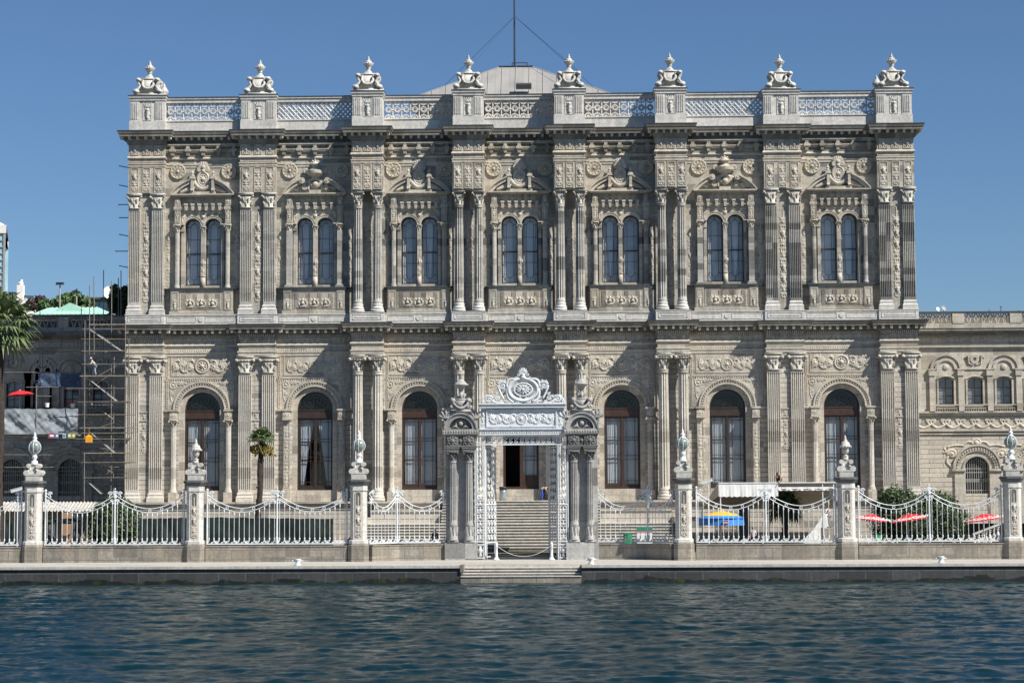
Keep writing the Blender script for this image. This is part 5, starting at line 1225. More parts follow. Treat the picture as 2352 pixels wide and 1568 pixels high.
frame(pn,GX-2.7,GX+2.75,gzf(981),gzf(941),yj-.15,.09,.1); PN=pn.build('name_panel',M['paint'],gate)
ac=acanthus(4.9,.95,4); relief(ac,-2.6,2.6,0,.95,.035,1.0).build('relief_ornament',M['paint'],PN,True,(GX+.03,yj-.15,gzf(976)))
for s in (-1,1): relief(strip(.36,1.25,3,.6),-.22,.22,0,1.3,.035,.9).build('relief_ornament',M['paint'],PN,True,(GX+s*2.97+.03,yj-.15,gzf(981)))
# openwork crest
cr=MB(); cz=gzf(888.5); cxr=GX+.15
def E(rx,rz,r,n=36): cr.tube([(cxr+rx*math.cos(2*PI*k/n),yj,cz+rz*math.sin(2*PI*k/n)) for k in range(n)],r,7,closed=True)
E(1.12,1.02,.13); E(.98,.9,.06); E(.70,.60,.07); E(.62,.52,.04)
for k in range(36): a=2*PI*k/36; cr.tube([(cxr+.72*math.cos(a),yj,cz+.62*math.sin(a)),(cxr+.96*math.cos(a),yj,cz+.88*math.sin(a))],.028,4)
for k in range(12): a=2*PI*k/12; cr.tube([(cxr,yj-.05,cz),(cxr+.45*math.cos(a),yj-.08,cz+.38*math.sin(a)),(cxr+.6*math.cos(a),yj,cz+.5*math.sin(a))],[.05,.06,.03],5); cr.ball((cxr+.42*math.cos(a+.26),yj,cz+.35*math.sin(a+.26)),.07,6,4)
cr.ball((cxr,yj-.08,cz),.14,10,6)
cr.lathe(cxr,yj,[(.1,cz+.95),(.22,cz+1.05),(.24,cz+1.2),(.12,cz+1.32),(.2,cz+1.4),(.1,cz+1.5)],10)
for k in range(7): a=PI*(.14+.72*k/6); cr.tube([(cxr,yj,cz+1.4),(cxr+.3*math.cos(a),yj,cz+1.5+.3*math.sin(a)),(cxr+.38*math.cos(a),yj,cz+1.45+.62*math.sin(a))],[.05,.06,.03],5)
def T2(pts,r,n=5):
    for q in (-1,1): cr.tube([(cxr+q*x,yj,z) for x,z in pts],r,n)
zb0=gzf(927); 
T2([(a_,b_+cz+1.3) for a_,b_ in spiral(.32,.05,.17,1.3,PI,-1,12)],.05)
T2(bez((.55,cz+.95),(1.35,cz+1.2),(1.25,cz+.2)),.11); T2(bez((1.15,cz+.3),(1.5,cz-.7),(.75,zb0+.15)),.10)
T2([(a_,b_) for a_,b_ in spiral(1.6,cz+.35,.36,1.5,PI*.9,-1,18)],.075); T2(bez((1.3,cz+.55),(1.65,cz+.95),(1.95,cz+.5)),.08); T2(bez((1.95,cz+.4),(1.8,cz-.3),(1.5,zb0+.45)),.09)
T2([(a_,b_) for a_,b_ in spiral(2.05,zb0+.5,.28,1.4,0,1,16)],.06); T2(bez((1.5,zb0+.05),(2.2,zb0+.0),(2.5,zb0+.45)),.08)
T2([(a_,b_) for a_,b_ in spiral(2.65,zb0+.42,.34,1.6,PI,-1,18)],.075); T2(bez((2.4,zb0+.7),(2.9,zb0+1.0),(3.2,zb0+.1)),.06); T2([(a_,b_) for a_,b_ in spiral(1.05,zb0+.32,.22,1.4,0,-1,14)],.06); T2([(a_,b_) for a_,b_ in spiral(.45,zb0+.22,.18,1.4,PI,1,14)],.06); T2([(.1,zb0+.02),(3.3,zb0+.02)],.05)
for x_,z_ in ((.8,zb0+.2),(1.35,zb0+.25),(1.75,zb0+.2),(2.3,zb0+.2),(2.65,zb0+.42),(3.1,zb0+.2),(1.6,cz+.35),(2.05,zb0+.5),(1.45,cz+.1),(1.75,cz+.75)):
    for q in (-1,1):
        for k in range(5): a=2*PI*k/5; cr.tube([(cxr+q*x_,yj,z_),(cxr+q*x_+.17*math.cos(a),yj-.03,z_+.17*math.sin(a))],[.06,.03],4)
for x_,z_,r_,a_0,s_ in ((1.25,zb0+.55,.16,0,1),(1.95,zb0+.95,.15,1,-1),(2.4,zb0+.25,.15,2,1),(2.85,zb0+.78,.13,0,-1),(.75,zb0+.42,.13,1,1),(1.45,cz+.75,.17,2,-1),(1.85,cz+.05,.14,0,1),(.5,cz+1.1,.13,3,1),(2.25,zb0+.72,.12,1,-1),(3.05,zb0+.45,.12,2,1),(.22,zb0+.5,.12,2,-1),(1.7,zb0+.15,.13,1,1)):
    T2([(a_,b_) for a_,b_ in spiral(x_,z_,r_,1.4,a_0,s_,12)],.04)
cr.v=[(x,y,zb0+(z-zb0)*.83) for x,y,z in cr.v]
cr.build('openwork_crest',M['paint'],gate,True)
# ================================================================ side wings
YW=12.0
M['roofbrown']=plain('dull roof edging',(.22,.19,.17),.8,nz=.3)
def wing(name,x0,x1,centres,top,label,mirror=1):
    """centres: px of the arch windows; upper windows every half pitch"""
    t=thing(name,((x0+x1)/2,YW,gz),label,'palace wing')
    Z=lambda y: zc(y,YW); W=M['wing']
    # px levels taken from the right wing, moved by top (px) to the building centre
    z=lambda y: Z(y+top)
    cx_=[at(c,900,YW).x for c in centres]; pitch=(cx_[1]-cx_[0]); up=[]
    for c in cx_: up+= [c,c+pitch/2] if mirror>0 else [c,c-pitch/2]
    up=[u for u in up if x0+.8<u<x1-.8]+([cx_[0]-pitch/2*mirror] if x0+.8<cx_[0]-pitch/2*mirror<x1-.8 else []); up=sorted(up)
    zup0,zup1=z(928),z(868); hwu=.70
    mb=MB(); ops=[(u,hwu,zup0,zup1-.25) for u in up]
    # flat-segmental heads: use low arches
    def seg_wall():
        xs=x0; zt=z(815); zb=z(945)
        for u in up:
            mb.quad((xs,YW,zb),(u-hwu,YW,zb),(u-hwu,YW,zt),(xs,YW,zt)); mb.quad((u-hwu,YW,zb),(u+hwu,YW,zb),(u+hwu,YW,zup0),(u-hwu,YW,zup0))
            P=[(u+hwu*(2*i/8-1),zup1-.22*((2*i/8-1)**2)) for i in range(9)]
            for a,b in zip(P[:-1],P[1:]): mb.quad((a[0],YW,a[1]),(b[0],YW,b[1]),(b[0],YW,zt),(a[0],YW,zt)); mb.quad((a[0],YW,a[1]),(a[0],YW+.5,a[1]),(b[0],YW+.5,b[1]),(b[0],YW,b[1]))
            for s in (-1,1): mb.quad((u+s*hwu,YW,zup0),(u+s*hwu,YW+.5,zup0),(u+s*hwu,YW+.5,zup1),(u+s*hwu,YW,zup1))
            xs=u+hwu
        mb.quad((xs,YW,zb),(x1,YW,zb),(x1,YW,zt),(xs,YW,zt))
    seg_wall(); mb.box(x0,x1,YW,YW+.6,z(815),z(757)); mb.build('upper_wall',W,t)
    hwl=1.12; zsp=z(1075); zbt=z(1132)
    mb=MB(); arch_wall(mb,x0,x1,z(1200),z(945)+.02,YW+.02,[(c,hwl,zbt,zsp) for c in cx_ if x0+1.2<c<x1-1.2],.6); mb.build('lower_wall',M['rust'],t)
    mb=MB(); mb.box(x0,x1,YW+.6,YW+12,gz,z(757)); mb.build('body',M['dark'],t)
    # parapet, cornices
    mb=MB(); mb.box(x0,x1,YW-.9,YW+.6,z(762),z(757)); mb.box(x0,x1,YW-.7,YW+.6,z(766),z(762)); mb.box(x0,x1,YW-.3,YW+.6,z(772),z(766)); mb.build('cornice',M['corn'],t)
    mb=MB(); mb.box(x0,x1,YW-.3,YW+.2,z(757),z(744)); mb.box(x0,x1,YW-.3,YW+.2,z(722),z(719)); mb.box(x0,x1,YW-.25,YW,z(798),z(794)); mb.box(x0,x1,YW-.12,YW,z(794),z(790))
    mb.box(x0,x1,YW-.35,YW+.01,z(948),z(944)); mb.box(x0,x1,YW-.16,YW+.01,z(955),z(948)); mb.box(x0,x1,YW-.2,YW+.01,z(990),z(984)); mb.box(x0,x1,YW-.1,YW+.01,z(997),z(993)); mb.build('string_courses',W,t)
    ld=MB(); ld.box(x0,x1,YW-.4,YW+.3,z(719),z(717)); ld.box(x0,x1,YW-.95,YW-.3,z(757),z(756)); ld.build('flashing',M['lead'],t)
    pw=MB(); x=x0+.5; k=0
    while x<x1:
        if k%8==0: pw.cbox(x,YW-.05,z(744),z(722),1.1,.6)
        else:
            pw.tube([(x-.28,YW-.05,z(744)),(x-.2,YW-.05,z(736)),(x,YW-.05,z(723)),(x+.2,YW-.05,z(736)),(x+.28,YW-.05,z(744))],.09,5); pw.tube([(x-.28,YW-.05,z(723)),(x-.1,YW-.05,z(730))],.07,5); pw.tube([(x+.28,YW-.05,z(723)),(x+.1,YW-.05,z(730))],.07,5)
        x+=.66; k+=1
    pw.build('parapet_lattice',W,t); bb=MB(); bb.box(x0,x1,YW+1.0,YW+1.3,z(744),z(726)); bb.build('roof_edge',M['roofbrown'],t)
    S=[]
    for k in range(int((x1-x0)/1.1)+1):
        X=.5+k*1.1; S+=[(spiral(X-.25,.42,.22,1.4,0,1),.06),(spiral(X+.28,.42,.22,1.4,PI,-1),.06),([(X,.1),(X,.7)],.07)]
    relief(S,0,x1-x0,0,.9,.05,.8).build('carved_frieze',M['orn'],t,True,(x0,YW,z(792)))
    S=[]
    for k in range(int((x1-x0)/1.35)+1):
        X=.4+k*1.35; S+=[(spiral(X-.28,.78,.2,1.4,0,1),.06),(spiral(X+.28,.78,.2,1.4,PI,-1),.06)]+[(p,.06) for p in fan(X,.35,.4,.2*PI,.8*PI,3)]+[(bez((X+.15,.35),(X+.67,-.15),(X+1.2,.35)),.10)]
    relief(S,0,x1-x0,0,1.1,.05,.8).build('garland_frieze',M['orn'],t,True,(x0,YW,z(984)))
    # windows
    orn=MB()
    for i,u in enumerate(up):
        g=MB(); g.box(u-hwu,u+hwu,YW+.38,YW+.40,zup0,zup1); w_=g.build('window',M['glass'],t)
        g=MB(); g.box(u-hwu,u+hwu,YW+.48,YW+.5,zup0,zup1); g.build('blind',M['greyrender'],w_)
        g=MB(); 
        for a,b,c,d in ((u-hwu,u+hwu,zup0,zup0+.1),(u-.03,u+.03,zup0,zup1),(u-hwu,u-hwu+.08,zup0,zup1),(u+hwu-.08,u+hwu,zup0,zup1),(u-hwu,u+hwu,zup0+.75,zup0+.8),(u-hwu,u+hwu,zup0+1.5,zup0+1.56)): g.box(a,b,YW+.33,YW+.37,c,d)
        g.build('frame',M['woodd'],w_)
        for s in (-1,1): orn.box(*sorted((u+s*hwu,u+s*(hwu+.16))),YW-.08,YW+.01,zup0,zup1-.2)
        P=[(u+(hwu+.16)*(2*j/8-1),zup1+.16-.26*((2*j/8-1)**2)) for j in range(9)]
        orn.tube([(a,YW-.04,b) for a,b in P],.08,5)
        for X in ((u-pitch/4,u+pitch/4) if i==0 else (u+pitch/4,)):
            if x0+.3<X<x1-.3: orn.box(X-.24,X+.24,YW-.22,YW+.01,zup0-.1,z(863)); orn.box(X-.3,X+.3,YW-.3,YW+.01,z(863),z(850)); orn.box(X-.34,X+.34,YW-.34,YW+.01,z(850),z(847))
        if i%2==(0 if mirror>0 else 1):
            orn.arc(u,z(848),.78,1.02,0,PI,YW-.12,YW+.01,16); orn.arc(u,z(848),1.25,1.45,0,PI,YW-.18,YW+.01,16); orn.ball((u,YW-.02,z(843)),(.3,.12,.3),8,6)
        else:
            orn.box(u-.95,u+.95,YW-.1,YW+.01,z(849),z(846)); orn.arc(u,z(825),.16,.42,0,2*PI,YW-.14,YW+.01,16)
            for s in (-1,1): orn.tube([(u+s*.55,YW-.06,z(836)),(u+s*.62,YW-.1,z(818)),(u+s*.9,YW-.05,z(822))],[.08,.13,.06],6); orn.tube([(u+s*a,YW-.06,b) for a,b in bez((.1,z(838)),(.5,z(838)),(.7,z(826)),6)],.07,5)
        # balustrade
        orn.box(u-1.08,u+1.08,YW-.4,YW-.1,z(931),z(928.5)); 
        for k in range(9): orn.arc(u-.88+.22*k,z(937),.045,.10,0,2*PI,YW-.3,YW-.22,8); orn.box(u-.9+.22*k,u-.86+.22*k,YW-.3,YW-.2,z(944),z(939))
        for s in ((-1,1) if i==0 else (1,)): orn.box(u+s*pitch/4-.26,u+s*pitch/4+.26,YW-.42,YW,z(944),z(928)) if x0+.3<u+s*pitch/4<x1-.3 else None
    orn.build('window_surrounds',M['orn'] if 0 else W,t)
    for c in cx_:
        if not (x0+1.2<c<x1-1.2): continue
        g=MB(); g.extr(archpoly(c,hwl,zbt,zsp),YW+.5,YW+.52); w_=g.build('arched_window',M['glass'],t)
        g=MB()
        for k in range(11):
            X=c-hwl+.1+k*.204; zz=zsp+math.sqrt(max(0,hwl**2-(X-c)**2)); g.tube([(X,YW+.3,zbt),(X,YW+.3,zz)],.028,5)
        for zz in (zbt+.3,zbt+1.3,zsp-.0,zsp-.35): g.box(c-hwl,c+hwl,YW+.27,YW+.33,zz-.03,zz+.03)
        for k in range(10): g.arc(c-hwl+.2+k*.204,zbt+1.15,.05,.09,0,2*PI,YW+.28,YW+.32,8)
        g.build('iron_grille',M['greyrender'],w_)
        a=MB(); a.arc(c,zsp,hwl,hwl+.22,0,PI,YW-.08,YW+.04,24); a.arc(c,zsp,hwl+.5,hwl+.95,0,PI,YW-.14,YW+.04,24); a.arc(c,zsp,hwl+.95,hwl+1.1,0,PI,YW-.26,YW+.04,24)
        for k in range(22): b=PI*(k+.5)/22; a.ball((c+(hwl+.72)*math.cos(b),YW-.16,zsp+(hwl+.72)*math.sin(b)),(.10,.07,.10),6,4)
        for s in (-1,1): a.box(*sorted((c+s*(hwl-.05),c+s*(hwl+1.2))),YW-.3,YW+.03,zsp-.22,zsp); a.box(*sorted((c+s*hwl,c+s*(hwl+.95))),YW-.14,YW+.03,z(1200),zsp-.22)
        aw=a.build('arch_surround',W,t)
        S=mir([(spiral(2.25,1.35,.42,1.6,0,1),.11),([(2.25,1.35)],.18),(bez((2.6,1.1),(3.0,.6),(2.35,.2)),.10),(bez((1.2,2.1),(1.9,2.25),(2.6,2.0)),.09),([(2.2,.3),(2.3,-.1)],.12)]+[(p,.07) for p in fan(2.75,1.5,.4,0,PI,4)])+[([(0,2.35)],.26),(circ(0,2.35,.38),.07)]+mir([(bez((.3,2.3),(.7,2.7),(1.1,2.2)),.09)])
        relief(S,-3.1,3.1,-.4,2.8,.05,.8).build('spandrel_relief',M['orn'],t,True,(c,YW+.02,zsp))
    return t
wing('right_wing',X1-.1,X1+30,[2240,2373,2506,2639],6,'two storey palace wing to the right, sunlit, with grilled arched windows',1)
wing('left_wing',X0-30,X0+.1,[164,31,-102,-235],1,'shaded palace wing behind the scaffolding on the left',-1)
# ================================================================ far background on the left
def ZB(px,py,Y): return at(px,py,Y)
# copper roofed pavilion
Yb=45; t=thing('pavilion',(at(160,725,Yb).x,Yb,gz),'low pavilion with pale green copper roof above the left wing','pavilion')
a,b=at(68,727,Yb),at(258,727,Yb); c,d=at(110,707,Yb+8),at(225,707,Yb+8); zr=c.z; ze=at(160,722,Yb).z
mb=MB(); mb.add([(a.x,Yb,ze),(b.x,Yb,ze),(b.x,Yb+22,ze),(a.x,Yb+22,ze),(c.x,Yb+8,zr),(d.x,Yb+8,zr),(d.x,Yb+14,zr),(c.x,Yb+14,zr)],[(0,1,5,4),(1,2,6,5),(2,3,7,6),(3,0,4,7),(4,5,6,7)])
q=at(160,701,Yb+3); mb.add([(q.x-2.2,Yb+3,ze+.5),(q.x+2.2,Yb+3,ze+.5),(q.x,Yb+3,q.z+.3),(q.x,Yb+12,q.z+.3)],[(0,1,2),(0,2,3),(1,3,2)])
r_=mb.build('roof',M['copper'],t)
mb=MB()
for k in range(1,18):
    x=a.x+(b.x-a.x)*k/18; u=c.x+(d.x-c.x)*min(1,max(0,(x-c.x)/(d.x-c.x))); 
    xx=x; tt=1 if c.x<=x<=d.x else ((x-a.x)/(c.x-a.x) if x<c.x else (b.x-x)/(b.x-d.x))
    mb.tube([(x,Yb-.02,ze+.03),(x,Yb+8*tt,ze+(zr-ze)*tt+.03)],.07,4)
mb.build('roof_seams',M['copper'],r_)
mb=MB(); mb.box(a.x+.3,b.x-.3,Yb+.3,Yb+21,gz,ze); mb.build('wall',M['copper2'] if 'copper2' in M else M['greyrender'],t)
# floodlight poles
for px,ytop,lab in ((138,651,'taller floodlight mast with flat round head above the green roof'),(176,670,'shorter floodlight mast with dark angled heads right of the tall one')):
    Yb=70; p=at(px,ytop,Yb); t=thing('floodlight_mast',(p.x,Yb,gz),lab,'light mast','floodlight masts behind the left wing')
    mb=MB(); mb.tube([(p.x,Yb,gz),(p.x,Yb,p.z)],[.16,.09],8); mb.build('pole',M['greyrender'],t)
    for s in (-1,0,1): mb=MB(); mb.obox((p.x+s*.30,Yb-.1,p.z-.05),(.16,0,-.05*s),(0,.2,0),(0.02*s,0,.09)); mb.build('floodlight',M['black'],t)
    mb=MB(); mb.box(p.x-.5,p.x+.5,Yb-.2,Yb+.2,p.z+.08,p.z+.13) if ytop<660 else mb.box(p.x-.1,p.x+.1,Yb-.1,Yb+.1,p.z+.1,p.z+.35); mb.build('head_cover',M['black'],t)
# glass tower
Yb=300; a,b=at(-60,515,Yb),at(12,520,Yb); t=thing('glass_tower',((a.x+b.x)/2,Yb,gz),'pale blue glass tower block at the far left edge','tower')
mb=MB(); mb.extr2 if 0 else None; tw=lambda mb,e,z0,z1,y0=Yb: mb.add([(a.x,y0,z0),(b.x+e,y0,z0),(at(11,520,Yb+30).x+e,Yb+30,z0),(a.x,Yb+30,z0),(a.x,y0,z1),(b.x+e,y0,z1),(at(11,520,Yb+30).x+e,Yb+30,z1),(a.x,Yb+30,z1)],[(0,3,2,1),(4,5,6,7),(0,1,5,4),(1,2,6,5),(2,3,7,6),(3,0,4,7)]); tw(mb,0,gz,at(0,536,Yb).z); mb.build('glazed_wall',M['towerglass'],t)
mb=MB(); tw(mb,.4,at(0,536,Yb).z,at(0,517,Yb).z,Yb-.4); mb.box(a.x,at(1,520,Yb).x,Yb-.2,Yb+3,at(0,517,Yb).z,at(0,511,Yb).z); mb.build('roof_band',M['render'],t)
mb=MB()
for k in range(12): z=at(0,536+k*15,Yb).z; mb.box(a.x,b.x+.15,Yb-.25,Yb,z-.25,z)
mb.box(b.x-.3,b.x+.15,Yb-.3,Yb-.1,gz,at(0,536,Yb).z); mb.build('mullions',M['greyrender'],t)
# white house with roof terrace
Yb=110; a,b=at(8,683,Yb),at(76,683,Yb); t=thing('white_house',((a.x+b.x)/2,Yb,gz),'white house with roof terrace railing and a slim chimney, far left','house')
mb=MB(); mb.box(a.x,at(50,683,Yb).x,Yb,Yb+14,gz,at(30,681,Yb).z); mb.box(at(50,683,Yb).x,b.x,Yb-.01,Yb+14,gz,at(60,690,Yb).z); mb.box(at(40,683,Yb).x,at(68,683,Yb).x,Yb-6,Yb-.02,gz,at(55,706,Yb).z); mb.build('wall',M['render'],t)
mb=MB(); c=at(48,655,Yb); mb.box(c.x-.45,c.x+.45,Yb-.5,Yb+.4,at(48,690,Yb).z,c.z); mb.lathe(c.x,Yb,[(.3,c.z),(.4,c.z+.3),(.25,c.z+.5),(.3,c.z+.8)],8); mb.build('chimney',M['render'],t)
mb=MB()
for x0,x1,yt,yb in ((12,50,671,681),(50,76,679,689)):
    p,q=at(x0,yt,Yb),at(x1,yt+2,Yb); z0_=at(x0,yb,Yb).z
    for k in range(10): x=p.x+(q.x-p.x)*k/9; mb.tube([(x,Yb+.1,z0_),(x,Yb+.1,p.z)],.05,4)
    mb.tube([(p.x,Yb+.1,p.z),(q.x,Yb+.1,q.z)],.08,4); mb.tube([(p.x,Yb+8,p.z),(q.x,Yb+8,q.z)],.08,4)
mb.build('railing',M['black'],t)
# grey modern house with dishes
Yb=95; a,b=at(196,690,Yb),at(300,690,Yb); t=thing('grey_house',((a.x+b.x)/2,Yb,gz),'grey modern house with flat roof and satellite dish behind the scaffolding','house')
mb=MB(); mb.box(a.x,b.x,Yb,Yb+14,gz,at(240,688,Yb).z); e0,e1=at(258,672,Yb),at(269,672,Yb); mb.box(e0.x,e1.x,Yb+1,Yb+6,at(240,688,Yb).z-.1,e0.z); mb.build('wall',M['greyrender'],t)
mb=MB(); mb.box(a.x-.6,b.x+.4,Yb-1.0,Yb+14,at(240,688,Yb).z,at(240,684,Yb).z); mb.build('roof',M['lead2'],t)
mb=MB(); 
for x0,x1 in ((212,228),(230,246)): mb.box(at(x0,700,Yb).x,at(x1,700,Yb).x,Yb-.1,Yb-.02,at(230,709,Yb).z,at(230,694,Yb).z)
mb.build('window',M['blue2'] if 'blue2' in M else M['towerglass'],t)
def dish(px,py,Y,r,label,mat,par=None):
    p=at(px,py,Y); mb=MB(); q=MB(); q.lathe(0,0,[(.02,0),(r*.6,.08*r),(r,.3*r),(r*1.02,.32*r),(r*.6,.12*r),(.03,.04)],16); mb.put(q,M=Matrix.Translation(p)@Matrix.Rotation(R(65),4,'X')@Matrix.Rotation(.5,4,'Y')); mb.tube([(p.x,p.y,p.z),(p.x,p.y+.1,p.z-r*1.6)],.05*r+.02,5)
    o=mb.build('satellite_dish',mat,par); 
    if par is None: tag(o,label,'satellite dish')
dish(252,675,Yb-.5,1.0,'',M['render'],t)
dish(2154,710.5,YW+4,.22,'small pale satellite dish on the right wing roof, nearest the palace corner',M['render']); dish(2167,708,YW+4,.25,'small dark satellite dish on the right wing roof, right of the pale one',M['greyrender'])
mb=MB()
for px,h_ in ((2272,6),(2299,13),(2340,4)): p=at(px,716,YW+5); mb.tube([(p.x,p.y,p.z-.5),(p.x,p.y,p.z+h_*.042)],.03,4)
mb.tube([(at(2296,713,YW+5).x,YW+5,at(2296,713,YW+5).z+.35),(at(2302,713,YW+5).x,YW+5,at(2302,713,YW+5).z+.35)],.025,4); tag(mb.build('roof_aerials',M['black']),'thin black aerials standing on the right wing roof','aerial')
# ---------------------------------------------------------------- foliage
def leaves(mb, n, fn, s, rnd):
    """fn(rnd)->(point, outward normal); adds small folded leaf quads"""
    for _ in range(n):
        p,nn=fn(rnd); nn=(nn+Vector((rnd.gauss(0,.55),rnd.gauss(0,.55),rnd.gauss(0,.55)))).normalized()
        a=nn.orthogonal().normalized(); a.rotate(Matrix.Rotation(rnd.uniform(0,2*PI),3,nn)); b=nn.cross(a); q=s*rnd.uniform(.6,1.3)
        mb.add([p-a*q,p-b*q*.45,p+a*q,p+b*q*.45],[(0,1,2,3)])
def blobfn(c,rx,ry,rz,lump=.22,seed=0,z0=-1.0,shell=.72):
    def f(rnd):
        while True:
            v=Vector((rnd.gauss(0,1),rnd.gauss(0,1),rnd.gauss(0,1))).normalized()
            if v.z>z0: break
        k=1+lump*noise.noise(v*2.3+Vector((seed,0,0)))+lump*.6*noise.noise(v*5.5+Vector((0,seed,0)))
        r_=k*rnd.uniform(shell,1)
        return Vector((c[0]+v.x*rx*r_,c[1]+v.y*ry*r_,c[2]+v.z*rz*r_)), v
    return f
def bush(name,blobs,n,s,label,cat,trunk,mat='leaf',seed=1):
    base=Vector(trunk); t=thing(name,base,label,cat); rnd=random.Random(seed); mb=MB()
    for i,(c,rx,ry,rz,w_) in enumerate(blobs): leaves(mb,int(n*w_),blobfn(c,rx,ry,rz,.30,seed*3+i,-.95,.75),s,rnd)
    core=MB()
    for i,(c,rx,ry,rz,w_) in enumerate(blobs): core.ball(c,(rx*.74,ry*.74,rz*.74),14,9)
    f=mb.build('foliage',M[mat],t); core.build('shade_core',M['inner_shade'],t)
    tr=MB(); tr.tube([base,base+Vector((0,0,1.0))],[.2,.12],7); tr.build('trunk',M['bark'],t); return t
M['inner_shade']=plain('painted inner shade',(.012,.016,.008),.9)  # solid near-black bush core; the shade inside is put into its colour
p=at(262,1195,-13); bush('evergreen_bush',[((p.x,-12.6,3.7),2.45,1.9,2.3,.6),((p.x-.1,-12.6,5.1),1.6,1.3,1.25,.4)],9000,.13,'big dark evergreen bush behind the left fence panel','bush',(p.x,-12.6,gz))
p=at(2075,1180,-9); q=at(2160,1180,-8.5)
bush('evergreen_bush',[((p.x,-8.6,4.0),2.6,2.0,2.65,.6),((p.x-.6,-8.8,5.4),1.7,1.5,1.35,.3)],10000,.13,'left one of the two dark bushes behind the red parasols','bush',(p.x,-8.6,gz),seed=4)
bush('evergreen_bush',[((q.x,-8.0,3.8),2.5,1.9,2.6,.6),((q.x-.5,-8.0,5.0),1.7,1.4,1.5,.3)],9000,.13,'right one of the two dark bushes behind the red parasols','bush',(q.x,-8.0,gz),seed=6)
# far trees
def fartree(px,py,Y,rx,rz,label,mat='treefar',seed=1,n=2600):
    c=at(px,py,Y); rnd=random.Random(seed); bl=[]
    for k in range(7): a=rnd.uniform(0,2*PI); bl.append(((c.x+rx*.55*math.cos(a),Y+rx*.5*math.sin(a),c.z+rz*rnd.uniform(-.5,.55)),rx*.5,rx*.5,rz*.42,1/7))
    t=thing('leafy_tree',(c.x,Y,gz),label,'tree'); mb=MB()
    for i,(cc,a,b,d,w_) in enumerate(bl): leaves(mb,int(n*w_),blobfn(cc,a,b,d,.4,seed+i,-1,.3),.32,rnd)
    mb.build('crown',M[mat],t); tr=MB(); tr.tube([(c.x,Y,gz),(c.x,Y,c.z-rz*.3)],[.45,.2],7)
    for k in range(5): cc=bl[k][0]; tr.tube([(c.x,Y,c.z-rz*.9),cc],[.14,.05],5)
    tr.build('trunk',M['bark'],t)
fartree(130,703,85,2.4,1.5,'light green tree above the copper roof, left one',seed=2); fartree(170,700,88,2.6,1.8,'light green tree above the copper roof, behind the shorter mast',seed=5)
fartree(86,702,90,1.9,1.6,'small dark green and red tree right of the white house','darkred',seed=8); fartree(276,700,20,1.1,2.6,'dark green tree between the scaffolding poles and palace corner','leaf',seed=11,n=3200)
# palms
def fanpalm(px,py,Y,rad,label,trw,seed,nf,mat='palm',flowers=False,lean=0.0,droop=.55,elr=125):
    c=at(px,py,Y); t=thing('fan_palm',(c.x-lean,Y,gz),label,'palm tree'); rnd=random.Random(seed)
    tr=MB(); H=c.z-gz; P=[(c.x-lean*(1-i/24)+.05*math.sin(i*.6),Y,gz+H*i/24) for i in range(25)]; tr.tube(P,[trw*(1.15-.2*i/24+(.07 if i%2 else 0)) for i in range(25)],10)
    if trw>.2:
        for i in range(60):
            z=gz+H*(i+.5)/60; a=rnd.uniform(0,2*PI); x=c.x-lean*(1-i/60); tr.tube([(x+trw*.9*math.cos(a),Y+trw*.9*math.sin(a),z),(x+trw*1.25*math.cos(a),Y+trw*1.25*math.sin(a),z+.18)],[.07,.02],4)
    tr.build('trunk',M['bark'],t)
    fr=MB()
    for k in range(nf):
        az=2*PI*k*.382+rnd.uniform(-.2,.2); el=R(80)-R(elr)*(k/nf)**.9; d=Vector((math.cos(az)*math.cos(el),math.sin(az)*math.cos(el),math.sin(el)))
        L_=rad*.48*rnd.uniform(.85,1.1); base=Vector(c); mid=base+d*L_; side=d.cross(Vector((0,0,1))); side=side.normalized() if side.length>.05 else Vector((1,0,0)); upv=side.cross(d)
        fr.tube([base,base+d*L_*.5+Vector((0,0,.03)),mid],[.035,.025,.02],4)
        nl=15
        for j in range(nl):
            th=R(-105)+R(210)*j/(nl-1); ld=(d*math.cos(th)+side*math.sin(th)+upv*.12).normalized(); l2=rad*.55*rnd.uniform(.85,1.1)*(1-.25*abs(th)/2); w2=.05*rad/1.5
            m1=mid+ld*l2*.55; tip=mid+ld*l2+Vector((0,0,-l2*droop*rnd.uniform(.5,1.2))); n2=ld.cross(upv).normalized()*w2
            fr.add([mid,m1+n2,tip,m1-n2],[(0,1,2,3)])
    fr.build('fronds',M[mat],t)
    if flowers:
        fl=MB()
        for k in range(9):
            a=-PI+PI*k/8; x=c.x+.42*rad*math.cos(a)*1.2; z1=c.z-.45
            for j in range(40): fl.ball((x+rnd.gauss(0,.12),Y+.4*math.sin(a)+rnd.gauss(0,.14),z1-rnd.uniform(0,.75)*(.4+.6*((k*7)%3)/2)),(.07,.07,.12),4,3)
            fl.tube([(c.x,Y,c.z-.1),(x,Y+.4*math.sin(a),z1)],.03,4)
        fl.build('flower_clusters',M['flower'],t)
    return t
M['flower']=leafmat('yellow palm flowers',(.16,.13,.03),(.26,.20,.05),4)
fanpalm(2,748,-15,3.5,'tall fan palm with thick trunk cut by the left edge',.34,3,46,droop=.45)
fanpalm(601,1012,-13,1.45,'small fan palm with yellow flower clusters in front of the palace',.21,5,34,flowers=True,droop=.55,lean=.35,elr=85)
fanpalm(1802,1166,-10,1.9,'dark fan palm standing under the white awning',.22,9,40,'leaf',droop=.7)
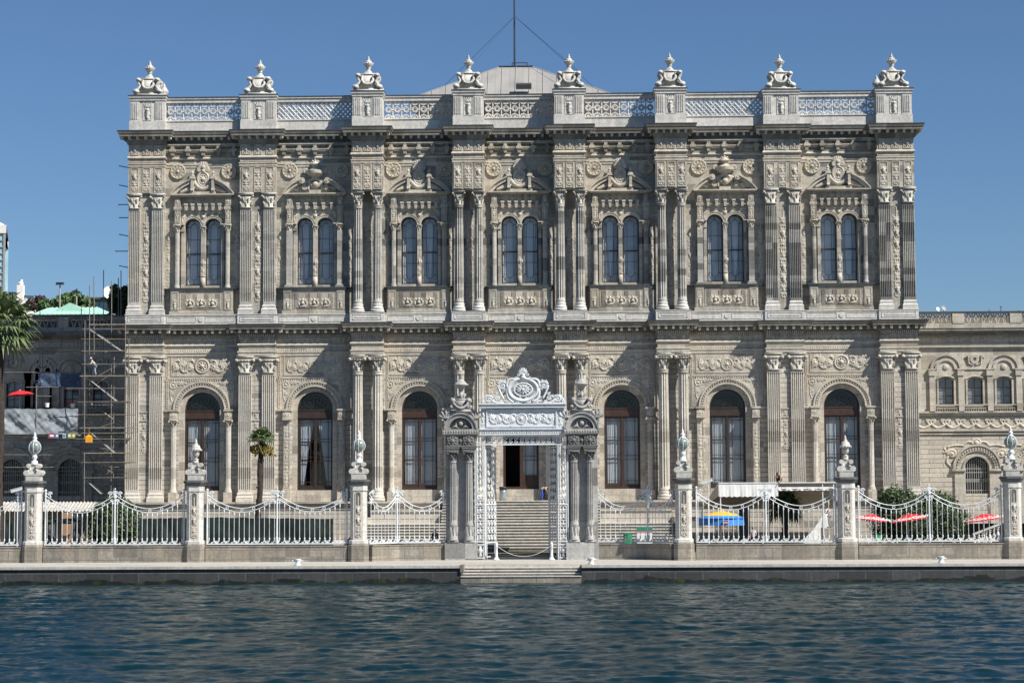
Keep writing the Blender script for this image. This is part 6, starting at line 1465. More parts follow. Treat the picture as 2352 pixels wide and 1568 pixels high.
# ================================================================ scaffolding and site things
def PT(px,py,Y): return at(px,py,Y)
t=thing('scaffolding',(at(235,1150,0).x,0,gz),'tall tube scaffolding with zigzag stairs against the left palace corner','scaffolding')
YA,YBk=-.4,1.9; mb=MB()
def vt(x0,y0,x1,y1,Y,r=.042): mb.tube([PT(x0,y0,Y),PT(x1,y1,Y)],r,5)
for x,y0,y1,Y in ((195,736,1245,YA),(206,655,1240,YBk),(216,634,860,YBk),(238,620,1240,YBk+3),(256.5,645,1235,YBk),(272,638,760,YBk+2),(278,621,760,YBk+3),(288,735,1240,YA),(262,820,1160,YA+.5),(187,707,1180,YBk+5),(92,715,1180,YBk+6),(98,770,1180,YBk+6),(84,885,1240,1.0),(296,780,1000,YA)):
    vt(x,y0,x+(-2 if y1>1000 else 0),y1,Y)
mb.build('uprights',M['steel'],t)
mb=MB()
for y,x0,x1,Y in ((745,205,290,YBk),(756,188,305,YA),(778.5,186,300,YA),(806.5,187,292,YA),(836,188,292,YA),(892,150,300,YA),(923,178,300,YA),(952,180,312,YA),(995,186,305,YA),(1008,175,300,YA),(1062,186,312,YA),(1073,10,300,1.5),(1129,10,330,1.5),(1044,10,300,1.5),(736,60,300,YBk+6),(762,60,190,YBk+6),(800,10,190,YBk+6),(785,60,190,YBk+6),(855,10,190,YBk+6),(889,60,170,1.5),(909,84,118,1.2),(1097,190,300,YA),(1030,190,305,YBk),(930,190,300,YBk)):
    vt(x0,y,x1,y+random.uniform(-1,1),Y,.038)
for a,b,c,d in ((205,756,288,806),(288,836,206,892),(205,923,288,982),(288,1008,206,1062),(206,1062,288,1097),(262,970,217,985),(300,1042,240,1092),(290,935,245,962)): vt(a,b,c,d,YBk)
for x0,y0,x1,y1 in ((303,820,222,865),):vt(x0,y0,x1,y1,YA+.6)
mb.build('ledgers',M['steel'],t)
mb=MB()
for (x,y) in [(x,y) for x in (195,288) for y in (756,778.5,806.5,836,863,892,923,952,982,1008,1040,1062,1097)]+[(206,y) for y in (745,756,778,836)]: p=PT(x-.8,y,YA); mb.ball(p,.07,6,4)
mb.build('couplers',M['steel'],t)
mb=MB()
for y,x0,x1 in ((863,183,292),(982,183,310),(1097,190,292),(745,205,286),(1040,190,300),(806.5,187,240),(923,230,300),(1008,186,250),(1062,200,300)):
    a,b=PT(x0,y,YA),PT(x1,y,YA); mb.box(a.x,b.x,YA,YA+.9,a.z-.04,a.z+.03)
mb.build('platform',M['board'],t)
for x0,y0,x1,y1 in ((206,757,278,806),(198,866,267,921),(196,984,263,1040),(193,1098,232,1134)):
    mb=MB(); a,b=PT(x0,y0,YA+.25),PT(x1,y1,YA+.25)
    for yo in (0,.55): mb.tube([(a.x,a.y+yo,a.z),(b.x,b.y+yo,b.z)],.05,5)
    for k in range(12): q=a.lerp(b,(k+.5)/12); mb.box(q.x-.06,q.x+.14,a.y,a.y+.55,q.z,q.z+.03)
    mb.build('stair_flight',M['clad'] if 'clad' in M else M['greyrender'],t)
# wall ties
mb=MB()
for px,py in ((281,381),(281,425),(279,470),(281,500),(281,538),(272,577),(281,610)):
    p=PT(px,py,3); mb.tube([(p.x-.3,3,p.z),(X0+.2,3,p.z-(.3 if py in (381,425,538,610) else 0))],.04,4)
mb.build('wall_ties',M['black'],palace)
# tarpaulins
def cloth(P00,P10,P11,P01,mat,name,label=None,cat=None,amp=.10,nx=40,nz=16,seed=0,par=None,sag=0):
    a,b,c,d=[Vector(q) for q in (P00,P10,P11,P01)]; rows=[]
    for j in range(nz+1):
        v=j/nz; row=[]
        for i in range(nx+1):
            u=i/nx; p=(a*(1-u)+b*u)*(1-v)+(d*(1-u)+c*u)*v; nn=(b-a).cross(d-a).normalized()
            k=.7*noise.noise(Vector((u*5.1+v*1.7+seed,v*1.1,seed)))+.45*noise.noise(Vector((u*14-v*5,v*1.5,seed+3)))+.25*noise.noise(Vector((u*30+v*9,v*4,seed+5)))
            row.append(p+nn*amp*k*(.3+math.sin(PI*min(1,v*1.0)))+Vector((0,0,-sag*math.sin(PI*u)*(v)-.06*abs(math.sin(u*PI*6))*v)))
        rows.append(row)
    mb=MB(); mb.grid(rows); mb.grid([[p+Vector((0,.02,0)) for p in r] for r in rows]); o=mb.build(name,mat,par,True)
    if label: tag(o,label,cat)
    return o
M['tarp']=plain('blue grey tarpaulin',(.27,.295,.32),.5,nz=.15); M['tarpb']=plain('deep blue tarpaulin',(.05,.08,.14),.5,nz=.3)
cloth(PT(8,997,1.0),PT(179,996,1.0),PT(180,937,1.0),PT(6,938,1.0),M['tarp'],'tarpaulin','wrinkled blue grey tarpaulin hung along the scaffold terrace on the left','tarpaulin',.28,60,24)
cloth(PT(88,890,6),PT(186,888,6),PT(186,856,6),PT(88,856,6),M['tarpb'],'tarpaulin','dark blue tarpaulin in shade above the left terrace','tarpaulin',.2,seed=4)
mb=MB(); a,b=PT(8,1002,1.3),PT(84,1002,1.3); mb.box(a.x,b.x,1.2,4.5,a.z-.12,a.z+.12); a,b=PT(84,1000,1.3),PT(180,998,1.3); mb.box(a.x,b.x,1.2,4.5,a.z-.10,a.z+.10); tag(mb.build('scaffold_terrace',M['board']),'raised board terrace carried on scaffolding under the tarpaulin','terrace')
for i,(px,w_,c,lab) in enumerate(((119,16,(.30,.08,.13),'small pink sign hanging under the tarpaulin'),(131,8,(.10,.2,.35),'small blue and white sign hanging under the tarpaulin'),(148,8,(.42,.46,.52),'small white sign hanging under the tarpaulin'),(159,11,(.36,.33,.05),'small yellow sign hanging under the tarpaulin, wider one'),(169,8,(.33,.35,.06),'small yellow green sign hanging under the tarpaulin, rightmost'))):
    p=PT(px,1000,.9); s=w_/26.4/2; mb=MB(); mb.box(p.x-s,p.x+s,.88,.92,p.z-.22,p.z+.2); o=mb.build('hanging_sign',plain('sign colour',c,.6)); tag(o,lab,'sign')
    mb=MB(); mb.box(p.x-s*.55,p.x+s*.55,.86,.879,p.z-.1,p.z+.08); mb.build('printed_patch',M['ltext'] if i!=2 else M['blue'],o)
p=PT(205,1008,-.6); mb=MB(); mb.box(p.x-.26,p.x+.26,-.9,-.5,p.z-.3,p.z+.22); mb.frus(p.x,-.7,p.z+.22,p.z+.34,.5,.38,.2,.2); mb.tube([(p.x-.05,-.7,p.z+.34),(p.x-.05,-.7,p.z+.42)],.05,8); mb.tube([(p.x,-.7,p.z+.3),(p.x,-.7,p.z+1.0)],.01,4); tag(mb.build('jerrycan',plain('orange plastic',(.75,.33,.02),.4)),'orange yellow jerrycan hanging from the scaffold','jerrycan')
for px,py,lab in ((108,930,'white plastic tub standing on the left terrace parapet'),(167,931,'white plastic bucket at the right end of the tarpaulin')):
    p=PT(px,py+5,1.3); mb=MB(); mb.lathe(p.x,1.3,[(.16,p.z),(.2,p.z+.35),(.22,p.z+.36),(.2,p.z+.38)],12); tag(mb.build('bucket',M['clothw']),lab,'bucket')
# corrugated hut, posts, plastic
rows=[[(PT(x,1152+y*20,-9).x,-9-y*2.2,PT(x,1152,-9).z-y*.75+.05*math.cos(i*PI)) for i,x in enumerate([2+k*4 for k in range(60)])] for y in (0,1)]
hut=thing('site_hut',(PT(120,1190,-10).x,-10,gz),'low site hut with white corrugated roof behind the left fence','hut')
mb=MB(); mb.grid(rows); mb.build('corrugated_roof',M['quay'],hut)
mb=MB(); a,b=PT(5,1190,-9.5),PT(230,1190,-9.5); mb.box(a.x,b.x,-9.4,-6,gz,PT(100,1160,-9).z-.3); mb.build('wall',M['board'],hut)
mb=MB(); a,b=PT(143,1190,-13),PT(165,1190,-13); mb.box(a.x,b.x,-13.2,-13,gz,PT(150,1176,-13).z); tag(mb.build('plywood_board',plain('plywood',(.34,.20,.12),.8)),'brown plywood board leaning upright beside the plastic sheet','board')
for x0,x1,z_,s,lab in ((105,128,1192,1,'crumpled grey plastic sheet left of the plywood board'),(163,186,1180,2,'crumpled grey plastic sheet right of the plywood board')): cloth((PT(x0,1240,-13).x,-13.3,gz),(PT(x1,1240,-13).x,-13.3,gz),PT(x1-3,z_,-13),PT(x0+5,z_,-13),M['plastic'],'plastic_sheet',lab,'plastic sheet',.4,14,12,s)
cloth(PT(-10,1248,-14),PT(52,1248,-14),PT(52,1192,-14),PT(-10,1190,-14),M['netting'],'netting','dark green netting screen left of the first lantern pier','netting',.2,20,8,2)
cloth(PT(86,1204,-14),PT(180,1202,-14),PT(188,1186,-14),PT(86,1184,-14),M['netting'],'netting','strip of dark green netting tied above the plywood board','netting',.3,30,6,8,sag=.15)
cloth(PT(320,1262,-14.5),PT(465,1262,-14.5),PT(465,1186,-14.5),PT(320,1190,-14.5),M['netting'],'netting','dark green netting screen right of the left bush','netting',.25,30,8,3)
cloth(PT(455,1262,-14.6),PT(765,1262,-14.6),PT(765,1190,-14.6),PT(455,1186,-14.6),M['netting'],'netting','long dark green netting screen behind the small palm','netting',.25,50,8,5)
# parasols
def parasol(px,py,Y,rad,h,tilt,label,top,val=None,valh=0,text=None,ztop=None,n=8,par_tilt_dir=0):
    p=at(px,py,Y); base=(p.x,Y,ztop if ztop is not None else gz); t=thing('parasol',base,label,'parasol','parasols')
    Rm=Matrix.Translation(p)@Matrix.Rotation(tilt,4,'Y')
    mb=MB(); rings=[(0,0),(.35,-.13*h*2),(.7,-.52*h),(1.0,-h)]; V=[]
    for f,z in rings[1:]:
        for k in range(n*4):
            a=2*PI*k/(n*4); sc2=1-.05*(abs((k%4)-2)/2<.5)*0; k2=abs(math.sin(a*n/2)); V.append((rad*f*(1-.04*k2)*math.cos(a),rad*f*(1-.04*k2)*math.sin(a),z-.05*k2*f*h))
    m_=n*4; F=[(m_*3,k,(k+1)%m_) for k in range(m_)]+[(r*m_+k,(r+1)*m_+k,(r+1)*m_+(k+1)%m_,r*m_+(k+1)%m_) for r in range(2) for k in range(m_)]
    cm=MB(); cm.add(V+[(0,0,0)],F)
    o=MB(); o.put(cm,M=Rm); c=o.build('canopy',top,t,True)
    if val:
        vm=MB(); vm.add([(V[2*m_+k][0]*s,V[2*m_+k][1]*s,V[2*m_+k][2]-d) for s,d in ((1.005,-.02),(1.04,valh*.9+.0)) for k in range(m_)],[(k,(k+1)%m_,m_+(k+1)%m_,m_+k) for k in range(m_)])
        o=MB(); o.put(vm,M=Rm); v_=o.build('valance',val,c)
        for s in (-1,1): pass
    pm=MB(); pm.tube([Vector(base),p],.03,6); pm.ball(p,.06,6,4); pm.build('pole',M['paint'],t)
    rb=MB()
    for k in range(n): a=2*PI*k/n; rb.tube([(0,0,-.45*h),(rad*.5*math.cos(a),rad*.5*math.sin(a),-.4*h)],.012,4); rb.tube([(0,0,-.04),(rad*.97*math.cos(a),rad*.97*math.sin(a),-h*.99)],.012,4)
    o=MB(); o.put(rb,M=Rm); o.build('ribs',M['paint'],t)
    if text:
        for k,(tx,sz,colr) in enumerate(text):
            for a in (([-PI/2] if val else [-PI/2-.75,-PI/2,-PI/2+.75])):
                cu=bpy.data.curves.new('lettering','FONT'); cu.body=tx; cu.size=sz; cu.align_x='CENTER'; cu.align_y='CENTER'; cu.extrude=.004; cu.materials.append(colr)
                ob=bpy.data.objects.new('lettering',cu); COL.objects.link(ob); dg=bpy.context.evaluated_depsgraph_get(); dg.update(); tm=bpy.data.meshes.new_from_object(ob.evaluated_get(dg)); bpy.data.objects.remove(ob); ob=bpy.data.objects.new('lettering',tm); COL.objects.link(ob); ob.parent=c
                if val: Ml=Matrix.Translation((rad*1.055*math.cos(a),rad*1.055*math.sin(a),-h-valh*.48+k*0))@Matrix.Rotation(a+PI/2,4,'Z')@Matrix.Rotation(PI/2,4,'X')
                else:
                    sl=math.atan2(h*.48,rad*.3); Ml=Matrix.Translation((rad*.84*math.cos(a),rad*.84*math.sin(a),-h*.76+.05))@Matrix.Rotation(a+PI/2,4,'Z')@Matrix.Rotation(sl,4,'X')
                ob.matrix_local=Rm@Ml
    return t
wt_=M['ltext']
t=parasol(1656,1171,-13.6,1.78,.62,0,'round parasol with yellow top and deep blue valance','' or M['yellow'],M['blue'],.62)
# blue band between yellow top and valance edge
mb=MB(); 
p=at(1656,1171,-13.6); n=32
V=[(p.x+1.80*f*math.cos(2*PI*k/n),-13.6+1.80*f*math.sin(2*PI*k/n),p.z+z) for f,z in ((.80,-.43),(1.02,-.63)) for k in range(n)]
mb.add(V,[(k,n+k,n+(k+1)%n,(k+1)%n) for k in range(n)]); mb.build('blue_band',M['blue'],t)
mb=MB(); mb.box(p.x-.02,p.x+.42,-13.6-1.92,-13.6-1.90,p.z-1.12,p.z-.82); e=mb.build('emblem',plain('maroon emblem',(.22,.02,.08),.5),t)
mb=MB(); 
for k in range(4): mb.arc(p.x+.06+.09*k,p.z-.96,.02,.045,0,2*PI,-13.6-1.935,-13.6-1.921,8)
mb.build('emblem_lettering',wt_,e)
T_=[('Coca-Cola',.5,wt_)]
parasol(2003,1179,-12.5,1.22,.55,.10,'red parasol at the left end of the red row, behind the fence',M['red'],text=T_)
parasol(2086,1179,-12.0,1.45,.52,-.16,'tilted red parasol between the two dark bushes, middle of the row',M['red'],text=T_)
parasol(2258,1179,-11.5,1.50,.52,-.14,'tilted red parasol at the right end, over the stone balusters',M['red'],text=T_)
parasol(1598,1186,-10.5,1.5,.36,.12,'red parasol half hidden behind the lantern pier and the blue one',M['red'],text=T_)
parasol(46,896,4.0,1.25,.42,-.08,'faded red parasol up on the left scaffold terrace',M['red'],ztop=PT(48,940,4.0).z)
# people sit / cafe tables
tb=MB(); tb.lathe(0,0,[(.25,0),(.22,.03),(.03,.05),(.03,.70),(.42,.71),(.44,.74),(.42,.76)],16)
tmeshes={'blue':tb.mesh('cafe_table',M['blue']),'white':tb.mesh('cafe_table',M['clothw'])}
ch=MB()
for x in (-.2,.2):
    for y in (-.2,.2): ch.tube([(x*1.1,y*1.1,0),(x,y,.43)],.02,4)
ch.box(-.23,.23,-.23,.23,.42,.45); ch.arc(0,.62,.2,.24,0,PI,.2,.23,10); ch.box(-.22,-.18,.2,.23,.43,.62); ch.box(.18,.22,.2,.23,.43,.62); ch.box(-.1,.1,.205,.225,.45,.82)
chm=ch.mesh('plastic_chair',M['clothw'])
for i,(px,Y,kind,lab) in enumerate(((1987,-14.5,'blue','blue round cafe table under the left red parasol'),(2024,-14,'white','white round cafe table right of the green bin'),(2090,-14.2,'blue','blue round cafe table under the middle red parasol'),(2165,-13,'white','white cafe table in front of the right bush'),(2235,-13,'white','white cafe table under the right red parasol'),(1680,-13,'white','white cafe table under the blue parasol'))):
    x=at(px,1240,Y).x; o=inst('cafe_table',tmeshes[kind],None,(x,Y,gz)); tag(o,lab,'table','cafe tables behind the fence')
    for s,ls in ((-1,'left'),(1,'right')):
        o=inst('plastic_chair',chm,None,(x+s*.75,Y+.2,gz)); o.rotation_euler.z=-s*1.3; tag(o,'white plastic chair on the %s of the table %s'%(ls,('under the left red parasol','beside the green bin','under the middle red parasol','before the right bush','under the right red parasol','under the blue parasol')[i]),'chair','white plastic cafe chairs')
# balusters on the right
bt=thing('balustrade',(at(2265,1235,-9).x,-9,gz),'stepped stone balustrade with urn shaped balusters behind the right parasol','balustrade')
for k in range(7):
    mb=MB(); px=2238+k*9; x=at(px,1230,-9).x; z0=gz+ (k*.12); balus(mb,x,-9,z0,1.05,.15); mb.build('baluster',M['white'],bt)
mb=MB(); a,b=at(2234,1230,-9).x,at(2298,1230,-9).x; mb.add([(a,-9.2,gz+1.05),(b,-9.2,gz+1.9),(b,-8.8,gz+1.9),(a,-8.8,gz+1.05),(a,-9.2,gz+1.2),(b,-9.2,gz+2.05),(b,-8.8,gz+2.05),(a,-8.8,gz+1.2)],[(0,3,2,1),(4,5,6,7),(0,1,5,4),(1,2,6,5),(2,3,7,6),(3,0,4,7)]); mb.box(a,b,-9.2,-8.8,gz-.1,gz+.02); mb.build('handrail',M['white'],bt)
# awning
aw=thing('awning',(at(1785,1200,-9).x,-9,gz),'large white awning on poles with beige slatted underside and scalloped edge','awning')
f0,f1=at(1650,1110,-14),at(1921,1107,-14); zf_=f0.z; b0,b1=at(1612,1150,-2.4).x,at(1918,1150,-2.4).x; zb_=at(1760,1166,-2.4).z
mb=MB(); n=14; 
mb.grid([[((f0.x+(f1.x-f0.x)*i/20)*(1-t)+(b0+(b1-b0)*i/20)*t,-14+11.6*t,zf_*(1-t)+zb_*t-.10*abs(math.sin(PI*t*7))) for i in range(21)] for t in [j/56 for j in range(57)]]); mb.build('canopy',M['slat'],aw,True)
mb=MB()
for j in range(8): 
    t=j/7; mb.tube([(f0.x*(1-t)+b0*t,-14+11.6*t,zf_*(1-t)+zb_*t+.02),(f1.x*(1-t)+b1*t,-14+11.6*t,zf_*(1-t)+zb_*t+.02)],.035,5)
mb.tube([(f0.x,-14.05,zf_+.02),(f1.x,-14.05,zf_+.02)],.06,6); mb.tube([(f0.x+5.0,-14.05,zf_-.42),(f1.x,-14.05,zf_-.42)],.04,6)
for px in (1655,1890,1915): x=at(px,1180,-14).x; mb.tube([(x,-14,gz),(x,-14,zf_)],.055,6)
for x in (b0,b1,(b0+b1)/2): mb.tube([(x,-2.6,gz),(x,-2.6,zb_)],.05,6)
mb.tube([(f0.x,-14,zf_),(b0,-2.6,zb_)],.05,6); mb.tube([(f1.x,-14,zf_),(b1,-2.6,zb_)],.05,6)
mb.build('frame',M['paint'],aw)
def valance(xa,xb,ztop,hh,Y,name,seed):
    rows=[]; nx=90
    for j in range(9):
        v=j/8; rows.append([(xa+(xb-xa)*i/nx,Y-.06-.03*math.sin(i*.35+seed)*v-.012*math.sin(i*1.1)*v,ztop-v*(hh+.07*abs(math.sin(PI*i*(xb-xa)/nx/.42))*v)) for i in range(nx+1)])
    mb=MB(); mb.grid(rows); mb.build(name,M['clothw'],aw,True)
valance(f0.x,at(1787,1110,-14).x,zf_,1.0,-14,'valance',0); valance(at(1787,1110,-14).x,f1.x,zf_-.30,.22,-14,'rolled_valance',2)
mb=MB(); mb.grid([[(f0.x*(1-t)+b0*t,-14+11.6*t,(zf_*(1-t)+zb_*t)-d*1.0*(1-t)) for t in [j/10 for j in range(11)]] for d in (0,.5,1)]); mb.build('side_flap',M['slat'],aw,True)
# side screen under the awning and white sheet
cloth((at(1832,1244,-11).x,-11,gz+.3),(at(1906,1244,-11).x,-11,gz+.2),at(1904,1160,-11),at(1868,1215,-11),M['clothw'],'white_sheet','white sheet hanging diagonally at the right end of the awning','sheet',.12,14,14,5)
mb=MB(); a,b=at(1697,1230,-7).x,at(1722,1230,-7).x; mb.box(a,b,-7.2,-7,gz,at(1700,1160,-7).z); tag(mb.build('dark_screen',M['plastic']),'dark upright screen under the awning behind the two men','screen')
# wrought balcony grille under parasol
mb=MB(); a,b=at(1643,1213,-2.6).x,at(1692,1213,-2.6).x; z0,z1=at(1660,1228,-2.6).z,at(1660,1200,-2.6).z
for k in range(5):
    x=a+(b-a)*(k+.5)/5
    for zz in (z0+.35,z0+.8): mb.tube([(x+p_,-2.6,q_+zz) for p_,q_ in spiral(0,0,.17,1.5,0,1 if k%2 else -1,14)],.025,4)
for z in (z0,z1): mb.tube([(a,-2.6,z),(b,-2.6,z)],.04,5)
for k in range(6): x=a+(b-a)*k/5; mb.tube([(x,-2.6,z0),(x,-2.6,z1)],.03,4)
tag(mb.build('iron_grille',M['paint']),'white scrolled iron grille on the podium wall behind the blue parasol','grille')
# cameras, bins, kiosk box, bollards, rope
def seccam(px,py,Y,label,s):
    p=at(px,py,Y); t=thing('security_camera',(p.x,Y,p.z-.35),label,'security camera'); mb=MB(); mb.obox(p,(.42,0,.11),(0,.1,0),(-.03,0,.10)); mb.obox(p+Vector((-.04,0,.13)),(.46,0,.12),(0,.12,0),(-.004,0,.015)); mb.build('housing',M['paint'],t)
    mb=MB(); mb.tube([p+Vector((.05,0,-.1)),p+Vector((.1,0,-.3)),(p.x+.1,Y,p.z-.35)],.035,6); mb.tube([(p.x+.1,Y,p.z-.35),(p.x+.1,Y,gz)],.055,6); mb.build('bracket_pole',M['paint'],t)
seccam(38,1125,-17.5,'white security camera on a thin pole near the tall palm trunk',1); seccam(1686-.0,1103,-17.5,'white security camera right of the lantern pier by the awning',1) if 0 else seccam(1686-62,1105,-17.5,'white security camera above the fence at the left end of the awning',1)
def bollard(px,label):
    Y=YQ+.7; x=at(px,1290,Y).x; t=thing('mooring_bollard',(x,Y,zq),label,'bollard','white mooring bollards on the quay'); mb=MB(); mb.lathe(x,Y,[(.24,zq),(.25,zq+.05),(.17,zq+.1),(.17,zq+.28),(.23,zq+.40),(.24,zq+.46),(.2,zq+.48)],16); mb.build('post',M['paint'],t,True); mb=MB(); mb.tube([(x-.40,Y,zq+.33),(x+.40,Y,zq+.33)],.045,8); mb.build('cross_bar',M['paint'],t)
bollard(684,'white mooring bollard on the quay left of the landing steps'); bollard(1358,'white mooring bollard just right of the landing steps'); bollard(2162,'white mooring bollard far right, in front of the red parasols')
Yr=YGT-.9; xs_=[at(1140,1278,Yr).x,at(1267,1278,Yr).x]
for x,lab in zip(xs_,('white rope post standing at the left gate leaf','white rope post standing at the right gate leaf')):
    mb=MB(); mb.lathe(x,Yr,[(.26,zq),(.27,zq+.04),(.2,zq+.1),(.14,zq+.2),(.11,zq+.3),(.13,zq+.34),(.11,zq+.38),(.11,zq+1.0),(.14,zq+1.04),(.1,zq+1.1),(.13,zq+1.18),(.12,zq+1.28),(.03,zq+1.36)],14); tag(mb.build('rope_post',M['paint'],None,True),lab,'rope post','white posts holding the gate rope')
mb=MB(); mb.tube([(xs_[0]+(xs_[1]-xs_[0])*t,Yr,zq+1.12-.85*(1-(2*t-1)**2)) for t in [i/24 for i in range(25)]],.016,6); tag(mb.build('barrier_rope',M['clothw']),'white barrier rope sagging across the open gate','rope')
# bins and kiosk
def bin_(px,Y,z0,r,h,mat,lab,bag=None):
    x=at(px,1150,Y).x; t=thing('waste_bin',(x,Y,z0),lab,'bin'); mb=MB(); mb.lathe(x,Y,[(r,z0),(r,z0+h),(r*.9,z0+h+.01)],18); mb.build('body',mat,t,True); mb=MB(); mb.lathe(x,Y,[(r*1.04,z0+h-.26),(r*1.08,z0+h-.05),(r*1.05,z0+h+.03),(r*.9,z0+h+.04),(r*.85,z0+h-.1)],18); mb.build('bag',bag or M['black'],t,True)
bin_(1155.5,-2.6,ZF,.30,1.15,plain('brushed steel',(.38,.40,.42),.35,.6),'brushed steel waste bin with black bag left of the open door')
bin_(1253.5,-2.6,ZF,.36,1.0,M['black'],'black waste bin the stooping worker leans over')
p=at(1442,1240,-15); mb=MB(); mb.lathe(p.x,-15,[(.33,gz),(.35,gz+.1),(.35,gz+1.35),(.37,gz+1.4),(.3,gz+1.42)],16); mb.box(p.x-.3,p.x-.05,-15.4,-15.2,gz+.55,gz+1.05); tag(mb.build('waste_bin',plain('green plastic',(.01,.28,.08),.5)),'green round bin left of the striped kiosk box','bin')
a,b=at(1463,1230,-15).x,at(1498,1230,-15).x; t=thing('freezer_box',((a+b)/2,-15,gz),'box with green, pink, white and blue stripes at the foot of the stairs','kiosk box'); zt=at(1480,1209,-15).z
for z0,z1,m_ in ((gz,gz+.35,M['blue']),(gz+.35,zt-.5,M['clothw']),(zt-.5,zt-.35,plain('pink band',(.5,.2,.28),.6)),(zt-.35,zt,plain('green band',(.02,.2,.1),.6))): mb=MB(); mb.box(a,b,-15.4,-14.6,z0,z1); mb.build('band',m_,t)
p=at(2017,1230,-13.5); mb=MB(); mb.lathe(p.x,-13.5,[(.28,gz),(.3,gz+1.2),(.32,gz+1.22)],14); tag(mb.build('waste_bin',bpy.data.materials['green plastic']),'dark green bin under the left red parasol','bin')
# flagpole and guys
Yc=24; p=at(1182,158,Yc); q=at(1182,-60,Yc); t=thing('flagpole',(p.x,Yc,ztop.z),'tall dark flagpole rising from the grey roof','flagpole')
mb=MB(); mb.tube([(p.x,Yc,ztop.z-.1),(p.x,Yc,q.z)],[.10,.07],8); mb.build('pole',M['black'],t)
g0=at(1182,38,Yc)
for (px,py,Y) in ((1088,145,Yc-8),(1012,206,Yc+6),(1330,165,Yc-6),(1370,206,Yc+8)): mb=MB(); mb.tube([g0,at(px,py,Y)],.02,4); mb.build('guy_wire',M['black'],t)
# ================================================================ people
def skinmesh(chains, name, mats, sub=1):
    """chains: dict key->(pos,radius) and edges; root first"""
    V,E,root=chains; bm=bmesh.new(); lay=bm.verts.layers.skin.verify(); idx={}
    for k,(p,r) in V.items():
        v=bm.verts.new(p); rr=(r,r) if not isinstance(r,tuple) else r; v[lay].radius=rr; v[lay].use_root=(k==root); idx[k]=v
    for a,b in E: bm.edges.new((idx[a],idx[b]))
    me=bpy.data.meshes.new(name); bm.to_mesh(me); bm.free(); o=bpy.data.objects.new(name,me); COL.objects.link(o)
    m1=o.modifiers.new('s','SKIN'); m1.use_smooth_shade=True; m2=o.modifiers.new('u','SUBSURF'); m2.levels=sub; m2.render_levels=sub
    dg=bpy.context.evaluated_depsgraph_get(); dg.update(); r=bpy.data.meshes.new_from_object(o.evaluated_get(dg)); bpy.data.objects.remove(o); bpy.data.meshes.remove(me)
    r.materials.clear(); r.materials.append(mats); r.name=name
    r.polygons.foreach_set('use_smooth',[True]*len(r.polygons)); return r
STAND=dict(pel=(0,0,.96),spi=(0,0,1.14),che=(0,0,1.34),nec=(0,0,1.49),hea=(0,-.015,1.60),top=(0,0,1.70),
 shL=(-.17,0,1.41),elL=(-.23,.02,1.13),wrL=(-.24,-.06,.89),shR=(.17,0,1.41),elR=(.23,.02,1.13),wrR=(.24,-.06,.89),
 hiL=(-.09,0,.90),knL=(-.10,-.02,.50),anL=(-.10,.03,.09),toL=(-.11,-.15,.04),hiR=(.09,0,.90),knR=(.10,-.02,.50),anR=(.10,.03,.09),toR=(.11,-.15,.04))
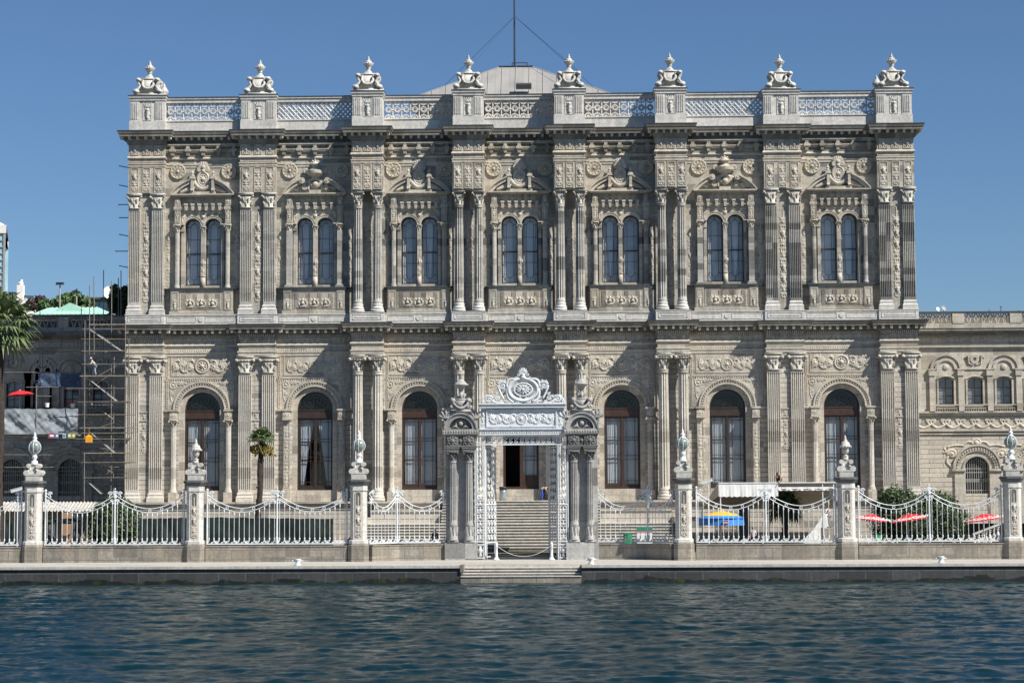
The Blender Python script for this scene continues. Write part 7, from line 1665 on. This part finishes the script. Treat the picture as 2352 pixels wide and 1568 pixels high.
def person(loc, rz, pose, shirt, trousers, label, hair=(.02,.015,.01), cap=None, sleeves='short', scale=1.0, shoes=(.03,.025,.02), skin=None):
    J={k:Vector(v) for k,v in STAND.items()}; J.update({k:Vector(v) for k,v in pose.items()})
    t=thing('person',loc,label,'person'); t.rotation_euler.z=rz; t.scale=(scale,)*3
    sk=M['skin'] if skin is None else skin
    V={'pel':(J['pel'],.10),'spi':(J['spi'],(.12,.09)),'che':(J['che'],(.14,.10)),'nec':(J['nec'],.05),'hea':(J['hea'],(.075,.088)),'top':(J['top'],.06)}
    E=[('pel','spi'),('spi','che'),('che','nec'),('nec','hea'),('hea','top')]
    up_=(J['top']-J['hea']).normalized(); face=J.get('face',None); fdir=(face-J['hea']).normalized() if face is not None else Vector((0,-1,0))
    fdir=(fdir-up_*fdir.dot(up_)).normalized()
    for s in 'LR':
        V['sh'+s]=(J['sh'+s],.055); V['el'+s]=(J['el'+s],.040); V['wr'+s]=(J['wr'+s],.027); V['hi'+s]=(J['hi'+s],.085); V['kn'+s]=(J['kn'+s],.055); V['an'+s]=(J['an'+s],.038); V['to'+s]=(J['to'+s],.035)
        E+=[('che','sh'+s),('sh'+s,'el'+s),('el'+s,'wr'+s),('pel','hi'+s),('hi'+s,'kn'+s),('kn'+s,'an'+s),('an'+s,'to'+s)]
        d=(J['wr'+s]-J['el'+s]).normalized(); sd_=d.cross(Vector((1,0,.2))).normalized(); pd=d.cross(sd_)
        pm=J['wr'+s]+d*.075; V['pa'+s]=(pm,(.034,.018)); E.append(('wr'+s,'pa'+s))
        for i,(o_,l) in enumerate(((-.030,.060),(-.010,.072),(.010,.068),(.028,.052))):
            a=pm+sd_*o_+d*.030; b=a+d*l*.6+pd*.012; c=b+d*l*.35+pd*.028
            V['f%d%s'%(i,s)]=(a,.0095); V['g%d%s'%(i,s)]=(b,.0085); V['h%d%s'%(i,s)]=(c,.007); E+=[('pa'+s,'f%d%s'%(i,s)),('f%d%s'%(i,s),'g%d%s'%(i,s)),('g%d%s'%(i,s),'h%d%s'%(i,s))]
        a=J['wr'+s]+d*.035-sd_*.035; b=a+d*.035-sd_*.022+pd*.015; V['t'+s]=(a,.011); V['u'+s]=(b,.009); E+=[('wr'+s,'t'+s),('t'+s,'u'+s)]
    V['nose']=(J['hea']+fdir*.098-up_*.0,.014); E.append(('hea','nose'))
    body=inst('body',skinmesh((V,E,'pel'),'body',sk),t,(0,0,0),True)
    def sub(names,extra,nm,mat):
        VV={k:(V[k][0],(V[k][1][0]+extra,V[k][1][1]+extra) if isinstance(V[k][1],tuple) else V[k][1]+extra) for k in names}; EE=[e for e in E if e[0] in VV and e[1] in VV]
        inst(nm,skinmesh((VV,EE,names[0]),nm,mat),t,(0,0,0),True)
    V['bL']=(J['elL'].lerp(J['shL'],.15),.045);V['bR']=(J['elR'].lerp(J['shR'],.15),.045); E+=[('shL','bL'),('shR','bR')]
    if shirt is not None: sub(['spi','pel','che','shL','shR']+(['elL','elR','wrL','wrR'] if sleeves=='long' else ['bL','bR']),.018,'shirt',plain('shirt cloth',shirt,.8))
    sub(['pel','hiL','hiR','knL','knR','anL','anR'],.020,'trousers',plain('trouser cloth',trousers,.85))
    for s in 'LR': mb=MB(); mb.tube([J['an'+s]+Vector((0,.03,-.03)),(J['an'+s]+J['to'+s])/2-Vector((0,0,.01)),J['to'+s]],[.05,.05,.04],8); inst('shoe',mb.mesh('shoe',plain('shoe leather',shoes,.6),True),t,(0,0,0),True)
    side=fdir.cross(up_); fm=MB()
    for s in (-1,1): fm.ball(J['hea']+fdir*.083+side*.032*s+up_*.02,.011,6,4)
    inst('eyes',fm.mesh('eyes',M['black']),t,(0,0,0),True)
    fm=MB(); fm.tube([J['hea']+fdir*.082+side*.025*s-up_*.045 for s in (-1,0,1)],.007,4); inst('mouth',fm.mesh('mouth',plain('lips',(.3,.1,.08),.6)),t,(0,0,0),True)
    fm=MB()
    for s in (-1,1): fm.ball(J['hea']+side*.082*s,(.016,.022,.03),6,4)
    inst('ears',fm.mesh('ears',sk,True),t,(0,0,0),True)
    hm=MB(); hc=J['hea']+up_*.045-fdir*.022; q=MB(); q.ball((0,0,0),(.088,.100,.085),12,8)
    Mx=Matrix((side,-fdir,up_)).transposed().to_4x4(); Mx.translation=hc; hm.put(q,M=Mx); h=inst('hair',hm.mesh('hair',plain('hair',hair,.7),True),t,(0,0,0),True)
    if cap is not None:
        cm=MB(); q=MB(); q.lathe(0,0,[(.100,-.005),(.105,.03),(.09,.08),(.05,.11),(.0,.115)],14); q.obox((0,-.11,.0),(.06,0,0),(0,.06,-.01),(0,0,.006)); Mx=Mx.copy(); Mx.translation=J['hea']+up_*.055; cm.put(q,M=Mx); inst('cap',cm.mesh('cap',cap,True),t,(0,0,0),True)
    return t
# worker leaning on the rail of the scaffold, facing left
p=at(216,863,-.1); person((p.x,-.1,p.z),-PI/2,dict(pel=(0,.12,.90),spi=(0,.02,1.07),che=(0,-.12,1.24),nec=(0,-.2,1.36),hea=(0,-.27,1.46),top=(0,-.29,1.57),shL=(-.17,-.14,1.27),shR=(.17,-.14,1.27),elL=(-.22,-.25,1.02),elR=(.22,-.25,1.02),wrL=(-.12,-.46,1.02),wrR=(.12,-.46,1.04),hiL=(-.09,.1,.86),hiR=(.09,.12,.86),knR=(.12,.10,.46),anR=(.12,.2,.09),toR=(.12,.03,.04),knL=(-.1,-.08,.48),anL=(-.1,-.15,.09),toL=(-.1,-.32,.04)),(.55,.50,.44),(.30,.33,.42),'worker with white helmet and pale clothes leaning on the scaffold rail',cap=M['clothw'],sleeves='long')
# stooping man at the bin on the portico
p=at(1246,1150,-3.0); person((p.x,-3.0,ZF),PI/2,dict(pel=(0,.10,.93),spi=(0,-.05,1.05),che=(0,-.25,1.10),nec=(0,-.40,1.10),hea=(0,-.49,1.08),top=(0,-.58,1.13),face=(0,-.55,.95),shL=(-.17,-.27,1.08),shR=(.17,-.27,1.08),elL=(-.2,-.32,.84),elR=(.2,-.32,.84),wrL=(-.16,-.50,.80),wrR=(.16,-.50,.82),hiL=(-.09,.08,.88),hiR=(.09,.08,.88)),(.55,.48,.20),(.02,.07,.45),'stooping man in yellow shirt, blue trousers and red cap over the black bin',cap=M['red'])
# men under the awning
p=at(1730,1240,-13); person((p.x,-13,gz+.15),.1,dict(wrR=(.13,-.2,1.05),elR=(.25,-.02,1.12)),(.42,.50,.60),(.02,.02,.03),'man in light blue shirt standing under the awning, right of the blue parasol')
p=at(1750,1250,-14); person((p.x,-14,gz-.35),-1.2,dict(),(.72,.72,.72),(.02,.02,.03),'man in white shirt seen half behind the middle fence post',sleeves='long')
p=at(1905,1212,-12.5); z0=at(1905,1212,-12.5).z; person((p.x,-12.5,z0),-PI/2+.2,dict(wrL=(-.15,-.33,1.28),elL=(-.22,-.14,1.13),wrR=(.15,-.36,1.38),elR=(.22,-.16,1.16)),(.42,.46,.52),(.20,.21,.24),'man in grey shirt standing on a crate at the right end of the awning')
mb=MB(); mb.box(p.x-.55,p.x+.45,-12.95,-12.05,gz,z0-.02); mb.box(p.x-.6,p.x-.55,-13,-12,gz,z0+.02); tag(mb.build('crate',M['board']),'pale wooden crate the man in grey stands on','crate')
p=at(1790,1108,-13.8); person((p.x,-13.8,zf_+.02),-.5,dict(pel=(0,.12,.34),spi=(0,.03,.50),che=(0,-.14,.62),nec=(0,-.24,.70),hea=(0,-.33,.72),top=(0,-.39,.79),shL=(-.17,-.16,.62),shR=(.17,-.16,.62),elL=(-.24,-.24,.38),elR=(.24,-.24,.38),wrL=(-.18,-.34,.12),wrR=(.2,-.36,.14),hiL=(-.1,.1,.30),hiR=(.1,.1,.30),knL=(-.17,-.22,.42),knR=(.17,-.22,.42),anL=(-.14,-.02,.09),anR=(.14,-.02,.09),toL=(-.15,-.18,.04),toR=(.15,-.18,.04)),None,(.03,.03,.035),'bare chested worker crouching on top of the white awning edge')
p=at(1531,1250,-17); person((p.x,-16.6,gz-.3),.6,dict(),(.02,.20,.26),(.02,.06,.10),'woman in teal top walking behind the fence, left of the lantern pier',hair=(.12,.05,.02))
# guard on the steps
p=at(999,1240,-15); g_=person((p.x,-15,gz+.1),0,dict(wrL=(-.18,-.05,.86),wrR=(.18,-.05,.86)),(.01,.01,.012),(.01,.01,.012),'guard in black uniform with white helmet behind the curved left panel',cap=M['clothw'],sleeves='long')
